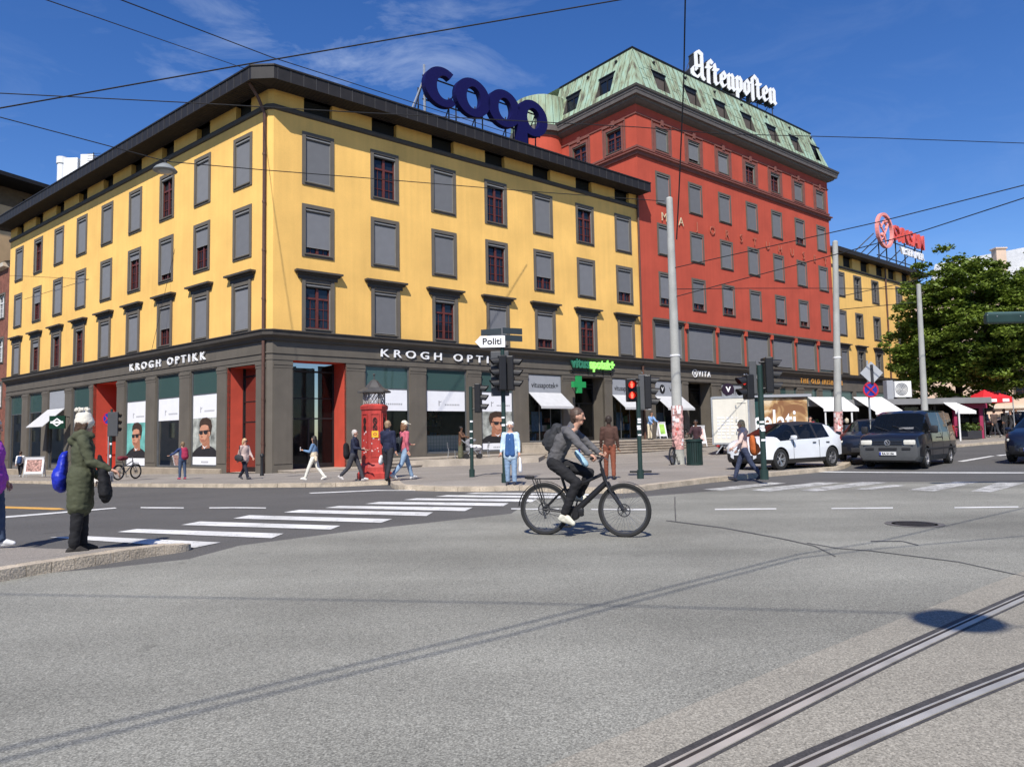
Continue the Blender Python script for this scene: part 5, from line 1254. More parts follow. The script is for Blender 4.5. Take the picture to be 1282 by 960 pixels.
# round no stopping signs
M_blue = mat('sign blue', (.02, .04, .3), .4, .03, 4); M_sred = mat('sign red', (.5, .02, .03), .4, .03, 4); M_sback = mat('sign back grey', (.4, .41, .42), .5, .08, 4)
def no_stop(c, r, u, n):
    M = planeM(c, u, n); mb = MB(); mb.cur = 0; mb.lathe([(0, 0), (r, 0), (r, .015), (0, .015)], 28, M)
    mb.cur = 1; mb.ring(ell(0, 0, r, r, 28), ell(0, 0, r*.8, r*.8, 28), .016, .02, M)
    for s_ in (1, -1): mb.prism([(-.6*r, -s_*.48*r), (-.48*r, -s_*.6*r), (.6*r, s_*.48*r), (.48*r, s_*.6*r)], .017+.001*(s_+1), .021+.001*(s_+1), M)
    return mb
b = gpt(135, 600, .12); t = thing('road_sign', 'round blue and red no stopping sign on a thin post in a white concrete foot', 'road sign', b)
tp = at(133, 524, b.y); mb = MB(); mb.tube([b, V((b.x-.02, b.y, tp.z+.25))], .03, 8); mb.build('post', M_steel, t, smooth=40)
no_stop(V((b.x-.05, b.y-.05, tp.z)), .31, V((.94, -.34, 0)), V((-.34, -.94, 0))).build('disc', [M_blue, M_sred], t)
b = gpt(127, 604, .1); t = thing('barrier_block', 'white concrete barrier block with orange print at the left kerb', 'barrier', b)
mb = MB(); mb.bbox(b+V((0, 0, .24)), (.85, .4, .48), .04); mb.build('block', mat('white concrete', (.6, .58, .53), .8, .15, 3), t)
mb = MB(); text_mb(mb, 'FIR', planeM(b+V((-.36, -.203, .2)), V((1, 0, 0)), V((0, -1, 0))), .24, .006, .005); mb.build('print', mat('orange print', (.7, .2, .03), .6, 0), t)
b = gpt(1092, 572, .2); t = thing('road_sign', 'round no stopping sign below the grey back of a square sign, behind the van', 'road sign', b)
c1, c2 = at(1089, 488, b.y), at(1090, 467, b.y)
mb = MB(); mb.tube([b, V((b.x, b.y, c2.z+.5))], .04, 8); mb.build('post', M_steel, t, smooth=40)
no_stop(V((c1.x, c1.y-.06, c1.z)), .31, V((1, 0, 0)), V((0, -1, 0))).build('disc', [M_blue, M_sred], t)
mb = MB(); Md = planeM(V((c2.x, c2.y-.05, c2.z)), V((1, 0, 0)), V((0, -1, 0))); mb.prism([(-.45, 0), (0, -.45), (.45, 0), (0, .45)], 0, .03, Md); mb.build('diamond_sign', M_sback, t)
mb = MB(); mb.bbox(V((c2.x, c2.y-.1, c2.z-.05)), (.1, .06, .75), .01); mb.build('bracket', M_strut, t)
# litter bin
b = gpt(870, 582, .12); t = thing('litter_bin', 'dark green slatted litter bin standing by the thick pole', 'litter bin', b)
M_bin = mat('bin green', (.012, .03, .026), .5, .2, 5)
mb = MB()
for i in range(22):
    a = 2*math.pi*i/22; mb.bbox(V((0, 0, 0)), (.065, .03, .82), .008, Matrix.Translation(b+V((.29*math.cos(a), .29*math.sin(a), .5))) @ Matrix.Rotation(a+math.pi/2, 4, 'Z'))
mb.build('slats', M_bin, t)
mb = MB(); mb.lathe([(.26, .06), (.26, .9)], 20, Matrix.Translation(b)); mb.build('liner', M_black, t)
mb = MB(); mb.lathe([(.2, .93), (.34, .91), (.34, 1.0), (.22, 1.02)], 24, Matrix.Translation(b), cap=False); mb.build('rim', M_bin, t); mb = MB(); mb.lathe([(.24, 0), (.31, 0), (.31, .1), (.24, .1)], 24, Matrix.Translation(b), cap=False); mb.build('base', M_bin, t)
# old red police telephone kiosk
b = gpt(469, 600, .12); t = thing('telephone_kiosk', 'old red hexagonal street telephone kiosk with lattice lantern and pointed dark roof', 'kiosk', b)
M_kred = mat('kiosk red', (.42, .045, .035), .55, .2, 3, streak=.25, fine=.08, fscale=20)
T0_ = Matrix.Translation(b) @ Matrix.Rotation(R(14), 4, 'Z')
sc_ = .93
mb = MB(); mb.lathe([(.62*sc_, 0), (.62*sc_, .22), (.56*sc_, .26), (.54*sc_, .42), (.5*sc_, .5), (.46*sc_, .56), (.45*sc_, 2.3), (.49*sc_, 2.34), (.5*sc_, 2.45), (.38*sc_, 2.52)], 6, T0_); mb.build('cabinet', M_kred, t)
mb = MB(); mb.lathe([(.68*sc_, -.05), (.68*sc_, .03), (.0, .03)], 6, T0_); mb.build('plinth', M_stone, t)
mb = MB()
for i in range(6):
    a = math.pi/3*i; c = T0_ @ V((.37*sc_*math.cos(a), .37*sc_*math.sin(a), 2.5)); mb.tube([c, c+UP*.4], .028, 6)
for i in range(6):
    a0, a1 = math.pi/3*i, math.pi/3*(i+1)
    p0, p1 = [T0_ @ V((.36*sc_*math.cos(a), .36*sc_*math.sin(a), 2.52)) for a in (a0, a1)]
    for k in range(3):
        q0, q1 = p0.lerp(p1, k/3), p0.lerp(p1, (k+1)/3)
        for j in range(2): mb.tube([q0+UP*j*.19, q1+UP*(j+1)*.19], .011, 4); mb.tube([q1+UP*j*.19, q0+UP*(j+1)*.19], .011, 4)
mb.build('lantern', mat('lattice grey', (.3, .28, .26), .5, .1, 5), t)
mb = MB(); mb.lathe([(.6*sc_, 2.9), (.6*sc_, 2.95), (.34*sc_, 3.08), (.12*sc_, 3.32), (.0, 3.36)], 6, T0_); mb.tube([b+UP*3.34, b+UP*3.5], .02, 6); mb.sphere(b+UP*3.52, .045, 8); mb.build('roof', mat('lead roof', (.07, .065, .06), .5, .2, 4), t)
for i in range(6):
    a = math.pi/3*(i+.5); n_ = (T0_.to_3x3() @ V((math.cos(a), math.sin(a), 0))); u_ = V((-n_.y, n_.x, 0)); ap = .45*sc_*math.cos(math.pi/6)
    Mf = planeM(b+n_*(ap+.004), u_, n_)
    if n_.y > .3: continue
    mb = MB(); mb.ring([(-.15, .75), (.15, .75), (.15, 2.2), (-.15, 2.2)], [(-.125, .775), (.125, .775), (.125, 2.175), (-.125, 2.175)], 0, .018, Mf); mb.build('door_panel', M_kred, t)
    mb = MB()
    for zc_ in (1.72, 1.95): mb.ring(ell(0, zc_, .075, .12, 14), ell(0, zc_, .045, .08, 14), 0, .02, Mf); mb.prism(ell(0, zc_, .03, .05, 10), 0, .016, Mf)
    mb.build('grille', mat('grille black', (.03, .012, .01), .6, .1, 6), t)
    mb = MB(); random.seed(i)
    for k in range(10): x, z = random.uniform(-.17, .13), random.uniform(.85, 1.65); w_, h_ = random.uniform(.02, .07), random.uniform(.02, .07); mb.prism([(x, z), (x+w_, z+.01), (x+w_*.9, z+h_), (x+.01, z+h_)], .001, .006+.0005*k, Mf)
    mb.build('sticker', mat('torn stickers', (.65, .5, .48), .7, .3, 9), t)
    if i == [j for j in range(6) if True][-2] or (abs(n_.x) < .55 and n_.y < -.7):
        mb = MB(); mb.prism([(-.11, 1.4), (.11, 1.4), (.11, 1.62), (-.11, 1.62)], .008, .022, Mf); mb.cur = 1; mb.ring(ell(0, 1.51, .06, .05, 12), ell(0, 1.51, .035, .03, 12), .023, .026, Mf); mb.build('yellow_plate', [mat('yellow plate', (.75, .45, .03), .5, .05, 4), M_kred], t)
# sandwich boards
def a_board(px, py, label, w_, h_, cols, rz=0., dz=.12):
    b = gpt(px, py, dz); t = thing('sandwich_board', label, 'sandwich board', b); T = Matrix.Translation(b) @ Matrix.Rotation(rz, 4, 'Z')
    for s_ in (-1, 1):
        M = T @ Matrix.Translation((0, s_*.22, .06)) @ Matrix.Rotation(-s_*R(13)*-1 if False else s_*R(12), 4, 'X')
        mb = MB(); 
        for q in ((-w_/2, -w_/2+.04, 0, h_), (w_/2-.04, w_/2, 0, h_), (-w_/2+.04, w_/2-.04, h_-.05, h_), (-w_/2+.04, w_/2-.04, .16, .2)): mb.box(q[0], q[1], -.015, .015, q[2], q[3], M)
        mb.build('frame', cols[0], t)
        mb = MB(); mb.box(-w_/2+.045, w_/2-.045, -.01, .01, .22, h_-.06, M)
        pn = mb.build('panel', cols[1], t)
        if s_ < 0 and cols[2]:
            mb = MB(); mb.box(-w_/2+.12, w_/2-.12, -.013, -.0105, .32, h_-.16, M); mb.build('print', cols[2], pn)
            if len(cols) > 3:
                mb = MB()
                for k in range(5): mb.add([M @ V((-.2+.0*k, -.0135, .36+k*.09)), M @ V((.2, -.0135, .40+k*.1)), M @ V((.2, -.0135, .43+k*.1)), M @ V((-.2, -.0135, .38+k*.09))], [(0, 1, 2, 3)])
                mb.build('print_detail', cols[3], pn)
    return t
M_print = mat('dark landscape print', (.16, .16, .16), .6, .7, 5)
a_board(372, 589, 'black framed sandwich board with a grey landscape print beside the corner entrance', .95, 1.2, [M_black, M_poster, M_print, mat('print light band', (.5, .5, .5), .6)], R(-6), .05)
a_board(43, 598, 'grey sandwich board with a busy brownish print on the far left pavement', 1.1, 1.25, [M_sback, M_poster, mat('busy print', (.35, .2, .17), .7, .8, 9)], R(10))
a_board(876, 560, 'white sandwich board with a red scribble behind the litter bin', .75, 1.25, [M_poster, M_poster, mat('red scribble', (.7, .45, .42), .7, .6, 4)], R(20), .35)
b0 = PR(27.4, 2.4, .93)
t = a_board(795, 560, 'white and green sandwich board on the pharmacy terrace', .7, 1.2, [M_poster, M_poster, mat('lime print', (.35, .6, .12), .6, .4, 3)], R(30), .35); t.location = b0
# small dark bollard by the corner pier
b = gpt(328, 596, .1); mb = MB(); mb.lathe([(.09, 0), (.085, .1), (.07, .15), (.07, .85), (.09, .87), (.09, .95), (.04, 1.02), (0, 1.03)], 14, Matrix.Translation(b)); tag(mb.build('bollard', M_black, smooth=40), 'short dark bollard beside the corner drainpipe', 'bollard')
# overhead wires
M_wire = mat('black cable', (.012, .012, .012), .6, 0)
def wire(label, pts, r, sag=0., m=None):
    mb = MB()
    if len(pts) == 2 and sag:
        a, b = pts; pts = [a.lerp(b, k/16)-UP*sag*4*(k/16)*(1-k/16) for k in range(17)]
    mb.tube(pts, r, 5); return tag(mb.build('overhead_wire', m or M_wire, smooth=60), label, 'wire')
wire('thick black cable crossing the sky from the left edge to the top centre', [at(-120, 157, 14), at(330, 77, 15), at(800, -4, 16), at(1000, -45, 16)], .016)
wire('long black cable passing the eaves and the red front from edge to edge', [at(-100, 113, 17), at(0, 117, 17.5), at(240, 129, 18.5), at(430, 140, 19.5), at(600, 149, 20.5), at(800, 159.5, 22), at(905, 168, 23), at(1100, 173, 24), at(1282, 179.5, 25), at(1400, 183, 26)], .014)
lampw = [at(-100, 126, 19), at(0, 147, 20), at(110, 176, 21), at(196, 199, 22), at(215, 203, 22.2), at(330, 213, 23.4), at(470, 224, 25), at(640, 238, 27.5), V((paT.x-.2, paT.y, at(836, 252, paT.y).z))]
wire('cable carrying the hanging street lamp to the top of the thick pole', lampw, .016)
wire('thin cable slanting down to the left eaves, the left one of the pair', [at(40, -6, 18), at(306, 86, 34)], .016)
wire('thin cable slanting down over the roof corner, the right one of the pair', [at(130, -8, 18), at(340, 72, 26), at(640, 168, 41)], .018)
wire('vertical cable hanging down in front of the red front beside the pole', [at(858, -8, 25), at(856, 100, 27), at(850, 240, 29), at(847, 300, 29.6)], .03)
wire('upper cable from the thick pole rising to the right edge', [V((paT.x+.1, paT.y-.1, at(845, 336, paT.y).z)), at(940, 314, 27), at(1100, 278, 24), at(1282, 232, 21), at(1400, 203, 20), at(1800, 100, 17), at(2600, -110, 13)], .018)
wire('lower cable from the thick pole rising to the right edge', [V((paT.x+.1, paT.y-.1, at(846, 372, paT.y).z)), at(1000, 331, 27), at(1150, 291, 24), at(1282, 248, 21), at(1400, 212, 20), at(1800, 95, 17), at(2600, -140, 13)], .018)
wire('horizontal cable between the thick pole and the slim pole', [V((paT.x+.1, paT.y, at(848, 362, paT.y).z)), at(940, 361, 31), at(1048, 361, 33), at(1151, 362, 36)], .016)
wire('short cable between the two right hand poles, upper', [at(1048, 372, 32.9), at(1152, 350, 36)], .018)
wire('short cable between the two right hand poles, lower', [at(1048, 388, 32.9), at(1110, 382, 35), at(1152, 378, 36)], .018)
wire('slender guy wire slanting across the left windows', [at(249, 180, 42), at(190, 438, 42)], .012)
wire('slack wire strung along the left front at second window height', [at(12, 345, 56), at(160, 352, 47), at(186, 350, 46), at(192, 358, 45.8), at(178, 430, 46)], .015)
# cables and a lamp hung behind and above the camera; only their shadows fall on the road
sh = V((sd.x, sd.y, 0))/sd.z
def over(px, py, h): 
    p = gpt(px, py); return p+V((sd.x, sd.y, 0))*(h/sd.z)+UP*h
wire('tram wire above the road, left one of the close pair whose shadows cross the asphalt', [over(-200, 985, 6.2), over(0, 939, 6.2), over(330, 860, 6.2), over(640, 785, 6.2), over(1000, 694, 6.2), over(1100, 678, 6.2), over(1282, 636, 6.2), over(1400, 600, 6.2)], .012)
wire('tram wire above the road, right one of the close pair whose shadows cross the asphalt', [over(-200, 1000, 6.2), over(0, 953, 6.2), over(330, 871, 6.2), over(640, 795, 6.2), over(1000, 699, 6.2), over(1100, 687, 6.2), over(1282, 671, 6.2), over(1500, 650, 6.2)], .012)
wire('span wire above the road holding the lamp whose round shadow lies on the rail', [over(-200, 742, 8), over(0, 744, 8), over(640, 755, 8), over(1150, 768, 8), over(1200, 780, 8), over(1500, 800, 8)], .011)
def hanging_lamp(p, label, r=.38):
    t = thing('hanging_lamp', label, 'street lamp', p); T = Matrix.Translation(p)
    mb = MB(); mb.lathe([(0, -.12), (.12, -.12), (r*.75, -.22), (r, -.33), (r*.97, -.35), (r*.6, -.36)], 24, T); mb.build('shade', mat('lamp grey', (.22, .23, .22), .5, .1, 4), t, smooth=40)
    mb = MB(); mb.lathe([(r*.6, -.36), (r*.5, -.4), (0, -.42)], 24, T); mb.build('glass', mat('lamp glass', (.45, .45, .42), .2, 0), t, smooth=60)
    mb = MB(); mb.tube([p+UP*.02, p-UP*.13], .05, 8); mb.tube([p+V((-.12, 0, 0)), p+V((.12, 0, 0))], .025, 6); mb.build('clamp', M_black, t)
hanging_lamp(at(207, 201, 22.1), 'grey dish shaped lamp hanging on a cable before the left yellow front', .36)
hanging_lamp(over(1200, 779, 7.6)+UP*.35, 'dish shaped lamp hung over the tram rails, casting the round shadow', .31)
# dark green gantry board at the right edge
b = gpt(1480, 640, .12); t = thing('overhead_board', 'dark green overhead board poking in at the right edge before the tree', 'sign board', b)
pl, pr_ = at(1233, 398, 15), at(1440, 397, 15); w_ = (pr_-pl).length
mb = MB(); mb.bbox((pl+pr_)/2, (w_, .14, .2), .03); bd = mb.build('board', M_green, t)
mb = MB(); mb.bbox((pl+pr_)/2+UP*.115, (w_*.98, .1, .05), .01); mb.build('top_rail', mat('teal rail', (.06, .11, .11), .5, .1, 4), bd)
mb = MB()
for k in (.06, .2, .34, .5, .66): p = pl.lerp(pr_, k)+V((0, -.075, .02)); mb.sphere(p, .014, 6)
mb.build('bolt', M_steel, bd)
mb = MB(); q = V((pr_.x-.2, 15.1, zg(pr_.x, 15.1))); mb.tube([q, V((q.x, q.y, pr_.z+.3))], .09, 12); mb.build('post', M_green, t)
# ------------------------------------------------------------------ vehicles
M_tyre = mat('tyre rubber', (.018, .018, .018), .85, .15, 8); M_rim = mat('alloy rim', (.5, .5, .52), .3, .08, 5, metal=.8)
M_cglass = glass_mat('car glass', (.012, .015, .018), see=.62, rough=.02); M_lampg = mat('headlamp', (.65, .63, .55), .12, .1, 6, coat=.6); M_plast = mat('black plastic', (.02, .02, .022), .55, .1, 6)
M_plate = mat('number plate', (.72, .72, .7), .5, 0)
def car_paint(name, c): return mat(name, c, .3, .04, 2, coat=.7, spec=.45)
def loft(st):
    """closed body from stations (x, zlow, zbelt, zroof, wbot, wmid, wbelt, wroof)"""
    rings = []
    for x, zl, zb, zr, wb, wm, wt, wr in st:
        h = zb-zl; half = [(wb, zl), (wm, zl+.2*h), (wm*1.005, zl+.62*h), (wt, zb), (wr+.0, zr-.07*min(1, (zr-zb)/.3)), (wr-.14, zr), (0, zr+.025)]
        full = half+[(-y, z) for y, z in half[-2::-1]]
        rings.append([(x, y, z) for y, z in full])
    n = len(rings[0]); vs = [p for r in rings for p in r]; fs = []; key = []
    for i in range(len(rings)-1):
        for j in range(n):
            fs.append((i*n+j, i*n+(j+1) % n, (i+1)*n+(j+1) % n, (i+1)*n+j)); jj = j if j < n//2 else (n-2-j if j < n-1 else -1)
            key.append((i, jj, 1 if j < n//2 else -1))
    fs += [tuple(range(n))[::-1], tuple((len(rings)-1)*n+j for j in range(n))]; key += [(-1, 0, 0), (99, 0, 0)]
    return vs, fs, key
def wheel_mesh(r):
    def f(): 
        mb = MB(); mb.lathe([(r*.66, -.1), (r*.9, -.105), (r, -.08), (r, .08), (r*.9, .105), (r*.66, .1)], 32, Matrix.Rotation(math.pi/2, 4, 'X'), cap=False); return mb.mesh('tyre', M_tyre, smooth=40)
    return wmesh(('ty', r), f)
def rim_mesh(r, five=True):
    def f():
        mb = MB(); X = Matrix.Rotation(math.pi/2, 4, 'X'); mb.lathe([(r*.68, -.09), (r*.68, .09), (r*.6, .09), (r*.58, .02), (r*.58, -.09)], 28, X, cap=False); mb.lathe([(0, .06), (r*.16, .06), (r*.18, .03), (r*.18, -.05)], 16, X)
        for k in range(5):
            for d in (-.16, .16):
                a = 2*math.pi*k/5; mb.hexa([X @ V(p) for p in [(r*.12*math.cos(a)-r*.04*math.sin(a), r*.12*math.sin(a)+r*.04*math.cos(a), .02), (r*.12*math.cos(a)+r*.04*math.sin(a), r*.12*math.sin(a)-r*.04*math.cos(a), .02), (r*.62*math.cos(a+d-.06), r*.62*math.sin(a+d-.06), .04), (r*.62*math.cos(a+d+.06), r*.62*math.sin(a+d+.06), .04), (r*.12*math.cos(a)-r*.04*math.sin(a), r*.12*math.sin(a)+r*.04*math.cos(a), .055), (r*.12*math.cos(a)+r*.04*math.sin(a), r*.12*math.sin(a)-r*.04*math.cos(a), .055), (r*.62*math.cos(a+d-.06), r*.62*math.sin(a+d-.06), .075), (r*.62*math.cos(a+d+.06), r*.62*math.sin(a+d+.06), .075)]])
        return mb.mesh('rim', M_rim)
    return wmesh(('rm', r), f)
def disc_mesh(r):
    def f():
        mb = MB(); mb.lathe([(0, -.02), (r*.6, -.02), (r*.6, -.05)], 20, Matrix.Rotation(math.pi/2, 4, 'X')); return mb.mesh('brake_disc', M_plast)
    return wmesh(('bd', r), f)
def car(name, label, loc, fwd, st, rw, xf, xr, paint, classify, group=None, track=None, cat='car'):
    ang = math.atan2(fwd[1], fwd[0]); t = thing(name, label, cat, loc, ang, group)
    vs, fs, key = loft(st); W_ = max(s[5] for s in st); yw = track or W_-.11
    pmats = [paint, M_cglass, M_plast, mat('grey bumper', (.07, .073, .075), .6, .05, 4), paint, paint]
    me = bpy.data.meshes.new('b'); me.from_pydata(vs, [], fs)
    for m in pmats: me.materials.append(m)
    me.polygons.foreach_set('material_index', [classify(*k) for k in key]); 
    bm = bmesh.new(); bm.from_mesh(me); bmesh.ops.recalc_face_normals(bm, faces=bm.faces[:]); bm.to_mesh(me); bm.free()
    o = bpy.data.objects.new('b', me); COL.objects.link(o)
    cut = MB()
    for x in (xf, xr):
        for s in (1, -1): cut.lathe([(rw+.055, -.16), (rw+.055, .3)], 28, Matrix.Translation((x, s*(yw), rw+.0)) @ Matrix.Rotation(-s*math.pi/2, 4, 'X'))
    co_ = bpy.data.objects.new('c', cut.mesh('c', M_plast)); COL.objects.link(co_)
    md = o.modifiers.new('b', 'BOOLEAN'); md.operation = 'DIFFERENCE'; md.object = co_; md.solver = 'EXACT'
    bpy.context.view_layer.update()
    me2 = bpy.data.meshes.new_from_object(o.evaluated_get(bpy.context.evaluated_depsgraph_get()))
    bpy.data.objects.remove(o); bpy.data.objects.remove(co_)
    for idx, nm in ((0, 'body'), (1, 'windows'), (2, 'trim'), (3, 'bumper'), (4, 'door'), (5, 'door')):
        bm = bmesh.new(); bm.from_mesh(me2)
        bmesh.ops.delete(bm, geom=[f for f in bm.faces if f.material_index != idx and not (idx == 0 and f.material_index > 5)], context='FACES')
        if bm.faces:
            m_ = bpy.data.meshes.new(nm); 
            for f in bm.faces: f.material_index = 0; f.smooth = True
            bm.to_mesh(m_); m_.materials.append(pmats[idx]); m_.set_sharp_from_angle(angle=R(32)); inst(m_, nm, t)
        bm.free()
    for x in (xf, xr):
        for s in (1, -1):
            w_ = inst(wheel_mesh(rw), 'wheel', t, (x, s*yw, rw), math.pi if s > 0 else 0)
            inst(rim_mesh(rw), 'rim', w_); inst(disc_mesh(rw), 'brake_disc', w_)
    mb = MB()                                                      # dark underbody and arch liners
    mb.box(st[-1][0]+.3, st[0][0]-.3, -W_+.3, W_-.3, .2, .5); mb.build('underbody', M_plast, t, world=False)
    zb_ = max(s[2] for s in st); xs = [s[0] for s in st if s[3]-s[2] > .3]; x0_, x1_ = min(xs), max(xs)
    for x in ((x1_-.75, x1_-1.85) if x1_-x0_ > 2.4 else (x1_-.6, x1_-1.5)):      # seats seen through the glass
        for s in (1, -1):
            mb = MB(); mb.bbox(V((x, s*.42, .62)), (.5, .5, .25), .06); mb.bbox(V((x-.28, s*.42, .95)), (.16, .5, .6), .06); mb.bbox(V((x-.32, s*.42, 1.32)), (.1, .26, .18), .04); mb.build('seat', mat('seat cloth', (.03, .03, .032), .9, .1, 5), t, world=False, smooth=40)
    mb = MB(); mb.box(x0_-.1, x1_+.45, -W_+.06, W_-.06, .45, zb_-.22); mb.box(x1_+.1, x1_+.55, -W_+.1, W_-.1, zb_-.22, zb_-.06); mb.build('cabin_lining', M_plast, t, world=False)
    mb = MB(); mb.tube([V((x1_-.05+.06*math.sin(a), .42+.17*math.cos(a), zb_+.02+.17*math.sin(a))) for a in [2*math.pi*i/16 for i in range(17)]], .016, 6); mb.build('steering_wheel', M_plast, t, world=False)
    return t
def part(t, name, m, fn, smooth=None):
    mb = MB(); fn(mb); return mb.build(name, m, t, world=False, smooth=smooth)
def front_bits(t, x, z, wl, zl, w, plate=None, lamp=(.14, .2, .42), grille=None, lx=None):
    for s in (1, -1):
        part(t, 'headlight', M_lampg, lambda mb: mb.bbox(V(((lx or x-.07), s*wl, zl)), (lamp[0], lamp[2], lamp[1]), .04, None), 40)
    if grille: part(t, 'grille', M_plast, lambda mb: [mb.bbox(V((x, 0, grille[0]+k*grille[2])), (.05, grille[1], .028), .008) for k in range(grille[3])])
    if plate:
        p = part(t, 'number_plate', M_plate, lambda mb: mb.bbox(V((x+.03, 0, z)), (.02, .52, .11), .004))
        mb = MB(); text_mb(mb, plate, planeM(V((x+.043, -.17, z-.035)), V((0, 1, 0)), V((1, 0, 0))), .1, .003, .003, width=.36); mb.build('characters', M_black, p, world=False)
        mb = MB(); mb.box(x+.0405, x+.043, -.255, -.205, z-.05, z+.05); mb.build('blue_strip', M_blue, p, world=False)
# -- black van
VST = [(2.45, .36, .72, .76, .62, .78, .76, .7), (2.42, .28, .95, .99, .78, .88, .84, .78), (2.33, .24, 1.03, 1.07, .84, .93, .88, .82), (2.05, .22, 1.1, 1.15, .86, .95, .91, .84), (1.62, .22, 1.15, 1.22, .86, .955, .92, .84), (.92, .22, 1.17, 1.83, .86, .955, .925, .76), (.72, .22, 1.18, 1.9, .86, .955, .925, .78), (.58, .22, 1.18, 1.92, .86, .955, .925, .78), (-.38, .22, 1.18, 1.94, .86, .955, .925, .79), (-.5, .22, 1.18, 1.94, .86, .955, .925, .79), (-1.35, .22, 1.18, 1.94, .86, .955, .925, .79), (-1.45, .22, 1.18, 1.94, .86, .955, .925, .79), (-2.18, .24, 1.17, 1.92, .86, .95, .92, .78), (-2.34, .28, 1.16, 1.86, .84, .94, .9, .75), (-2.44, .34, 1.1, 1.72, .78, .9, .86, .68)]
def van_class(i, j, s):
    if i in (-1,): return 3
    if i == 99: return 0
    if j in (-1, 0): return 3
    if j == 1 and i <= 1: return 3
    if i == 0: return 3 if j <= 2 else 0
    if i == 4 and j in (3, 4, 5): return 1
    if j == 3 and i in (7, 9, 11): return 1
    if j in (1, 2) and i in (5, 6, 7): return 4 if s > 0 else 5
    if j == 3 and i in (5, 6): return 0
    return 0
th = R(44); fv = V((-math.sin(th), -math.cos(th), 0)); lv = V((-fv.y, fv.x, 0))
cr0 = gpt(1153, 589); vc = cr0-lv*.95-fv*2.42; vc.z = zg(vc.x, vc.y)
van = car('parked_van', 'black passenger van with grey bumper facing the junction, second vehicle from the right', vc, fv, VST, .34, 1.53, -1.47, car_paint('van black', (.008, .008, .011)), van_class, cat='van')
front_bits(van, 2.445, .5, .66, .865, .95, 'RA 51156', (.12, .17, .36), (.79, .9, .055, 3), 2.4)
part(van, 'lower_grille', M_plast, lambda mb: [mb.bbox(V((2.45, y, .66)), (.05, w_, .075), .01) for y, w_ in ((0, .56), (.56, .26), (-.56, .26))])
Me = planeM(V((2.46, 0, .86)), V((0, 1, 0)), V((1, 0, 0)))
def emb(mb):
    mb.ring(ell(0, 0, .095, .095, 24), ell(0, 0, .08, .08, 24), 0, .012, Me)
    for pl in ([(-.045, .068), (0, .0), (.045, .068)], [(-.075, .03), (-.035, -.065), (0, -.005), (.035, -.065), (.075, .03)]): mb.tube([Me @ V((a, b_, .006)) for a, b_ in pl], .009, 5)
part(van, 'emblem', M_rim, emb)
part(van, 'wiper', M_plast, lambda mb: (mb.tube([(1.66, .5, 1.24), (1.45, -.1, 1.42)], .012, 5), mb.tube([(1.66, -.15, 1.24), (1.45, -.7, 1.42)], .012, 5)))
for s in (1, -1):
    part(van, 'wing_mirror', M_plast, lambda mb: (mb.bbox(V((1.18, s*1.1, 1.28)), (.12, .22, .26), .04), mb.tube([(1.2, s*.93, 1.2), (1.18, s*1.05, 1.22)], .03, 6)), 40)
    part(van, 'door_handle', M_plast, lambda mb: [mb.bbox(V((x, s*.965, 1.0)), (.2, .03, .04), .01) for x in (.15, -.25)])
    part(van, 'side_moulding', M_plast, lambda mb: mb.bbox(V((-.2, s*.962, .62)), (3.6, .02, .07), .006))
    part(van, 'door_gap', M_slotshade, lambda mb: [mb.box(x-.007, x+.007, s*.95, s*.9605, .3, 1.17) for x in (.93, -.44, -1.4)])
part(van, 'rear_light', mat('tail red', (.3, .01, .01), .3, .1, 5), lambda mb: [mb.bbox(V((-2.36, s*.86, 1.1)), (.14, .1, .6), .02) for s in (1, -1)])
part(van, 'dashboard_papers', M_poster, lambda mb: mb.quad((1.5, .55, 1.3), (1.5, .1, 1.3), (1.42, .1, 1.36), (1.42, .55, 1.36)))
# -- hatchback
HST = [(2.13, .36, .62, .68, .42, .52, .5, .42), (2.08, .28, .72, .8, .62, .7, .67, .6), (1.95, .24, .8, .89, .76, .82, .79, .7), (1.75, .22, .86, .96, .82, .89, .85, .77), (1.6, .2, .9, 1.0, .84, .905, .87, .77), (1.36, .2, .93, 1.07, .84, .905, .875, .75), (.42, .2, .97, 1.47, .84, .905, .875, .61), (.3, .2, .975, 1.5, .84, .905, .875, .61), (-.55, .2, .99, 1.56, .84, .905, .87, .62), (-.66, .2, .995, 1.56, .84, .905, .87, .62), (-1.32, .2, 1.03, 1.53, .84, .905, .86, .61), (-1.68, .22, 1.08, 1.47, .84, .9, .85, .6), (-2.0, .26, 1.08, 1.17, .78, .85, .81, .66), (-2.12, .34, .86, .95, .6, .7, .66, .56)]
def hatch_class(i, j, s):
    if i in (-1, 99): return 0
    if j in (-1, 0): return 2
    if i == 0 and j <= 1: return 2
    if i == 5 and j in (3, 4, 5): return 1
    if i in (6, 7, 8, 9, 10) and j in (4, 5): return 2
    if j == 3 and i in (7, 9): return 1
    if j == 3 and i in (6, 8): return 2
    if i == 11 and j in (4, 5): return 1
    if i == 12 and j in (1,): return 2
    if j in (1, 2) and i in (6, 7): return 4 if s > 0 else 5
    return 0
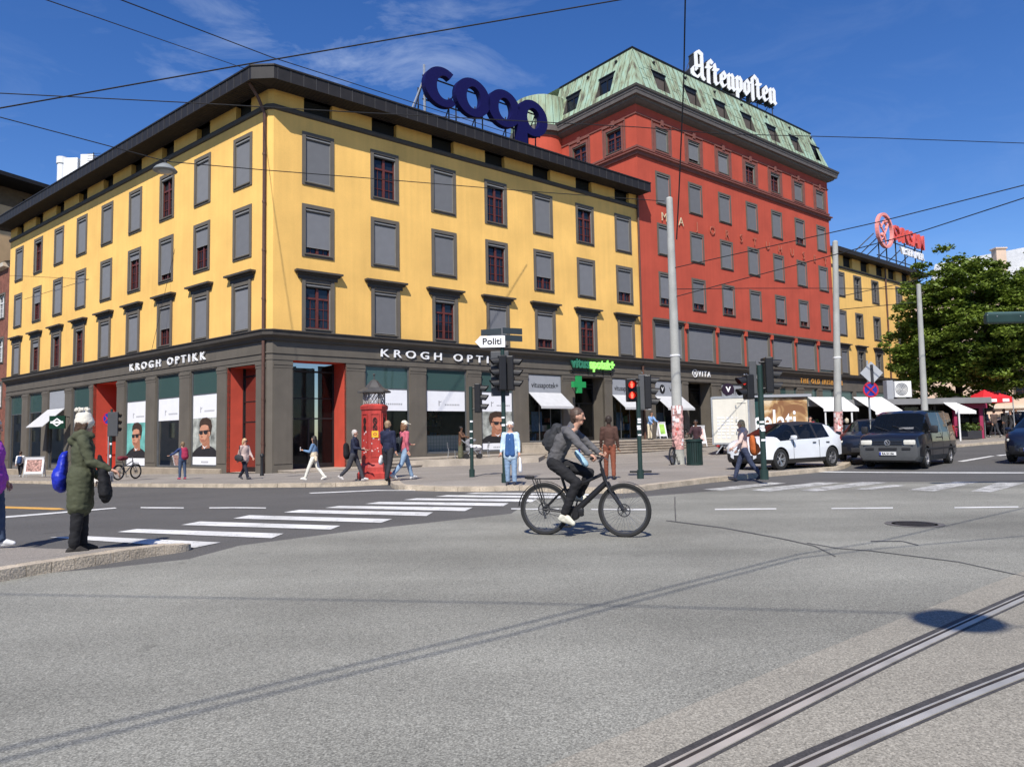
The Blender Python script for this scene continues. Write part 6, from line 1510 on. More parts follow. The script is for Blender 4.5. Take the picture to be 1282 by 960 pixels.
def hatch(name, label, loc, fwd, paint, k=1., plate=None, kx=1.):
    st = [(x*kx, zl*k if zl > .3 else zl*k, zb*k, zr*k, wb, wm, wt, wr) for x, zl, zb, zr, wb, wm, wt, wr in HST]
    t = car(name, label, loc, fwd, st, .345 if k < 1.05 else .36, 1.37*kx, -1.39*kx, paint, hatch_class)
    front_bits(t, 2.13*kx, .42*k, .64, .71*k, .9, plate, (.2, .1, .24), None, 1.98*kx)
    part(t, 'front_intake', M_plast, lambda mb: mb.bbox(V((2.11*kx, 0, .4*k)), (.06, .8, .18), .03))
    for s in (1, -1):
        part(t, 'wing_mirror', paint, lambda mb: (mb.bbox(V((.82*kx, s*1.0, 1.04*k)), (.13, .2, .14), .04), mb.tube([(.84*kx, s*.86, .98*k), (.82*kx, s*.98, 1.0*k)], .025, 6)), 40)
        part(t, 'door_handle', M_plast, lambda mb: [mb.bbox(V((x*kx, s*.91, .86*k)), (.18, .025, .03), .008) for x in (-.4, -1.15)])
        part(t, 'door_gap', M_slotshade, lambda mb: [mb.box(x*kx-.006, x*kx+.006, s*.895, s*.911, .32*k, .95*k) for x in (.72, -.67)])
    part(t, 'tail_light', MATS['tail red'], lambda mb: [mb.bbox(V((-2.0*kx, s*.7, .95*k)), (.12, .26, .12), .02) for s in (1, -1)])
    return t
pf, pr2 = gpt(977, 588, .12), gpt(1041, 583.5, .12); fv = (pf-pr2); fv.z = 0; fv.normalize(); lv = V((-fv.y, fv.x, 0))
c_ = (pf+pr2)/2-lv*.72-V((.13, .05, 0)); c_.z = (pf.z+pr2.z)/2
hatch('parked_car', 'white hatchback with dark roof and windows behind the crossing woman in pink', c_, fv, car_paint('white car paint', (.74, .76, .78)))
M_blk = car_paint('black car paint', (.008, .009, .014))
p_ = gpt(1254, 581); fv = V((-.74, -.67, 0)).normalized(); lv = V((-fv.y, fv.x, 0)); c_ = p_+lv*.95-fv*2.2; c_.z = zg(c_.x, c_.y)
hatch('parked_car', 'dark blue black sport utility car cut off by the right edge, nose towards us', c_, fv, car_paint('midnight car paint', (.006, .008, .02)), 1.1, 'EV 4410', 1.08)
p_ = gpt(1076, 582, .12); c_ = p_+V((1.95, 3.1, 0)); c_.z = zg(c_.x, c_.y)+.12
hatch('parked_car', 'black car mostly hidden behind the black van, its front corner showing left of the van', c_, V((-.55, -.83, 0)), M_blk, 1.0)
p_ = at(1268, 541, 52); p_.z = zg(p_.x, p_.y)+.05; hatch('parked_car', 'distant black car before the cream building at the right edge', p_, V((-1, -.1, 0)), M_blk, 1.05)
# ---- trailer, kiosks and stalls -----------------------------------------------
M_van = mat('ivory panel', (.66, .63, .54), .5, .05, 1.5, streak=.06)
b = gpt(893, 569, .15); Yt = b.y; e1 = at(938, 569, Yt); uu_ = V((.925, -.38, 0)).normalized(); wt_ = (e1.x-b.x)*1.0; vv_ = V((-uu_.y, uu_.x, 0))
def PT_(s, n, z): return V((b.x, b.y, b.z))+uu_*s+vv_*n+UP*z
htop = at(893, 497, Yt).z-b.z
t = thing('box_trailer', 'ivory box trailer parked on the pavement left of the ice cream kiosk', 'trailer', b)
mb = MB(); box3(mb, PT_, 0, wt_, 0, 4.2, .5, htop); mb.build('body', M_van, t)
mb = MB()
for s0, s1, z0, z1 in ((-.02, .06, .5, htop), (wt_-.06, wt_+.02, .5, htop), (.06, wt_-.06, htop-.09, htop+.02), (.06, wt_-.06, .5, .58)): box3(mb, PT_, s0, s1, -.025, .06, z0, z1)
mb.build('edge_trim', M_steel, t)
mb = MB(); x0, x1 = wt_*.66, wt_*.94
for s0, s1, z0, z1 in ((x0, x0+.04, .7, htop-.3), (x1-.04, x1, .7, htop-.3), (x0+.04, x1-.04, htop-.34, htop-.3), (x0+.04, x1-.04, .7, .74)): box3(mb, PT_, s0, s1, -.03, .0, z0, z1)
d_ = mb.build('door', M_van, t)
mb = MB()
for z in (1.0, 1.6, 2.3): box3(mb, PT_, x0-.04, x0+.02, -.045, -.03, z, z+.12)
mb.build('hinge', M_steel, d_)
mb = MB()
for i in range(7):
    for k in range(5 if i < 6 else 3):
        box3(mb, PT_, .25+k*.22, .25+k*.22+random.uniform(.1, .19), -.012, -.006, htop*.62-i*.16, htop*.62-i*.16+.07)
mb.build('pale_print', M_poster, t)
mb = MB(); [mb.sphere(PT_(s, -.03, .42), (.1, .04, .06), 8) for s in (.25, wt_-.25)]; mb.build('tail_light', MATS['tail red'], t)
mb = MB(); mb.tube([PT_(.5, .1, .5), PT_(.2, -.5, .05)], .03, 6); box3(mb, PT_, .1, wt_-.1, .1, 4.0, .38, .5); mb.build('chassis', M_steel, t)
for s in (.15, wt_-.15): inst(wheel_mesh(.32), 'wheel', t, PT_(s, 2.2, .32)-b, math.atan2(vv_.y, vv_.x))
M_kg = mat('kiosk green', (.015, .05, .045), .5, .1, 3)
def facing_box(px0, px1, ptop, Y, zb, depth):
    p0, p1 = at(px0, 520, Y), at(px1, 520, Y); zt = at((px0+px1)/2, ptop, Y).z
    g = max(zg(p0.x, Y), zg(p1.x, Y))+.12
    P_ = lambda s, n, z: V((p0.x+s, Y+n, z)); return P_, p1.x-p0.x, g, zt
P_, W_, g, zt = facing_box(926, 1012, 494, 41, 0, 3)
t = thing('ice_cream_kiosk', 'ice cream kiosk with a brown cone picture and white gelati lettering behind the white car', 'kiosk', P_(0, 0, g))
mb = MB(); box3(mb, P_, 0, W_, 0, 3, g, zt-.15); mb.build('body', M_kg, t)
mb = MB(); box3(mb, P_, -.15, W_+.15, -.2, 3.1, zt-.15, zt); mb.build('roof', M_signgrey, t)
mb = MB(); box3(mb, P_, W_*.29, W_-.05, -.04, 0, g+.2, zt-.2)
def gel():
    m, nt, b_ = nodes('ice cream print'); N = nt.nodes.new; L = nt.links.new
    tc = N('ShaderNodeTexCoord'); n = N('ShaderNodeTexNoise'); n.inputs['Scale'].default_value = .9; n.inputs['Detail'].default_value = 3; n.inputs['Distortion'].default_value = 1.5
    r = N('ShaderNodeValToRGB'); e = r.color_ramp.elements; e[0].position = .38; e[0].color = (.22, .1, .04, 1); e[1].position = .6; e[1].color = (.62, .5, .33, 1); k = e.new(.48); k.color = (.45, .28, .12, 1)
    L(tc.outputs['Object'], n.inputs['Vector']); L(n.outputs[0], r.inputs[0]); L(r.outputs[0], b_.inputs['Base Color']); return m
pn = mb.build('picture_panel', gel(), t)
mb = MB(); text_mb(mb, 'gelati', planeM(P_(W_*.19, -.05, g+.95), V((1, 0, 0)), V((0, -1, 0))), 1.75, .02, .02, width=W_*.62); mb.build('lettering', M_wsign, t)
mb = MB()
for k in range(4): box3(mb, P_, W_*.2, W_*.24, -.02, 0, g+.9+k*.22, g+1.02+k*.22)
mb.build('price_tag', M_wsign, t)
# flat roofed stall row with white awnings
P_, W_, g, zt = facing_box(1004, 1232, 500, 45, 0, 6)
t = thing('stall_row', 'low dark flat roofed stall row with white awnings behind the vehicles', 'market stall', P_(0, 0, g))
mb = MB(); box3(mb, P_, -.4, W_, -.8, 6, zt-.35, zt); mb.build('roof', mat('grey fascia', (.2, .2, .2), .6, .1, 2), t)
mb = MB(); box3(mb, P_, 0, W_, 2.5, 2.7, g-.5, zt-.35); 
for s in (0, 3.3, 6.2, 8.2, W_-.2): box3(mb, P_, s, s+.14, -.1, 2.5, g-.5, zt-.35)
mb.build('wall', mat('stall dark', (.035, .033, .03), .8, .3, 2), t)
for s in (6.4, 7.6, 9.5, 10.6): one('window', M_dglass, t, P_, s, s+.9, -.02, .03, g+1.0, zt-.5)
def slanted(px0, px1, py0, qx0, qx1, qy, Y0, Y1, name, par, m, th=.03):
    a, b_, c, d = at(px0, py0, Y0), at(px1, py0, Y0), at(qx1, qy, Y1), at(qx0, qy, Y1); mb = MB(); p = [d, c, b_, a]; mb.hexa([q-UP*th for q in p]+p)
    p2 = [d, c]; mb.hexa([d-UP*.18+V((0, -.01, 0)), c-UP*.18+V((0, -.01, 0)), c-UP*.18+V((0, .01, 0)), d-UP*.18+V((0, .01, 0)), d+V((0, -.01, 0)), c+V((0, -.01, 0)), c+V((0, .01, 0)), d+V((0, .01, 0))])
    return mb.build(name, m, par)
M_wawn = mat('white canvas', (.74, .73, .7), .85, .05, 2)
slanted(1011, 1056, 497, 1031, 1075, 511, 44.2, 42.3, 'awning', t, M_wawn); slanted(1068, 1104, 497, 1096, 1132, 515, 44.2, 42.3, 'awning', t, M_wawn); slanted(1178, 1192, 502, 1196, 1222, 514, 44.5, 42.6, 'awning', t, M_wawn)
mb = MB()
for px in (1033, 1066, 1098, 1200): p = at(px, 512, 42.4); mb.tube([V((p.x, p.y, g-.2)), V((p.x, p.y, p.z))], .05, 6)
mb.build('awning_post', M_wfr, t)
mb = MB(); random.seed(11)                                         # flowers, buckets and goods under the awnings
for i in range(60):
    mb = MB(); s = random.uniform(.3, 6.0); z = g+random.choice((.1, .4, .75, 1.1)); n_ = random.uniform(-.6, 1.6); mb.sphere(P_(s, n_, z+.15), (random.uniform(.08, .22), .12, random.uniform(.1, .25)), 7); mb.build('flower_bunch', random.choice(M_stock+[mat('leaf stock', (.06, .14, .03), .8)]), t, smooth=50)
for s0, z in ((.4, .1), (2.2, .2), (3.9, .0)): one('crate', mat('pale crates', (.33, .33, .34), .7, .3, 6), t, P_, s0, s0+1.1, -1.0, -.4, g+z, g+z+.8)
# machine on the stall roof
Pq, Wq, gq, zq = facing_box(1122, 1143, 477, 45.5, 0, 1)
ac = thing('air_conditioner', 'white air conditioner unit standing on the stall roof left of the slim pole', 'air conditioner', Pq(0, 0, zt))
mb = MB(); mb.bbox(Pq(Wq/2, .2, (zq+zt+.15)/2), (Wq, .45, zq-zt-.15), .02); mb.build('case', M_wfr, ac)
mb = MB(); Ma = planeM(Pq(Wq*.4, -.03, (zq+zt+.15)/2), V((1, 0, 0)), V((0, -1, 0))); r_ = (zq-zt)*.33
for k in range(1, 6): mb.ring(ell(0, 0, r_*k/5, r_*k/5, 18), ell(0, 0, r_*k/5-.02, r_*k/5-.02, 18), 0, .02, Ma)
mb.build('fan_grille', M_strut, ac)
mb = MB(); [box3(mb, Pq, s, s+.05, 0, .4, zt, zt+.16) for s in (.1, Wq-.15)]; mb.build('feet', M_strut, ac)
Pq2, Wq2, g2, zq2 = facing_box(1113, 1121, 476, 45.6, 0, 1); mb = MB(); mb.bbox(Pq2(Wq2/2, .3, (zq2+zt)/2), (Wq2, .5, zq2-zt), .02); tag(mb.build('roof_cabinet', M_signgrey), 'narrow grey cabinet left of the air conditioner on the stall roof', 'cabinet')
# red pavilion tent, parasols, planter on the right
b = at(1240, 545, 47); b.z = zg(b.x, b.y)+.12; t = thing('pavilion_tent', 'red pop up pavilion tent with white lettering patches near the cream building', 'tent', b)
zr_, ze_ = at(1236, 487, 47).z, at(1236, 500, 47).z; M_rt = mat('tent red', (.62, .02, .03), .7, .06, 2)
w2 = .95
mb = MB(); ap = V((b.x-.2, b.y, zr_)); cs_ = [V((b.x+sx*w2, b.y+sy*w2, ze_+.1)) for sx, sy in ((-1, -1), (1, -1), (1, 1), (-1, 1))]
mb.add(cs_+[ap], [(0, 1, 4), (1, 2, 4), (2, 3, 4), (3, 0, 4)])
for i in range(4): a, c = cs_[i], cs_[(i+1) % 4]; mb.quad(a, c, c-UP*.35, a-UP*.35)
mb.build('canopy', M_rt, t, fix=False)
mb = MB(); [mb.tube([V((c.x, c.y, b.z)), c], .03, 6) for c in cs_]; mb.build('leg', M_steel, t)
mb = MB(); [mb.box(b.x+x, b.x+x+.42, b.y-w2-.02, b.y-w2-.01, ze_-.2, ze_+.0) for x in (-.5, .3)]; mb.build('print', M_wsign, t)
M_dum = mat('dark canvas', (.03, .03, .032), .8, .1, 3)
for px, lab in ((1200, 'dark closed sided parasol at the left by the white awning'), (1216, 'dark parasol at the right beside the red tent')):
    b = at(px, 545, 48); b.z = zg(b.x, b.y)+.12; t = thing('parasol', lab, 'parasol', b, group='dark cafe parasols'); zt_ = at(px, 497, 48).z
    mb = MB(); mb.lathe([(0, zt_-b.z+.1), (.5, zt_-b.z-.08), (1.35, zt_-b.z-.75), (1.35, zt_-b.z-.95)], 8, Matrix.Translation(b)); mb.build('canopy', M_dum, t)
    mb = MB(); mb.tube([b, V((b.x, b.y, zt_))], .04, 8); mb.lathe([(.3, 0), (.3, .08), (0, .1)], 14, Matrix.Translation(b)); mb.build('pole', M_strut, t)
M_pink = mat('magenta post', (.3, .03, .08), .5, .1, 4)
b = at(1229, 547, 45); b.z = zg(b.x, b.y)+.12; t = thing('gate_frame', 'dark red timber gate frame beside the cafe planter', 'gate', b); zt_ = at(1229, 506, 45).z
mb = MB(); mb.bbox(V((b.x, b.y, (b.z+zt_)/2)), (.22, .22, zt_-b.z), .02); mb.bbox(V((b.x-1.6, b.y, (b.z+zt_)/2)), (.2, .2, zt_-b.z), .02); mb.build('post', M_pink, t)
mb = MB(); mb.bbox(V((b.x-.7, b.y, zt_-.1)), (2.2, .25, .3), .02); mb.build('lintel', M_pink, t)
def leaf_mb(mb, pts, n, r, size, rnd):
    for p in pts:
        for k in range(n):
            d = V((rnd.gauss(0, 1), rnd.gauss(0, 1), rnd.gauss(0, .8))); d = d.normalized()*r*rnd.random()**.45; c = p+d
            a = V((rnd.gauss(0, 1), rnd.gauss(0, 1), rnd.gauss(0, .6))).normalized(); b_ = a.cross(V((rnd.gauss(0, 1), rnd.gauss(0, 1), rnd.gauss(0, 1)))).normalized(); s = size*rnd.uniform(.6, 1.3)
            mb.add([c-a*s, c+b_*s*.55, c+a*s, c-b_*s*.55], [(0, 1, 2, 3)])
def leafmat(name, c, v=.35):
    m, nt, b_ = nodes(name); N = nt.nodes.new; L = nt.links.new
    tc = N('ShaderNodeTexCoord'); n = N('ShaderNodeTexNoise'); n.inputs['Scale'].default_value = 1.1; n.inputs['Detail'].default_value = 4
    r = N('ShaderNodeValToRGB'); e = r.color_ramp.elements; e[0].position = .3; e[0].color = (*[x*(1-v) for x in c], 1); e[1].position = .72; e[1].color = (c[0]*(1+v*1.6), c[1]*(1+v), c[2]*(1+v*.3), 1)
    L(tc.outputs['Object'], n.inputs['Vector']); L(n.outputs[0], r.inputs[0]); L(r.outputs[0], b_.inputs['Base Color']); b_.inputs['Roughness'].default_value = .55; b_.inputs['Specular IOR Level'].default_value = .3
    tl = N('ShaderNodeBsdfTranslucent'); L(r.outputs[0], tl.inputs[0]); mx_ = N('ShaderNodeMixShader'); mx_.inputs[0].default_value = .3
    L(b_.outputs[0], mx_.inputs[1]); L(tl.outputs[0], mx_.inputs[2]); L(mx_.outputs[0], nt.nodes['Material Output'].inputs[0]); return m
rnd = random.Random(5)
a, c = at(1204, 546, 44), at(1224, 545, 44); gz = zg(a.x, a.y)+.12
t = thing('planter', 'long dark planter box of green plants behind the van', 'planter', V((a.x, a.y, gz)))
mb = MB(); mb.bbox(V(((a.x+c.x)/2, a.y, gz+.3)), (c.x-a.x+.3, .4, .5), .02); mb.build('box', M_strut, t)
mb = MB(); leaf_mb(mb, [V((a.x+(c.x-a.x)*k/6, a.y, gz+.75)) for k in range(7)], 60, .32, .09, rnd); mb.build('plants', leafmat('planter leaves', (.08, .13, .03)), t, fix=False)
# ---- trees ---------------------------------------------------------------------
M_bark = mat('bark', (.055, .042, .03), .9, .3, 4, bump=.6, bscale=12)
def tree(label, b, H_, crown_c, rad, seed, nl, name='maple_tree'):
    rnd = random.Random(seed); t = thing(name, label, 'tree', b)
    mb = MB(); top = V((b.x, b.y, crown_c.z+rad.z*.3)); mb.tube([b, b+UP*1.2+V((.05, 0, 0)), b.lerp(top, .5)+V((.15, .1, 0)), top], [.34, .27, .2, .08], 10)
    tips = []
    for k in range(11):
        a = k*2.4; p0 = b.lerp(top, .35+.05*k); e = crown_c+V((math.cos(a)*rad.x*.62, math.sin(a)*rad.y*.62, rad.z*rnd.uniform(-.55, .6))); m_ = p0.lerp(e, .5)+UP*.4; mb.tube([p0, m_, e], [.12, .08, .03], 6)
        for j in range(3): q = e+V((rnd.gauss(0, 1), rnd.gauss(0, 1), rnd.gauss(0, 1)))*.9; mb.tube([m_.lerp(e, .6), q], [.04, .012], 5)
    mb.build('trunk', M_bark, t, smooth=60)
    cl = []
    while len(cl) < nl:
        d = V((rnd.uniform(-1, 1), rnd.uniform(-1, 1), rnd.uniform(-1, 1)))
        if not .35 < d.length < 1: continue
        if d.z < -.5 and math.hypot(d.x, d.y) < .4: continue
        w_ = .97+.1*math.sin(d.x*7+seed)+.09*math.sin(d.y*6+d.z*8)
        cl.append(crown_c+V((d.x*rad.x*w_, d.y*rad.y*w_, d.z*rad.z*(1 if d.z > 0 else .9)*w_)))
    mb = MB(); 
    for p in cl:
        rr = rnd.uniform(.45, .95)
        nlf = int(115*rr/.7)
        for k in range(nlf):
            d = V((rnd.gauss(0, 1), rnd.gauss(0, 1), rnd.gauss(0, .45))).normalized(); d = V((d.x*rr, d.y*rr, d.z*rr*.55))*rnd.random()**.4; c = p+d
            nrm2 = (V((0, 0, 1))+V((rnd.gauss(0, .55), rnd.gauss(0, .55), rnd.gauss(0, .3)))).normalized(); a = nrm2.cross(V((rnd.gauss(0, 1), rnd.gauss(0, 1), rnd.gauss(0, 1)))).normalized(); b_ = nrm2.cross(a); s = rnd.uniform(.09, .175)
            mb.add([c-a*s, c+b_*s*.75-UP*.03, c+a*s, c-b_*s*.75-UP*.03], [(0, 1, 2, 3)])
    mb.build('crown', leafmat('maple leaves', (.13, .205, .034), .42) if 'ml' not in MATS else MATS['ml'], t, fix=False)
    return t
b = at(1203, 545, 50); b.z = zg(b.x, b.y)+.1
cc_ = at(1207, 425, 50)
tree('big leafy green maple tree in front of the far yellow building and the cream one', b, 13, cc_, V((5.2, 5.2, 5.8)), 3, 560)
b = at(1300, 548, 54); b.z = zg(b.x, b.y)+.1
tree('second leafy tree half outside the right edge beside the big maple', b, 11, at(1302, 392, 54), V((3.8, 3.6, 4.2)), 8, 190, 'maple_tree')

# the square behind the camera: seen only in window reflections
M_opp = mat('far plaster', (.3, .24, .18), .9, .15, 1)
pl0, pl1 = C0+NL*30+DL*3, C0+NL*30+DL*150; pr0, pr1 = C0+NR*40+DR*115, C0+NR*40+DR*32
for (x0, y0, x1, y1, h, lab) in ((pl1.x, pl1.y, pl0.x, pl0.y, 12, 'plain beige block across the left side street, outside the picture'), (pr1.x, pr1.y, pr0.x, pr0.y, 15, 'plain beige block across the right street, outside the picture'), (-50, -62, 60, -66, 16, 'long sandy block across the square, behind the camera')):
    a_, b_ = V((x0, y0, 0)), V((x1, y1, 0)); u4 = (b_-a_).normalized(); n4 = V((-u4.y, u4.x, 0)); n4 = n4 if n4.dot(V((5, 20, 0))-a_) > 0 else -n4; Ln = (b_-a_).length
    P4 = lambda s, n, z: a_+u4*s+n4*n+UP*z
    t = thing('opposite_building', lab, 'building', (a_+b_)/2); hs_ = [(2+4.2*i, 3.6+4.2*i, 2+3.6*j, 4.2+3.6*j) for i in range(int((Ln-4)/4.2)) for j in range(4)]
    mb = MB(); wall(mb, P4, 0, Ln, -2, h, hs_, 0, .2); mb.build('wall', M_opp, t, fix=False)
    mb = MB(); mb.quad(P4(0, -.2, -2), P4(Ln, -.2, -2), P4(Ln, -.2, h), P4(0, -.2, h)); mb.build('glazing', M_glass, t, fix=False)
    mb = MB(); box3(mb, P4, -.5, Ln+.5, -10, .8, h, h+.5); mb.build('roof', M_rooft, t)
src = [o for o in bpy.data.objects if o.name.startswith('maple_tree')][0]
for i, (x, y, lab) in enumerate(((-44, 21, 'maple tree across the left side street, nearest to the junction'), (-60, 36, 'maple tree across the left side street, farther up'), (-38, -22, 'maple tree behind the camera at the far left of the square'), (-27, -30, 'maple tree behind the camera, left of the middle one'), (-14, -38, 'maple tree in the middle behind the camera'), (6, -42, 'maple tree behind the camera, right of the middle one'), (26, -40, 'maple tree behind the camera at the right of the square'), (46, -34, 'maple tree behind the camera at the far right'), (-56, -6, 'maple tree left of the camera across the side street'))):
    copy_thing(src, (x, y, 0), i*1.3, lab, 'trees on the square behind the camera')
src['group'] = 'trees by the street'
# ------------------------------------------------------------------ people and bicycles
def capsule(mb, p0, p1, r0, r1, flat=1., side=None, seg=14):
    """tapered limb with round ends; flat < 1 narrows it across 'side'"""
    p0, p1 = V(p0), V(p1); d = p1-p0; L_ = d.length
    if L_ < 1e-6: d = UP.copy(); L_ = 0
    d = d.normalized() if d.length else UP
    s = V(side) if side is not None else (V((0, 1, 0)) if abs(d.y) < .9 else V((1, 0, 0)))
    x = (s-d*s.dot(d)).normalized(); y = d.cross(x); rings = []
    for k in range(1, 5): a = -math.pi/2+math.pi/2*k/5; rings.append((p0+d*r0*math.sin(a), r0*math.cos(a)))
    for k in range(5): t = k/4; rings.append((p0.lerp(p1, t), r0+(r1-r0)*t))
    for k in range(1, 5): a = math.pi/2*k/5; rings.append((p1+d*r1*math.sin(a), r1*math.cos(a)))
    vs = [c+(x*math.cos(2*math.pi*j/seg)+y*math.sin(2*math.pi*j/seg)*flat)*r for c, r in rings for j in range(seg)]
    n = len(rings); fs = [(i*seg+j, i*seg+(j+1) % seg, (i+1)*seg+(j+1) % seg, (i+1)*seg+j) for i in range(n-1) for j in range(seg)]
    fs += [tuple(range(seg))[::-1], tuple((n-1)*seg+j for j in range(seg))]
    mb.add(vs, fs)
def flesh(caps, vox, wr=0., wscale=9., smooth_it=3, extra=None):
    """one continuous skin over a set of limbs, with optional cloth wrinkles"""
    mb = MB()
    for c in caps: capsule(mb, *c[:4], *(c[4:] if len(c) > 4 else ()))
    me = bpy.data.meshes.new('f'); me.from_pydata([tuple(p) for p in mb.v], [], mb.f)
    o = bpy.data.objects.new('f', me); COL.objects.link(o)
    m = o.modifiers.new('r', 'REMESH'); m.mode = 'VOXEL'; m.voxel_size = vox
    m2 = o.modifiers.new('s', 'SMOOTH'); m2.factor = .5; m2.iterations = smooth_it
    bpy.context.view_layer.update()
    out = bpy.data.meshes.new_from_object(o.evaluated_get(bpy.context.evaluated_depsgraph_get()))
    bpy.data.objects.remove(o); bpy.data.meshes.remove(me)
    if wr:
        out.update(); ns = [v.normal.copy() for v in out.vertices]
        for v, n_ in zip(out.vertices, ns):
            q = v.co*wscale; k = noise.noise(V((q.x, q.y, q.z*1.6)))+.6*noise.noise(V((q.x*2.1+5, q.y*2.1, q.z*3.4)))
            v.co += n_*k*wr
    if extra:
        bm = bmesh.new(); bm.from_mesh(out); e = bpy.data.meshes.new('e'); e.from_pydata([tuple(p) for p in extra.v], [], extra.f); bm.from_mesh(e); bm.to_mesh(out); bm.free(); bpy.data.meshes.remove(e)
    out.polygons.foreach_set('use_smooth', [True]*len(out.polygons)); out.update()
    return out
def addp(name, me, m, par):
    me.materials.clear(); me.materials.append(m); return inst(me, name, par)
M_skinp = [mat('skin fair', (.52, .29, .2), .55, .06, 6), mat('skin tan', (.33, .17, .1), .55, .06, 6), mat('skin brown', (.12, .06, .035), .55, .06, 6)]
M_eye = mat('eye dark', (.015, .012, .01), .3, 0); M_lip = mat('lip', (.3, .1, .08), .5, 0)
def cloth(name, c, v=.14): return mat(name, c, .85, v, 7, fine=.1, fscale=90)
def rot(v, a):                                                    # pitch about y (left axis): positive a swings the limb forward
    return V((v.x*math.cos(a)-v.z*math.sin(a), v.y, v.x*math.sin(a)+v.z*math.cos(a)))
def joints(lean=0., legs=((0, 0), (0, 0)), arms=((5, 8, 15), (5, 8, 15)), turn=0., nod=0., female=False):
    """legs: (thigh swing, knee bend); arms: (swing, outward, elbow bend) in degrees, left then right; unit height 1.75"""
    J = {}; J['pel'] = V((0, 0, .93)); l = R(lean)
    up_ = V((math.sin(l), 0, math.cos(l))); J['waist'] = J['pel']+up_*.16; J['chest'] = J['pel']+up_*.37; J['neck'] = J['pel']+up_*.555; J['head'] = J['neck']+V((math.sin(l*.5)*.1+.015, 0, .155*math.cos(l*.5)))
    sw = .165 if female else .185; hw = .09
    for s, k, (a, kb), (sa, so, eb) in ((1, 'l', legs[0], arms[0]), (-1, 'r', legs[1], arms[1])):
        h = J['pel']+V((0, s*hw, -.02)); J['hip'+k] = h
        kn = h+rot(V((0, s*.01, -.43)), R(a)); J['knee'+k] = kn; an = kn+rot(V((0, 0, -.41)), R(a-kb)); J['ank'+k] = an
        fp = R(max(-35, min(25, (a-kb)*.6))); J['toe'+k] = an+rot(V((.15, s*.015, -.055)), fp)
        J['heel'+k] = an+rot(V((-.05, 0, -.05)), fp)
        sh = J['neck']-up_*.07+V((0, s*sw, 0)); J['sho'+k] = sh
        ua = rot(V((0, 0, -.28)), R(sa)+l*.5); ua = V((ua.x, ua.y+s*math.sin(R(so))*.28, ua.z)).normalized()*.28; el = sh+ua; J['elb'+k] = el
        fa = rot(ua.normalized()*.25, R(eb)); J['wri'+k] = el+fa-V((0, s*.03*min(1, eb/40), 0)); J['hand'+k] = J['wri'+k]+(J['wri'+k]-el).normalized()*.1
    return J
def ground_j(J):
    lo = min(min(J['toe'+k].z-.025, J['heel'+k].z-.035) for k in 'lr')
    for k in J: J[k] = J[k]-UP*lo
    return J
def hand_mb(mb, w, h, side, curl=.5, sc=1.):
    """palm-rooted fingers, unequal and bent, with a thumb from the side"""
    d = (h-w).normalized(); s = (V(side)-d*V(side).dot(d)).normalized(); n_ = d.cross(s)
    for k, (o, l) in enumerate(((-.03, .062), (-.01, .076), (.01, .072), (.029, .056))):
        b = w+d*.085*sc+s*o*sc; p = [b-d*.03*sc, b]
        a = 0
        for q in range(3): a += curl*.6; p.append(p[-1]+(d*math.cos(a)+n_*math.sin(a))*l*.42*sc)
        mb.tube(p, [.0095*sc, .0095*sc, .009*sc, .008*sc, .006*sc], 6)
    b = w+d*.035*sc-s*.028*sc; mb.tube([b, b+(d*.6-s*.7+n_*.3)*.035*sc, b+(d*.95-s*.75+n_*.6)*.06*sc], [.012*sc, .0105*sc, .008*sc], 6)
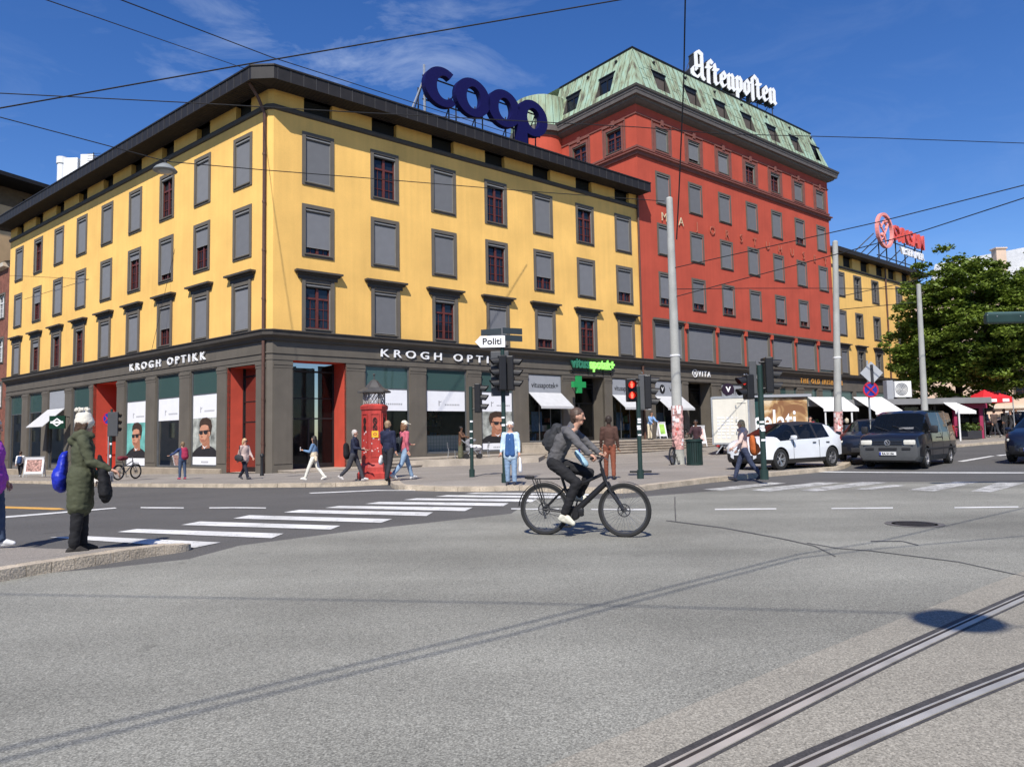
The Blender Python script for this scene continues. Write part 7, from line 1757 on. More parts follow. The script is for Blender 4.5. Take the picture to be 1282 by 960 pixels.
def person(label, loc, heading, H=1.72, J=None, skin=0, top=(.1, .1, .1), bottom=(.03, .03, .04), shoe=(.05, .05, .05), hair=('short', (.05, .03, .02)), fem=False, sleeves='long', coat=0., wrinkle=.006, fat=1., extra=None, face=True, head_turn=0., group=None, shorts=False, hat=None, top_n=None, glasses=False, vox=.016, hood=False, curl=.6, skirt=None, soles=None, collar=None):
    t = thing('person', label, 'person', loc, heading, group); k = H/1.75
    J = J or ground_j(joints()); J = {a: b*k for a, b in J.items()}
    f = lambda a: a*k*fat
    hd = J['head']; hx = V((math.cos(R(head_turn)), math.sin(R(head_turn)), 0)); hy = V((-hx.y, hx.x, 0)); S_ = V((0, 1, 0))
    caps = [(J['pel'], J['waist'], f(.135), f(.12), .78, S_), (J['waist'], J['chest'], f(.12), f(.145), .72, S_), (J['chest'], J['neck']-V((0, 0, .05*k)), f(.15), f(.09), .7, S_), (J['neck']-V((0, 0, .05*k)), hd-V((0, 0, .04*k)), .055*k, .052*k),
            (hd+V((0, 0, .02*k))-hx*.015*k, hd+V((0, 0, .035*k))-hx*.012*k, .088*k, .085*k, 1.12, hy), (hd+hx*.008*k-V((0, 0, .05*k)), hd+hx*.03*k-V((0, 0, .068*k)), .056*k, .036*k), (hd+hx*.076*k+V((0, 0, .012*k)), hd+hx*.09*k-V((0, 0, .018*k)), .011*k, .015*k), (hd+hy*.082*k-V((0, 0, .005*k)), hd+hy*.085*k+V((0, 0, .015*k)), .018*k, .02*k), (hd-hy*.082*k-V((0, 0, .005*k)), hd-hy*.085*k+V((0, 0, .015*k)), .018*k, .02*k)]
    ex = MB()
    for s, q in ((1, 'l'), (-1, 'r')):
        caps += [(J['sho'+q], J['elb'+q], f(.048), f(.04)), (J['elb'+q], J['wri'+q], f(.04), .027*k), (J['wri'+q], J['wri'+q].lerp(J['hand'+q], .75), .03*k, .038*k, .55, S_),
                 (J['hip'+q], J['knee'+q], f(.085), f(.055)), (J['knee'+q], J['ank'+q], f(.055), .036*k), (J['ank'+q], J['toe'+q], .035*k, .03*k)]
        caps.append((J['chest']+V((0, 0, .1*k)), J['sho'+q], .07*k, .055*k))
        hand_mb(ex, J['wri'+q], J['hand'+q], (1, 0, 0) if abs((J['hand'+q]-J['wri'+q]).normalized().x) < .8 else (0, s, 0), curl, k)
    addp('body', flesh(caps, vox*.75, extra=ex), M_skinp[skin], t)
    if face:
        mb = MB()
        for s in (1, -1): mb.sphere(hd+hx*.075*k+hy*s*.034*k+V((0, 0, .016*k)), .0085*k, 8); mb.tube([hd+hx*.083*k+hy*s*.02*k+V((0, 0, .042*k)), hd+hx*.072*k+hy*s*.052*k+V((0, 0, .04*k))], .0035*k, 5)
        mb.build('eyes', M_eye, t, world=False)
        mb = MB(); mb.tube([hd+hx*.062*k+hy*-.022*k-V((0, 0, .055*k)), hd+hx*.069*k-V((0, 0, .053*k)), hd+hx*.062*k+hy*.022*k-V((0, 0, .055*k))], .006*k, 5); mb.build('mouth', M_lip, t, world=False)
        if glasses:
            mb = MB()
            for s in (1, -1): mb.bbox(V((0, 0, 0)), (.02*k, .055*k, .04*k), .006*k, Matrix.Translation(hd+hx*.1*k+hy*s*.034*k+V((0, 0, .016*k))) @ Matrix.Rotation(R(head_turn), 4, 'Z')); mb.tube([hd+hx*.1*k+hy*s*.06*k+V((0, 0, .02*k)), hd+hy*s*.095*k+V((0, 0, .02*k))], .004*k, 5)
            mb.build('sunglasses', M_black, t, world=False)
    # clothes
    tm = cloth('cloth %s' % (top_n or str([round(x, 3) for x in top])), top); g = .018*k
    cs = [(J['pel']+V((0, 0, .02*k)), J['waist'], f(.15)+g*.3, f(.135)+g, .8, S_), (J['waist'], J['chest'], f(.135)+g, f(.155)+g, .74, S_), (J['chest'], J['neck']-V((0, 0, .07*k)), f(.155)+g, f(.09), .72, S_)]
    for s, q in ((1, 'l'), (-1, 'r')):
        cs.append((J['chest']+V((0, 0, .1*k)), J['sho'+q], .08*k, f(.055)+g*.5))
        if sleeves == 'long': cs += [(J['sho'+q], J['elb'+q], f(.055)+g*.6, f(.047)+g*.5), (J['elb'+q], J['elb'+q].lerp(J['wri'+q], .93), f(.047)+g*.5, .035*k+g*.3)]
        elif sleeves == 'short': cs += [(J['sho'+q], J['sho'+q].lerp(J['elb'+q], .6), f(.055)+g*.6, f(.052)+g*.6)]
    if coat:
        for s, q in ((1, 'l'), (-1, 'r')): cs.append((J['hip'+q]+V((0, -s*.03*k, .06*k)), J['hip'+q].lerp(J['knee'+q], coat)+V((0, -s*.02*k, 0)), f(.122)+g, f(.112)+g*.8))
        cs.append((J['pel'], (J['kneel']+J['kneer'])*.5*coat+(J['hipl']+J['hipr'])*.5*(1-coat), f(.15)+g, f(.135)+g*.8, .85, S_))
    if hood: cs += [(J['neck']+V((-.07, .07, .0))*k, J['neck']+V((-.07, -.07, .0))*k, .075*k, .075*k), (J['neck']+V((-.03, .09, .03))*k, J['neck']+V((.07, .07, -.0))*k, .06*k, .05*k), (J['neck']+V((-.03, -.09, .03))*k, J['neck']+V((.07, -.07, -.0))*k, .06*k, .05*k), (J['neck']+V((-.12, .03, -.06))*k, J['neck']+V((-.12, -.03, -.06))*k, .07*k, .07*k)]
    elif collar: cs.append((J['neck']-V((0, 0, .03*k)), J['neck']+V((.0, 0, .03*k)), .075*k, .068*k))
    addp('jacket' if sleeves == 'long' else 'shirt', flesh(cs, vox, wrinkle*k, 9/k), tm, t)
    bmm = cloth('cloth %s' % str([round(x, 3) for x in bottom]), bottom)
    if skirt:
        a = (J['hipl']+J['hipr'])*.5; b_ = (J['ankl']+J['ankr'])*.5+V((0, 0, .05*k)); addp('skirt', flesh([(a+V((0, 0, .08*k)), a, .13*k, .15*k, .85, S_), (a, b_, .15*k, .2*k, .8, S_)], vox, .01*k, 8), bmm, t)
    else:
        cs = [(J['pel']-V((0, 0, .0)), J['pel']+V((0, 0, .09*k)), f(.145), f(.13), .82, S_)]
        for s, q in ((1, 'l'), (-1, 'r')):
            cs += [(J['hip'+q], J['knee'+q], f(.095)+g*.3, f(.066)+g*.3)]
            if not shorts: cs += [(J['knee'+q], J['knee'+q].lerp(J['ank'+q], .93), f(.066)+g*.3, f(.05)+g*.4)]
            else: cs[-1] = (J['hip'+q], J['hip'+q].lerp(J['knee'+q], .85), f(.095)+g*.3, f(.085)+g*.4)
        addp('trousers', flesh(cs, vox, wrinkle*k*.8, 10/k), bmm, t)
    sm = cloth('shoe %s' % str([round(x, 3) for x in shoe]), shoe)
    for q in 'lr':
        a, b_, c = J['ank'+q], J['toe'+q], J['heel'+q]
        addp('shoe', flesh([(a-V((0, 0, .01*k)), a.lerp(c, .6), .043*k, .042*k), (c, b_, .038*k, .036*k, .8, (0, 0, 1)), (a.lerp(b_, .4), b_, .045*k, .034*k)], .012*k), sm, t)
    # hair and hats
    if hair:
        st, c = hair; hm = mat('hair %s' % str([round(x, 3) for x in c]), c, .55, .35, 30, spec=.4); up_ = V((0, 0, k)); cs = []
        if st in ('short', 'long', 'bun', 'curly', 'bob'):
            cs = [(hd+up_*.045-hx*.03*k, hd+up_*.05-hx*.02*k, .094*k, .093*k, 1.1, hy), (hd-hx*.05*k+up_*.0, hd-hx*.055*k-up_*.035, .078*k, .065*k, .9, hy)]
            for s in (1, -1): cs.append((hd+hy*s*.07*k-hx*.01*k+up_*.04, hd+hy*s*.077*k-hx*.03*k-up_*.01, .028*k, .022*k))
        if st == 'curly':
            rr = random.Random(3)
            for i in range(22): d = V((rr.uniform(-1, .35), rr.uniform(-1, 1), rr.uniform(.0, 1))).normalized(); p = hd+(hx*d.x+hy*d.y)*.1*k+up_*(d.z*.1+.03); cs.append((p, p+up_*.01, .03*k, .03*k))
        if st in ('long', 'bob'):
            n_ = .26 if st == 'long' else .12
            cs += [(hd-hx*.06*k, hd-hx*.085*k-up_*n_, .075*k, .055*k, 1.3, hx)]
            for s in (1, -1): cs.append((hd+hy*s*.075*k-hx*.02*k, hd+hy*s*.075*k-hx*.04*k-up_*n_*.8, .035*k, .03*k))
        if st == 'bun': cs.append((hd-hx*.09*k+up_*.11, hd-hx*.1*k+up_*.115, .045*k, .045*k))
        if st == 'tail': pass
        if cs: addp('hair', flesh(cs, .011*k, .004*k, 40), hm, t)
    if hat:
        kind, c = hat; hm = cloth('hat %s' % str([round(x, 3) for x in c]), c, .1); up_ = V((0, 0, k))
        if kind == 'beanie': cs = [(hd+up_*.03-hx*.022*k, hd+up_*.09-hx*.03*k, .107*k, .092*k, 1.08, hy), (hd+up_*.09-hx*.03*k, hd+up_*.125-hx*.035*k, .09*k, .065*k), (hd-hx*.05*k-up_*.03, hd-hx*.04*k+up_*.03, .085*k, .1*k, 1., hy)]; cs += [(hd+up_*.02+hx*math.cos(a)*.075*k+hy*math.sin(a)*.07*k-hx*.012*k, hd+up_*.025+hx*math.cos(a+.5)*.075*k+hy*math.sin(a+.5)*.07*k-hx*.012*k, .036*k, .036*k) for a in [i*.5 for i in range(13)]]
        else: cs = [(hd+up_*.06-hx*.015*k, hd+up_*.075-hx*.02*k, .102*k, .092*k, 1.1, hy), (hd+up_*.065+hx*.09*k, hd+up_*.05+hx*.16*k, .06*k, .05*k, .25, hy)]
        addp('beanie' if kind == 'beanie' else 'cap', flesh(cs, .012*k, .003*k, 30), hm, t)
    if extra: extra(t, J, k)
    t['jk'] = 1; del t['jk']
    return t, J
def soft(name, label, cat, caps, col, t_loc=(0, 0, 0), par=None, vox=.014, wr=.006, Mx=None, parts=None, sheen=None):
    """a bag or pack: a thing of its own, placed in the wearer's space by Mx"""
    me = flesh(caps, vox, wr, 10); Mx = Mx or Matrix()
    o = bpy.data.objects.new(name, me); COL.objects.link(o); o.matrix_world = Mx; WM[o.name] = Mx.copy(); me.materials.clear(); me.materials.append(col)
    return tag(o, label, cat)
def local(t): return WM[t.name]
walkA = dict(legs=((24, 4), (-14, 22)), arms=((-18, 6, 12), (20, 6, 25)))
walkB = dict(legs=((-14, 24), (22, 3)), arms=((18, 6, 20), (-18, 6, 12)))
JJ = lambda **k: ground_j(joints(**k))
D = R
denim = (.05, .075, .13); lden = (.22, .32, .45)
# woman in the olive parka, seen from behind and the side, on the left pavement
p0 = gpt(99, 692, .05)
wm, wj = person('woman in an olive parka and cream knitted hat waiting at the kerb', p0, D(28), 1.69, JJ(legs=((3, 2), (-3, 2)), arms=((6, 9, 22), (16, 8, 48)), lean=3), 0, (.062, .068, .038), (.01, .01, .012), (.025, .022, .02), ('bob', (.06, .035, .02)), True, coat=.74, wrinkle=.011, fat=1.1, hood=True, hat=('beanie', (.66, .62, .53)), vox=.0125, head_turn=10)
def pom(t, J, k):
    mb = MB(); rr = random.Random(2); c = J['head']+V((-.045, 0, .178))*k
    for i in range(60): d = V((rr.gauss(0, 1), rr.gauss(0, 1), rr.gauss(0, .6))).normalized(); mb.sphere(c+V((d.x*.075, d.y*.075, d.z*.028)), .017, 6)
    mb.build('pompom', MATS['hat [0.66, 0.62, 0.53]'], t, world=False)
pom(wm, wj, 1)
M_bluebag = mat('blue nylon', (.012, .025, .38), .45, .2, 9, fine=.1, fscale=40)
Mw = local(wm)
soft('drawstring_bag', 'bright blue drawstring bag on the back of the woman in the parka', 'bag', [(V((-.2, .1, 1.16)), V((-.23, .1, .92)), .1, .155, .55, (0, 1, 0)), (V((-.23, .1, .92)), V((-.22, .1, .86)), .155, .12, .6, (0, 1, 0)), (V((-.17, .1, 1.24)), V((-.2, .1, 1.16)), .03, .09, .6, (0, 1, 0))], M_bluebag, vox=.011, wr=.007, Mx=Mw)
mb = MB(); mb.tube([Mw @ V(p) for p in [(-.17, .1, 1.26), (-.13, .14, 1.42), (.04, .17, 1.38), (.1, .2, 1.2)]], .012, 6); tag(mb.build('bag_strap', M_black), 'thin black cord strap over the parka shoulder', 'strap')
soft('shoulder_bag', 'soft black bag held in front of the woman in the parka', 'bag', [(V((.24, -.14, 1.02)), V((.27, -.14, .76)), .12, .16, .5, (0, 1, 0)), (V((.2, -.17, 1.2)), V((.24, -.14, 1.0)), .02, .06)], cloth('bag black', (.008, .008, .01)), wr=.012, Mx=Mw)
# woman in the purple jacket at the left edge
p0 = gpt(-13, 687, .04)
person('person in a shiny purple jacket and jeans cut off by the left edge', p0, D(20), 1.66, JJ(legs=((8, 3), (-6, 5)), arms=((2, 12, 20), (-2, 14, 22))), 0, (.36, .06, .42), denim, (.7, .7, .7), ('curly', (.62, .58, .5)), True, wrinkle=.013, fat=1.18, vox=.0135, coat=.12)
def pack(label, P0, col, Mx, w=.15, h=.36, off=-.24, z0=1.0):
    return soft('backpack', label, 'backpack', [(V((off, .0, z0)), V((off+.02, 0, z0+h*.7)), w, w*.85, .62, (0, 1, 0)), (V((off-.06, 0, z0)), V((off-.05, 0, z0+h*.3)), w*.7, w*.6, .6, (0, 1, 0)), (V((off+.1, .1, z0+h)), V((off+.05, .08, z0+h*.4)), .03, .03), (V((off+.1, -.1, z0+h)), V((off+.05, -.08, z0+h*.4)), .03, .03)], col, Mx=Mx)
# people along the pavements, left to right
t, J = person('person in a white shirt with a dark blue backpack far down the left pavement', gpt(25, 597, .12), D(110), 1.7, JJ(**walkA), 0, (.7, .7, .7), (.015, .015, .02), (.5, .5, .5), ('short', (.05, .03, .02)))
pack('dark blue backpack on the far left walker in white', None, cloth('pack blue', (.02, .05, .14)), local(t))
t, J = person('child in a blue jacket and jeans looking at the portrait posters', gpt(228, 600, .12), D(140), 1.58, JJ(legs=((4, 2), (-4, 4)), arms=((40, 35, 25), (25, 10, 40))), 0, (.03, .05, .14), denim, (.35, .06, .1), ('short', (.2, .13, .07)), head_turn=10)
pack('crimson backpack worn over the blue jacket before the portrait posters', None, cloth('pack crimson', (.3, .02, .06)), local(t), .16)
t, J = person('blond woman in sunglasses with a pink grey cardigan striding past the corner pier', gpt(306, 600, .12), D(-25), 1.62, JJ(**walkB), 0, (.5, .38, .34), (.016, .018, .03), (.05, .05, .06), ('bob', (.55, .38, .2)), True, glasses=True, fat=1.12, head_turn=0, coat=.15)
soft('handbag', 'big dark handbag at the hip of the blond woman by the corner', 'bag', [(V((-.08, -.3, .86)), V((.1, -.3, .84)), .13, .13, .6, (0, 0, 1)), (V((0, -.26, 1.35)), V((0, -.3, .95)), .015, .015)], cloth('bag charcoal', (.03, .03, .035)), Mx=local(t))
def phone(t, J, k):
    mb = MB(); mb.bbox(J['handl']+V((.04, 0, .03))*k, (.012, .07, .14), .004); mb.build('phone', M_black, t, world=False)
t, J = person('girl in a denim jacket and white trousers walking left with a raised phone', gpt(393, 601, .12), D(176), 1.56, JJ(legs=((24, 4), (-18, 20)), arms=((22, 4, 80), (-10, 6, 20)), female=True), 0, (.13, .22, .36), (.72, .7, .62), (.75, .73, .68), ('long', (.02, .015, .012)), True)
pq_ = local(t) @ (J['handl']+V((.03, 0, .04))); mb = MB(); mb.bbox(V((0, 0, 0)), (.012, .07, .14), .004, Matrix.Translation(pq_)); tag(mb.build('mobile_phone', M_wsign), 'white phone in the raised hand of the girl in white trousers', 'phone')
soft('waist_pouch', 'cream pouch hanging at the hip of the girl in white trousers', 'bag', [(V((0, .0, .88)), V((0, 0, .93)), .17, .15, .8, (0, 1, 0)), (V((-.12, .14, .8)), V((-.13, .15, .7)), .05, .05)], cloth('pouch cream', (.6, .5, .36)), Mx=local(t))
t, J = person('grey haired man in a navy jacket walking right beside the telephone kiosk', gpt(443, 602.5, .12), D(-10), 1.66, JJ(legs=((22, 3), (-20, 26)), arms=((10, 6, 65), (15, 6, 70)), lean=4), 0, (.014, .018, .04), (.045, .045, .055), (.5, .47, .45), ('short', (.5, .46, .42)), collar=1)
soft('shoulder_bag', 'black bag slung behind the grey haired man in navy', 'bag', [(V((-.26, .0, 1.12)), V((-.24, 0, .86)), .13, .16, .65, (0, 1, 0))], cloth('bag black', (.008, .008, .01)), Mx=local(t))
p1 = gpt(486, 602.5, .12)
t, J = person('man in a navy windbreaker and dark trousers seen from behind right of the kiosk', p1, D(70), 1.84, JJ(legs=((10, 3), (-12, 12)), arms=((10, 8, 40), (-6, 8, 15))), 0, (.014, .018, .045), (.02, .02, .025), (.03, .03, .03), ('short', (.3, .2, .12)), fat=1.06, collar=1)
t, J = person('woman in a pink top, white cap and pale jeans walking right of the navy man', gpt(499, 602, .12)+V((.12, .5, 0)), D(35), 1.86, JJ(legs=((22, 4), (-22, 20)), arms=((14, 8, 60), (-10, 8, 20))), 0, (.5, .12, .16), lden, (.5, .5, .5), ('bob', (.2, .1, .05)), True, hat=('cap', (.72, .66, .52)))
pack('dark backpack of the woman in the white cap', None, cloth('pack dark', (.02, .025, .03)), local(t), .13)
soft('shopping_bag', 'white carrier bag beside the legs of the navy man', 'bag', [(V((0, .24, .72)), V((.0, .25, .62)), .1, .12, .5, (1, 0, 0))], mat('white plastic', (.75, .75, .76), .4, .05, 4), Mx=Matrix.Translation(p1) @ Matrix.Rotation(D(70), 4, 'Z'))
p2 = gpt(577, 575, .12)
p2 = V((p2.x, p2.y, .31)) if False else gpt(578, 586, .12)
zf = .2
def on_plane(px, py, z): d = ray(px, py); k = (z-HC)/d.z; return V((d.x*k, d.y*k, z))
p2 = on_plane(577, 574, zf); p2.z = zf
fl = sheet_bm([(p2.x-4.2, p2.y-2.2), (p2.x+4.2, p2.y-1.2), (p2.x+5, p2.y+6), (p2.x-4, p2.y+6)], 0, 0)
for v in fl.verts: v.co.z = zf
be = [e for e in fl.edges if e.is_boundary]; r_ = bmesh.ops.extrude_edge_only(fl, edges=be)
for v in [g for g in r_['geom'] if isinstance(g, bmesh.types.BMVert)]: v.co.z -= .7
tag(link_bm(fl, 'cafe_terrace', M_step), 'low stone terrace with cafe chairs before the optician window', 'terrace')
t, J = person('woman with a dark bun in a brown top and long olive skirt by the pushchair', p2, D(-20), 1.72, JJ(arms=((30, 6, 50), (35, 6, 55)), lean=4), 2, (.12, .06, .035), (.1, .1, .06), (.05, .05, .05), ('bun', (.012, .01, .01)), True, skirt=1)
# pushchair
pc_ = on_plane(592, 574, zf); t = thing('pushchair', 'pushchair with white blankets beside the woman in the olive skirt', 'pushchair', V((pc_.x, pc_.y, zf)), D(10))
for x, y in ((.35, .26), (.35, -.26), (-.35, .26), (-.35, -.26)): inst(wmesh(('pw',), lambda: (lambda mb: (mb.lathe([(.1, -.02), (.14, -.025), (.14, .025), (.1, .02)], 16, Matrix.Rotation(math.pi/2, 4, 'X'), ), mb.mesh('wheel', M_tyre))[1])(MB())), 'wheel', t, (x, y, .14))
part(t, 'frame', M_steel, lambda mb: [mb.tube(p, .014, 6) for s in (.24, -.24) for p in ([(.35, s, .14), (-.1, s, .6), (-.6, s, 1.02)], [(-.35, s, .14), (-.05, s, .6), (.2, s, .75)])]+[mb.tube([(-.6, .24, 1.02), (-.6, -.24, 1.02)], .018, 6)])
addp('seat', flesh([(V((.3, 0, .5)), V((-.2, 0, .48)), .15, .18, .9, (0, 1, 0)), (V((-.2, 0, .5)), V((-.3, 0, .85)), .17, .16, .7, (0, 1, 0)), (V((-.2, 0, .95)), V((.1, 0, .98)), .14, .1, .9, (0, 1, 0))], .016, .008), cloth('pram grey', (.2, .2, .21)), t)
addp('blanket', flesh([(V((.35, 0, .62)), V((-.1, 0, .66)), .15, .17, .7, (0, 1, 0)), (V((.38, .05, .5)), V((.4, .1, .3)), .1, .08)], .016, .015), cloth('blanket white', (.68, .66, .66)), t)
def chair(px, py, rz, lab):
    p = on_plane(px, py, zf); t = thing('cafe_chair', lab, 'chair', V((p.x, p.y, zf)), rz, 'cafe chairs on the terrace')
    part(t, 'seat', M_strut, lambda mb: [mb.bbox(V((0, y, .45)), (.4, .05, .02), .006) for y in (-.16, -.08, 0, .08, .16)])
    part(t, 'backrest', M_strut, lambda mb: [mb.bbox(V((-.2-.02*k, 0, .62+.1*k)), (.02, .4, .05), .006) for k in range(3)])
    for x, y in ((.18, .18), (.18, -.18)): part(t, 'leg', M_steel, lambda mb: mb.tube([(x, y, 0), (x*.9, y, .45)], .013, 6))
    for y in (.18, -.18): part(t, 'leg', M_steel, lambda mb: mb.tube([(-.24, y, 0), (-.18, y, .45), (-.25, y, .88)], .013, 6))
chair(566, 574, D(0), 'grey cafe chair left of the woman in the olive skirt'); chair(607, 573, D(170), 'grey cafe chair right of the pushchair')
def tote(t, J, k):
    pass
t, J = person('old woman with white curls, pale blue jacket and jeans facing us', gpt(640, 607, .12), D(-98), 1.6, JJ(legs=((3, 3), (-2, 3)), arms=((4, 10, 18), (4, 10, 22))), 0, (.46, .58, .68), lden, (.03, .03, .04), ('curly', (.62, .6, .57)), True, fat=1.12, coat=.25, wrinkle=.008)
Mo = local(t)
addp('blouse', flesh([(V((.085, y, 1.28)), V((.1, y*1.3, .8)), .06, .075, .9, (0, 1, 0)) for y in (-.05, .05)], .014, .004), cloth('blouse blue', (.03, .09, .24)), t)
soft('carrier_bag', 'white carrier bag hanging from the old woman hand', 'bag', [(J['handl']+V((.02, .02, -.12)), J['handl']+V((.02, .02, -.36)), .06, .1, .5, (1, 0, 0)), (J['handl']+V((0, 0, -.02)), J['handl']+V((0, 0, -.14)), .012, .03)], MATS['white plastic'], Mx=Mo)
t, J = person('man in a brown jacket and rust trousers seen from behind the bicycle', gpt(764, 600, .12), D(84), 1.74, JJ(legs=((7, 2), (-5, 4)), arms=((6, 7, 14), (2, 8, 12))), 1, (.075, .036, .026), (.2, .06, .032), (.04, .03, .025), ('short', (.03, .02, .015)), collar=1, wrinkle=.008)
p3 = PR(27.6, 3.5, .93)
p3 = V((p3.x, p3.y, .93)); d = ray(814, 552); k = p3.y/d.y; p3.x = d.x*k
person('man in a pale blue shirt and beige trousers stooping on the pharmacy terrace', p3, D(-60), 1.95, JJ(lean=20, arms=((25, 6, 40), (20, 6, 30))), 1, (.2, .33, .55), (.6, .52, .38), (.05, .05, .05), ('short', (.02, .015, .01)))
p3 = gpt(873, 575, .12)
person('bearded man in a dark plum sweater standing behind the litter bin', p3, D(-120), 1.74, JJ(arms=((20, 12, 40), (25, 12, 60)), lean=5), 2, (.05, .022, .028), (.02, .02, .03), (.05, .05, .05), ('short', (.012, .01, .01)))
t, J = person('blond woman in a pale pink jacket and jeans crossing towards the left', gpt(933, 602, .02), D(172), 1.69, JJ(legs=((-24, 14), (20, 3)), arms=((18, 8, 30), (-10, 8, 40)), lean=5), 0, (.62, .47, .42), (.035, .045, .085), (.03, .03, .04), ('bob', (.62, .42, .2)), True, hood=True, wrinkle=.01)
soft('backpack', 'orange rucksack on the blond woman crossing before the white car', 'backpack', [(V((-.22, .1, 1.14)), V((-.25, .12, .86)), .13, .17, .7, (0, 1, 0)), (V((-.32, .12, .85)), V((-.31, .12, .95)), .1, .09)], cloth('pack orange', (.42, .1, .02)), Mx=local(t))
p4 = at(1016, 560, 40); p4.z = zg(p4.x, p4.y)+.12
person('person in a red jacket among the flower buckets behind the white car', p4, D(-90), 1.7, None, 0, (.6, .03, .04), (.03, .03, .04), (.04, .04, .04), ('short', (.03, .02, .02)))
for i, (px, Y, hdg, H_, col, lab) in enumerate(((1246, 46, 95, 1.8, (.09, .06, .05), 'man in a brown jacket seen from behind near the red tent'), (1259, 49, -80, 1.75, (.02, .02, .022), 'person in black beside the man in brown near the red tent'), (1267, 47, 170, 1.7, (.035, .035, .04), 'person in charcoal at the far right pavement by the black car'), (1236, 53, -60, 1.72, (.55, .5, .48), 'person in a pale top under the red tent'), (1274, 55, -90, 1.74, (.02, .02, .03), 'distant person in dark clothes at the right edge'))):
    p = at(px, 546, Y); p.z = zg(p.x, p.y)+.12; person(lab, p, D(hdg), H_, JJ(**(walkA if i % 2 == 0 else {})), i % 2, col, (.03, .03, .035), (.4, .4, .4) if i == 0 else (.04, .04, .04), ('short', (.03, .02, .015)), vox=.02)
# ---- bicycles ----------------------------------------------------------------
M_bk = mat('matt black frame', (.014, .014, .016), .4, .1, 6); M_spoke = mat('spoke steel', (.35, .35, .36), .35, 0, metal=.8); M_alloy = mat('dark alloy', (.1, .1, .105), .35, .1, 6, metal=.7); M_sad = mat('saddle', (.015, .013, .012), .5, .1, 6)
def bicycle(label, loc, ang, wb=1.12, r=.365, rack=True, ebike=True, frame_m=None, seat_z=.96):
    fm = frame_m or M_bk; t = thing('bicycle', label, 'bicycle', loc, ang); X = Matrix.Rotation(math.pi/2, 4, 'X')
    hubs = {'r': V((0, 0, r)), 'f': V((wb, 0, r))}
    for q, h in hubs.items():
        w_ = thing('wheel', None, None) if False else None
        mb = MB(); mb.lathe([(r-.05, -.018), (r-.02, -.027), (r-.004, -.017), (r, 0), (r-.004, .017), (r-.02, .027), (r-.05, .018)], 48, Matrix.Translation(h) @ X, cap=False); wh = mb.build('wheel', M_tyre, t, world=False, smooth=40)
        mb = MB(); mb.lathe([(r-.05, -.014), (r-.072, -.01), (r-.072, .01), (r-.05, .014)], 48, Matrix.Translation(h) @ X, cap=False); mb.build('rim', M_alloy, wh, world=False)
        mb = MB()
        for i in range(32):
            a = 2*math.pi*i/32; s = .03 if i % 2 else -.03; b_ = a+(.35 if (i//2) % 2 else -.35); mb.tube([h+V((math.cos(b_)*.03, s, math.sin(b_)*.03)), h+V((math.cos(a)*(r-.07), 0, math.sin(a)*(r-.07)))], .0018, 4)
        mb.build('spokes', M_spoke, wh, world=False)
        mb = MB(); mb.tube([h-V((0, .05, 0)), h+V((0, .05, 0))], .028, 12); mb.lathe([(.075, .035), (.09, .035), (.09, .039), (.075, .039)], 24, Matrix.Translation(h) @ X, cap=False)
        for i in range(6): a = i*math.pi/3; mb.tube([h+V((0, -.037, 0)), h+V((math.cos(a)*.08, -.037, math.sin(a)*.08))], .005, 4)
        mb.build('hub', M_alloy, wh, world=False)
    bb_ = V((.41, 0, .31)); st = V((.26, 0, .80)); ht, hb = V((.83, 0, .93)), V((.88, 0, .74))
    mb = MB(); mb.tube([hb+V((-.01, 0, -.02)), bb_], [.04, .045] if ebike else [.022, .022], 12); mb.tube([bb_, st], .02, 10); mb.tube([hb.lerp(ht, .6), V((.32, 0, .62))], [.024, .02], 10); mb.tube([ht, hb], .026, 10)
    for s in (1, -1): mb.tube([V((0, s*.06, r)), bb_+V((0, s*.04, 0))], .013, 8); mb.tube([V((0, s*.06, r)), V((.3, s*.02, .66))], .011, 8)
    mb.build('frame', fm, t, world=False, smooth=40)
    if ebike:
        mb = MB(); mb.lathe([(0, -.055), (.085, -.055), (.1, -.03), (.1, .03), (.085, .055), (0, .055)], 24, Matrix.Translation(bb_) @ X); mb.bbox(bb_+V((.08, 0, .02)), (.14, .08, .12), .02); mb.build('motor', M_bk, t, world=False, smooth=40)
    mb = MB(); mb.tube([hb+V((0, 0, -.02)), V((.905, 0, .68))], .022, 8)
    for s in (1, -1): mb.tube([V((.9, s*.06, .74)), V((.955, s*.065, .62)), V((wb-.01, s*.06, r))], [.019, .019, .014], 8)
    mb.tube([V((.9, .06, .73)), V((.9, -.06, .73))], .022, 8); mb.build('fork', fm, t, world=False, smooth=40)
    mb = MB(); mb.tube([ht, V((.81, 0, 1.02)), V((.84, 0, 1.06))], .017, 8); mb.tube([V((.76, .3, 1.07)), V((.82, .16, 1.08)), V((.84, 0, 1.06)), V((.82, -.16, 1.08)), V((.76, -.3, 1.07))], .013, 8); hbar = mb.build('handlebar', M_bk, t, world=False, smooth=40)
    for s in (1, -1): part_l(hbar, 'grip', M_sad, lambda mb: mb.tube([V((.76, s*.32, 1.07)), V((.795, s*.2, 1.076))], .018, 8)); part_l(hbar, 'brake_lever', M_alloy, lambda mb: mb.tube([V((.8, s*.18, 1.07)), V((.86, s*.2, 1.05)), V((.85, s*.28, 1.03))], .007, 6))
    mb = MB(); mb.tube([st, V((.21, 0, seat_z-.04))], .015, 8); mb.build('seat_post', M_alloy, t, world=False)
    addp('saddle', flesh([(V((.12, 0, seat_z)), V((.18, 0, seat_z)), .07, .065, .5, (0, 1, 0)), (V((.18, 0, seat_z)), V((.36, 0, seat_z-.005)), .055, .022, .6, (0, 1, 0))], .008), M_sad, t)
    mb = MB(); mb.lathe([(.07, -.064), (.085, -.064), (.085, -.06), (.07, -.06)], 24, Matrix.Translation(bb_) @ X, cap=False)
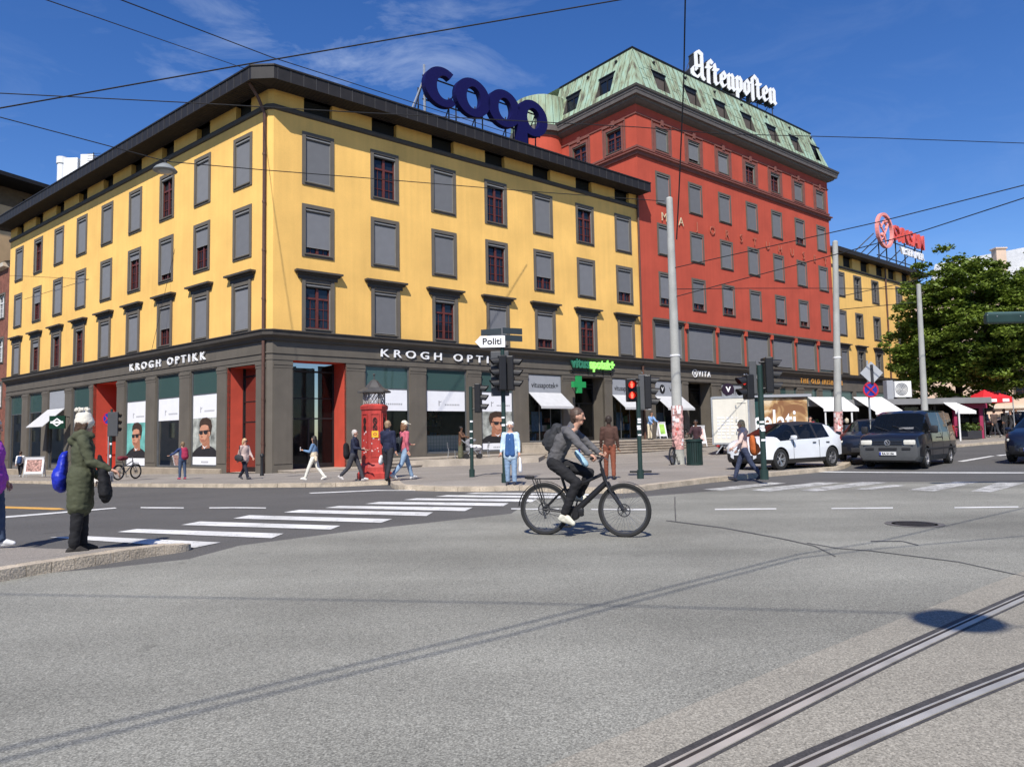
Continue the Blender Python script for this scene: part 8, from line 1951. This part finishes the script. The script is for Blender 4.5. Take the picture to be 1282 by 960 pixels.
    mb.build('chainring', M_alloy, t, world=False)
    mb = MB()
    for z in (.084, -.084): mb.tube([bb_+V((0, -.062, z)), V((0, -.062, r+z*.45))], .005, 4)
    mb.build('chain', M_alloy, t, world=False)
    mb = MB(); mb.lathe([(.02, -.064), (.045, -.062), (.045, -.05), (.02, -.05)], 16, Matrix.Translation(V((0, 0, r))) @ X); mb.tube([V((.0, -.07, r-.03)), V((.03, -.07, r-.13))], .014, 6); mb.build('derailleur', M_alloy, t, world=False)
    for s, dx, dz in ((-1, -.04, -.165), (1, .04, .165)):
        mb = MB(); e = bb_+V((dx, s*.09, dz)); mb.tube([bb_+V((0, s*.07, 0)), e], .012, 6); cr_ = mb.build('crank', M_alloy, t, world=False); part_l(cr_, 'pedal', M_bk, lambda mb: mb.bbox(e+V((0, s*.06, 0)), (.1, .09, .02), .005))
    def arc(h, rr, a0, a1): return [h+V((math.cos(R(a0+(a1-a0)*i/14))*rr, 0, math.sin(R(a0+(a1-a0)*i/14))*rr)) for i in range(15)]
    for h, a0, a1 in ((hubs['f'], 40, 100), (hubs['r'], 20, 175)):
        mb = MB(); c = arc(h, r+.025, a0, a1)
        mb.add([p+V((0, s, -abs(s)*.25)) for p in c for s in (-.03, -.012, .012, .03)], [(i*4+j, i*4+j+1, i*4+j+5, i*4+j+4) for i in range(14) for j in range(3)]); mb.build('mudguard', M_bk, t, world=False, fix=False)
    if rack:
        mb = MB()
        for s in (.055, -.055): mb.tube([V((.24, s, r+.42)), V((-.24, s, r+.42))], .008, 6); mb.tube([V((0, s*1.1, r)), V((-.09, s, r+.42))], .007, 6); mb.tube([V((0, s*1.1, r)), V((-.16, s, r+.42))], .007, 6)
        for x in (-.24, -.08, .08, .2): mb.tube([V((x, .055, r+.42)), V((x, -.055, r+.42))], .007, 6)
        mb.bbox(V((-.22, 0, r+.44)), (.12, .1, .04), .01); mb.build('rack', M_bk, t, world=False)
    return t
def part_l(par, name, m, fn):
    mb = MB(); fn(mb); o = bpy.data.objects.new(name, mb.mesh(name, m, smooth=40)); COL.objects.link(o); o.parent = par; WM[o.name] = WM[par.name].copy(); return o
ra, fa = gpt(683, 669.5), gpt(796, 673); d = fa-ra; d.z = 0; ang = math.atan2(d.y, d.x); wb = d.length
bike = bicycle('black electric bicycle with rear rack ridden across the junction', ra, ang, 1.13)
Mb = WM[bike.name]
# the rider: joints given straight in the bicycle's space
P = {'pel': V((.17, 0, 1.03)), 'waist': V((.215, 0, 1.16)), 'chest': V((.31, 0, 1.34)), 'neck': V((.43, 0, 1.49)), 'head': V((.52, 0, 1.63)),
     'hipl': V((.17, .09, 1.0)), 'hipr': V((.17, -.09, 1.0)), 'kneer': V((.5, -.11, .74)), 'ankr': V((.31, -.12, .30)), 'toer': V((.44, -.13, .185)), 'heelr': V((.26, -.12, .245)), 'kneel': V((.63, .11, .86)), 'ankl': V((.46, .13, .535)), 'toel': V((.61, .14, .475)), 'heell': V((.41, .13, .5)),
     'shol': V((.41, .18, 1.44)), 'shor': V((.41, -.18, 1.44)), 'elbr': V((.6, -.25, 1.25)), 'wrir': V((.735, -.25, 1.13)), 'handr': V((.79, -.255, 1.095)), 'elbl': V((.6, .25, 1.25)), 'wril': V((.735, .25, 1.13)), 'handl': V((.79, .255, 1.095))}
cyc, J = person('cyclist in a grey jacket and black trousers riding a black bicycle to the right', ra, ang, 1.75, P, 0, (.10, .097, .1), (.011, .011, .013), (.62, .6, .5), ('short', (.08, .05, .035)), wrinkle=.012, vox=.0115, fat=.98, head_turn=0, collar=1, curl=1.6)
soft('hood_backpack', 'dark grey patterned backpack on the cyclist shoulders', 'backpack', [(V((.2, 0, 1.46)), V((.12, 0, 1.27)), .11, .12, .8, (0, 1, 0)), (V((.1, 0, 1.4)), V((.06, 0, 1.3)), .08, .08), (V((.26, .1, 1.5)), V((.3, .1, 1.3)), .03, .03), (V((.26, -.1, 1.5)), V((.3, -.1, 1.3)), .03, .03)], cloth('pack slate', (.035, .036, .04), .5), Mx=Mb, vox=.012, wr=.012)
addp('shirt_hem', flesh([(V((.13, -.05, 1.02)), V((.13, .05, 1.02)), .115, .115, .75, (0, 1, 0))], .012, .004), cloth('hem white', (.6, .62, .66)), cyc)
soft('tote_bag', 'pale blue cloth bag hanging between the cyclist and the handlebar', 'bag', [(V((.47, .12, 1.12)), V((.56, .12, 1.0)), .07, .075, .6, (0, 1, 0))], cloth('bag sky', (.32, .5, .6)), Mx=Mb)
mb = MB(); mb.tube([Mb @ V(p) for p in [(.5, .1, 1.16), (.47, .0, 1.34), (.4, -.06, 1.52), (.3, .1, 1.4)]], .01, 6); tag(mb.build('bag_strap', M_bluebag), 'strap of the pale blue bag across the cyclist chest', 'strap')
# parked bicycles
b = gpt(148, 601, .12); bicycle('parked bicycle with a dark red bag by the traffic light at the left', b, D(75), 1.05, .35, False, False, mat('grey bike', (.12, .12, .13), .4, .1, 4))
soft('saddle_bag', 'dark red bag on the bicycle parked at the left', 'bag', [(V((.1, 0, 1.0)), V((.4, 0, 1.0)), .14, .12, .8, (0, 1, 0))], cloth('bag maroon', (.16, .02, .03)), Mx=Matrix.Translation(b) @ Matrix.Rotation(D(75), 4, 'Z'))
b = gpt(842, 582, .12); bicycle('parked bicycle leaning at the foot of the thick pole with pink posters', b, D(60), 1.05, .35, False, False, mat('dark bike', (.02, .02, .022), .4, .1, 4))
for i, (s, lab) in enumerate(((29.6, 'bicycle parked on the terrace nearest to the pharmacy'), (31.4, 'bicycle parked on the terrace behind the thick pole'))):
    q = PR(s, 2.2, .93); bicycle(lab, q, ANG['R']+D(70), 1.05, .34, False, False, mat('dark bike', (.02, .02, .022), .4), )
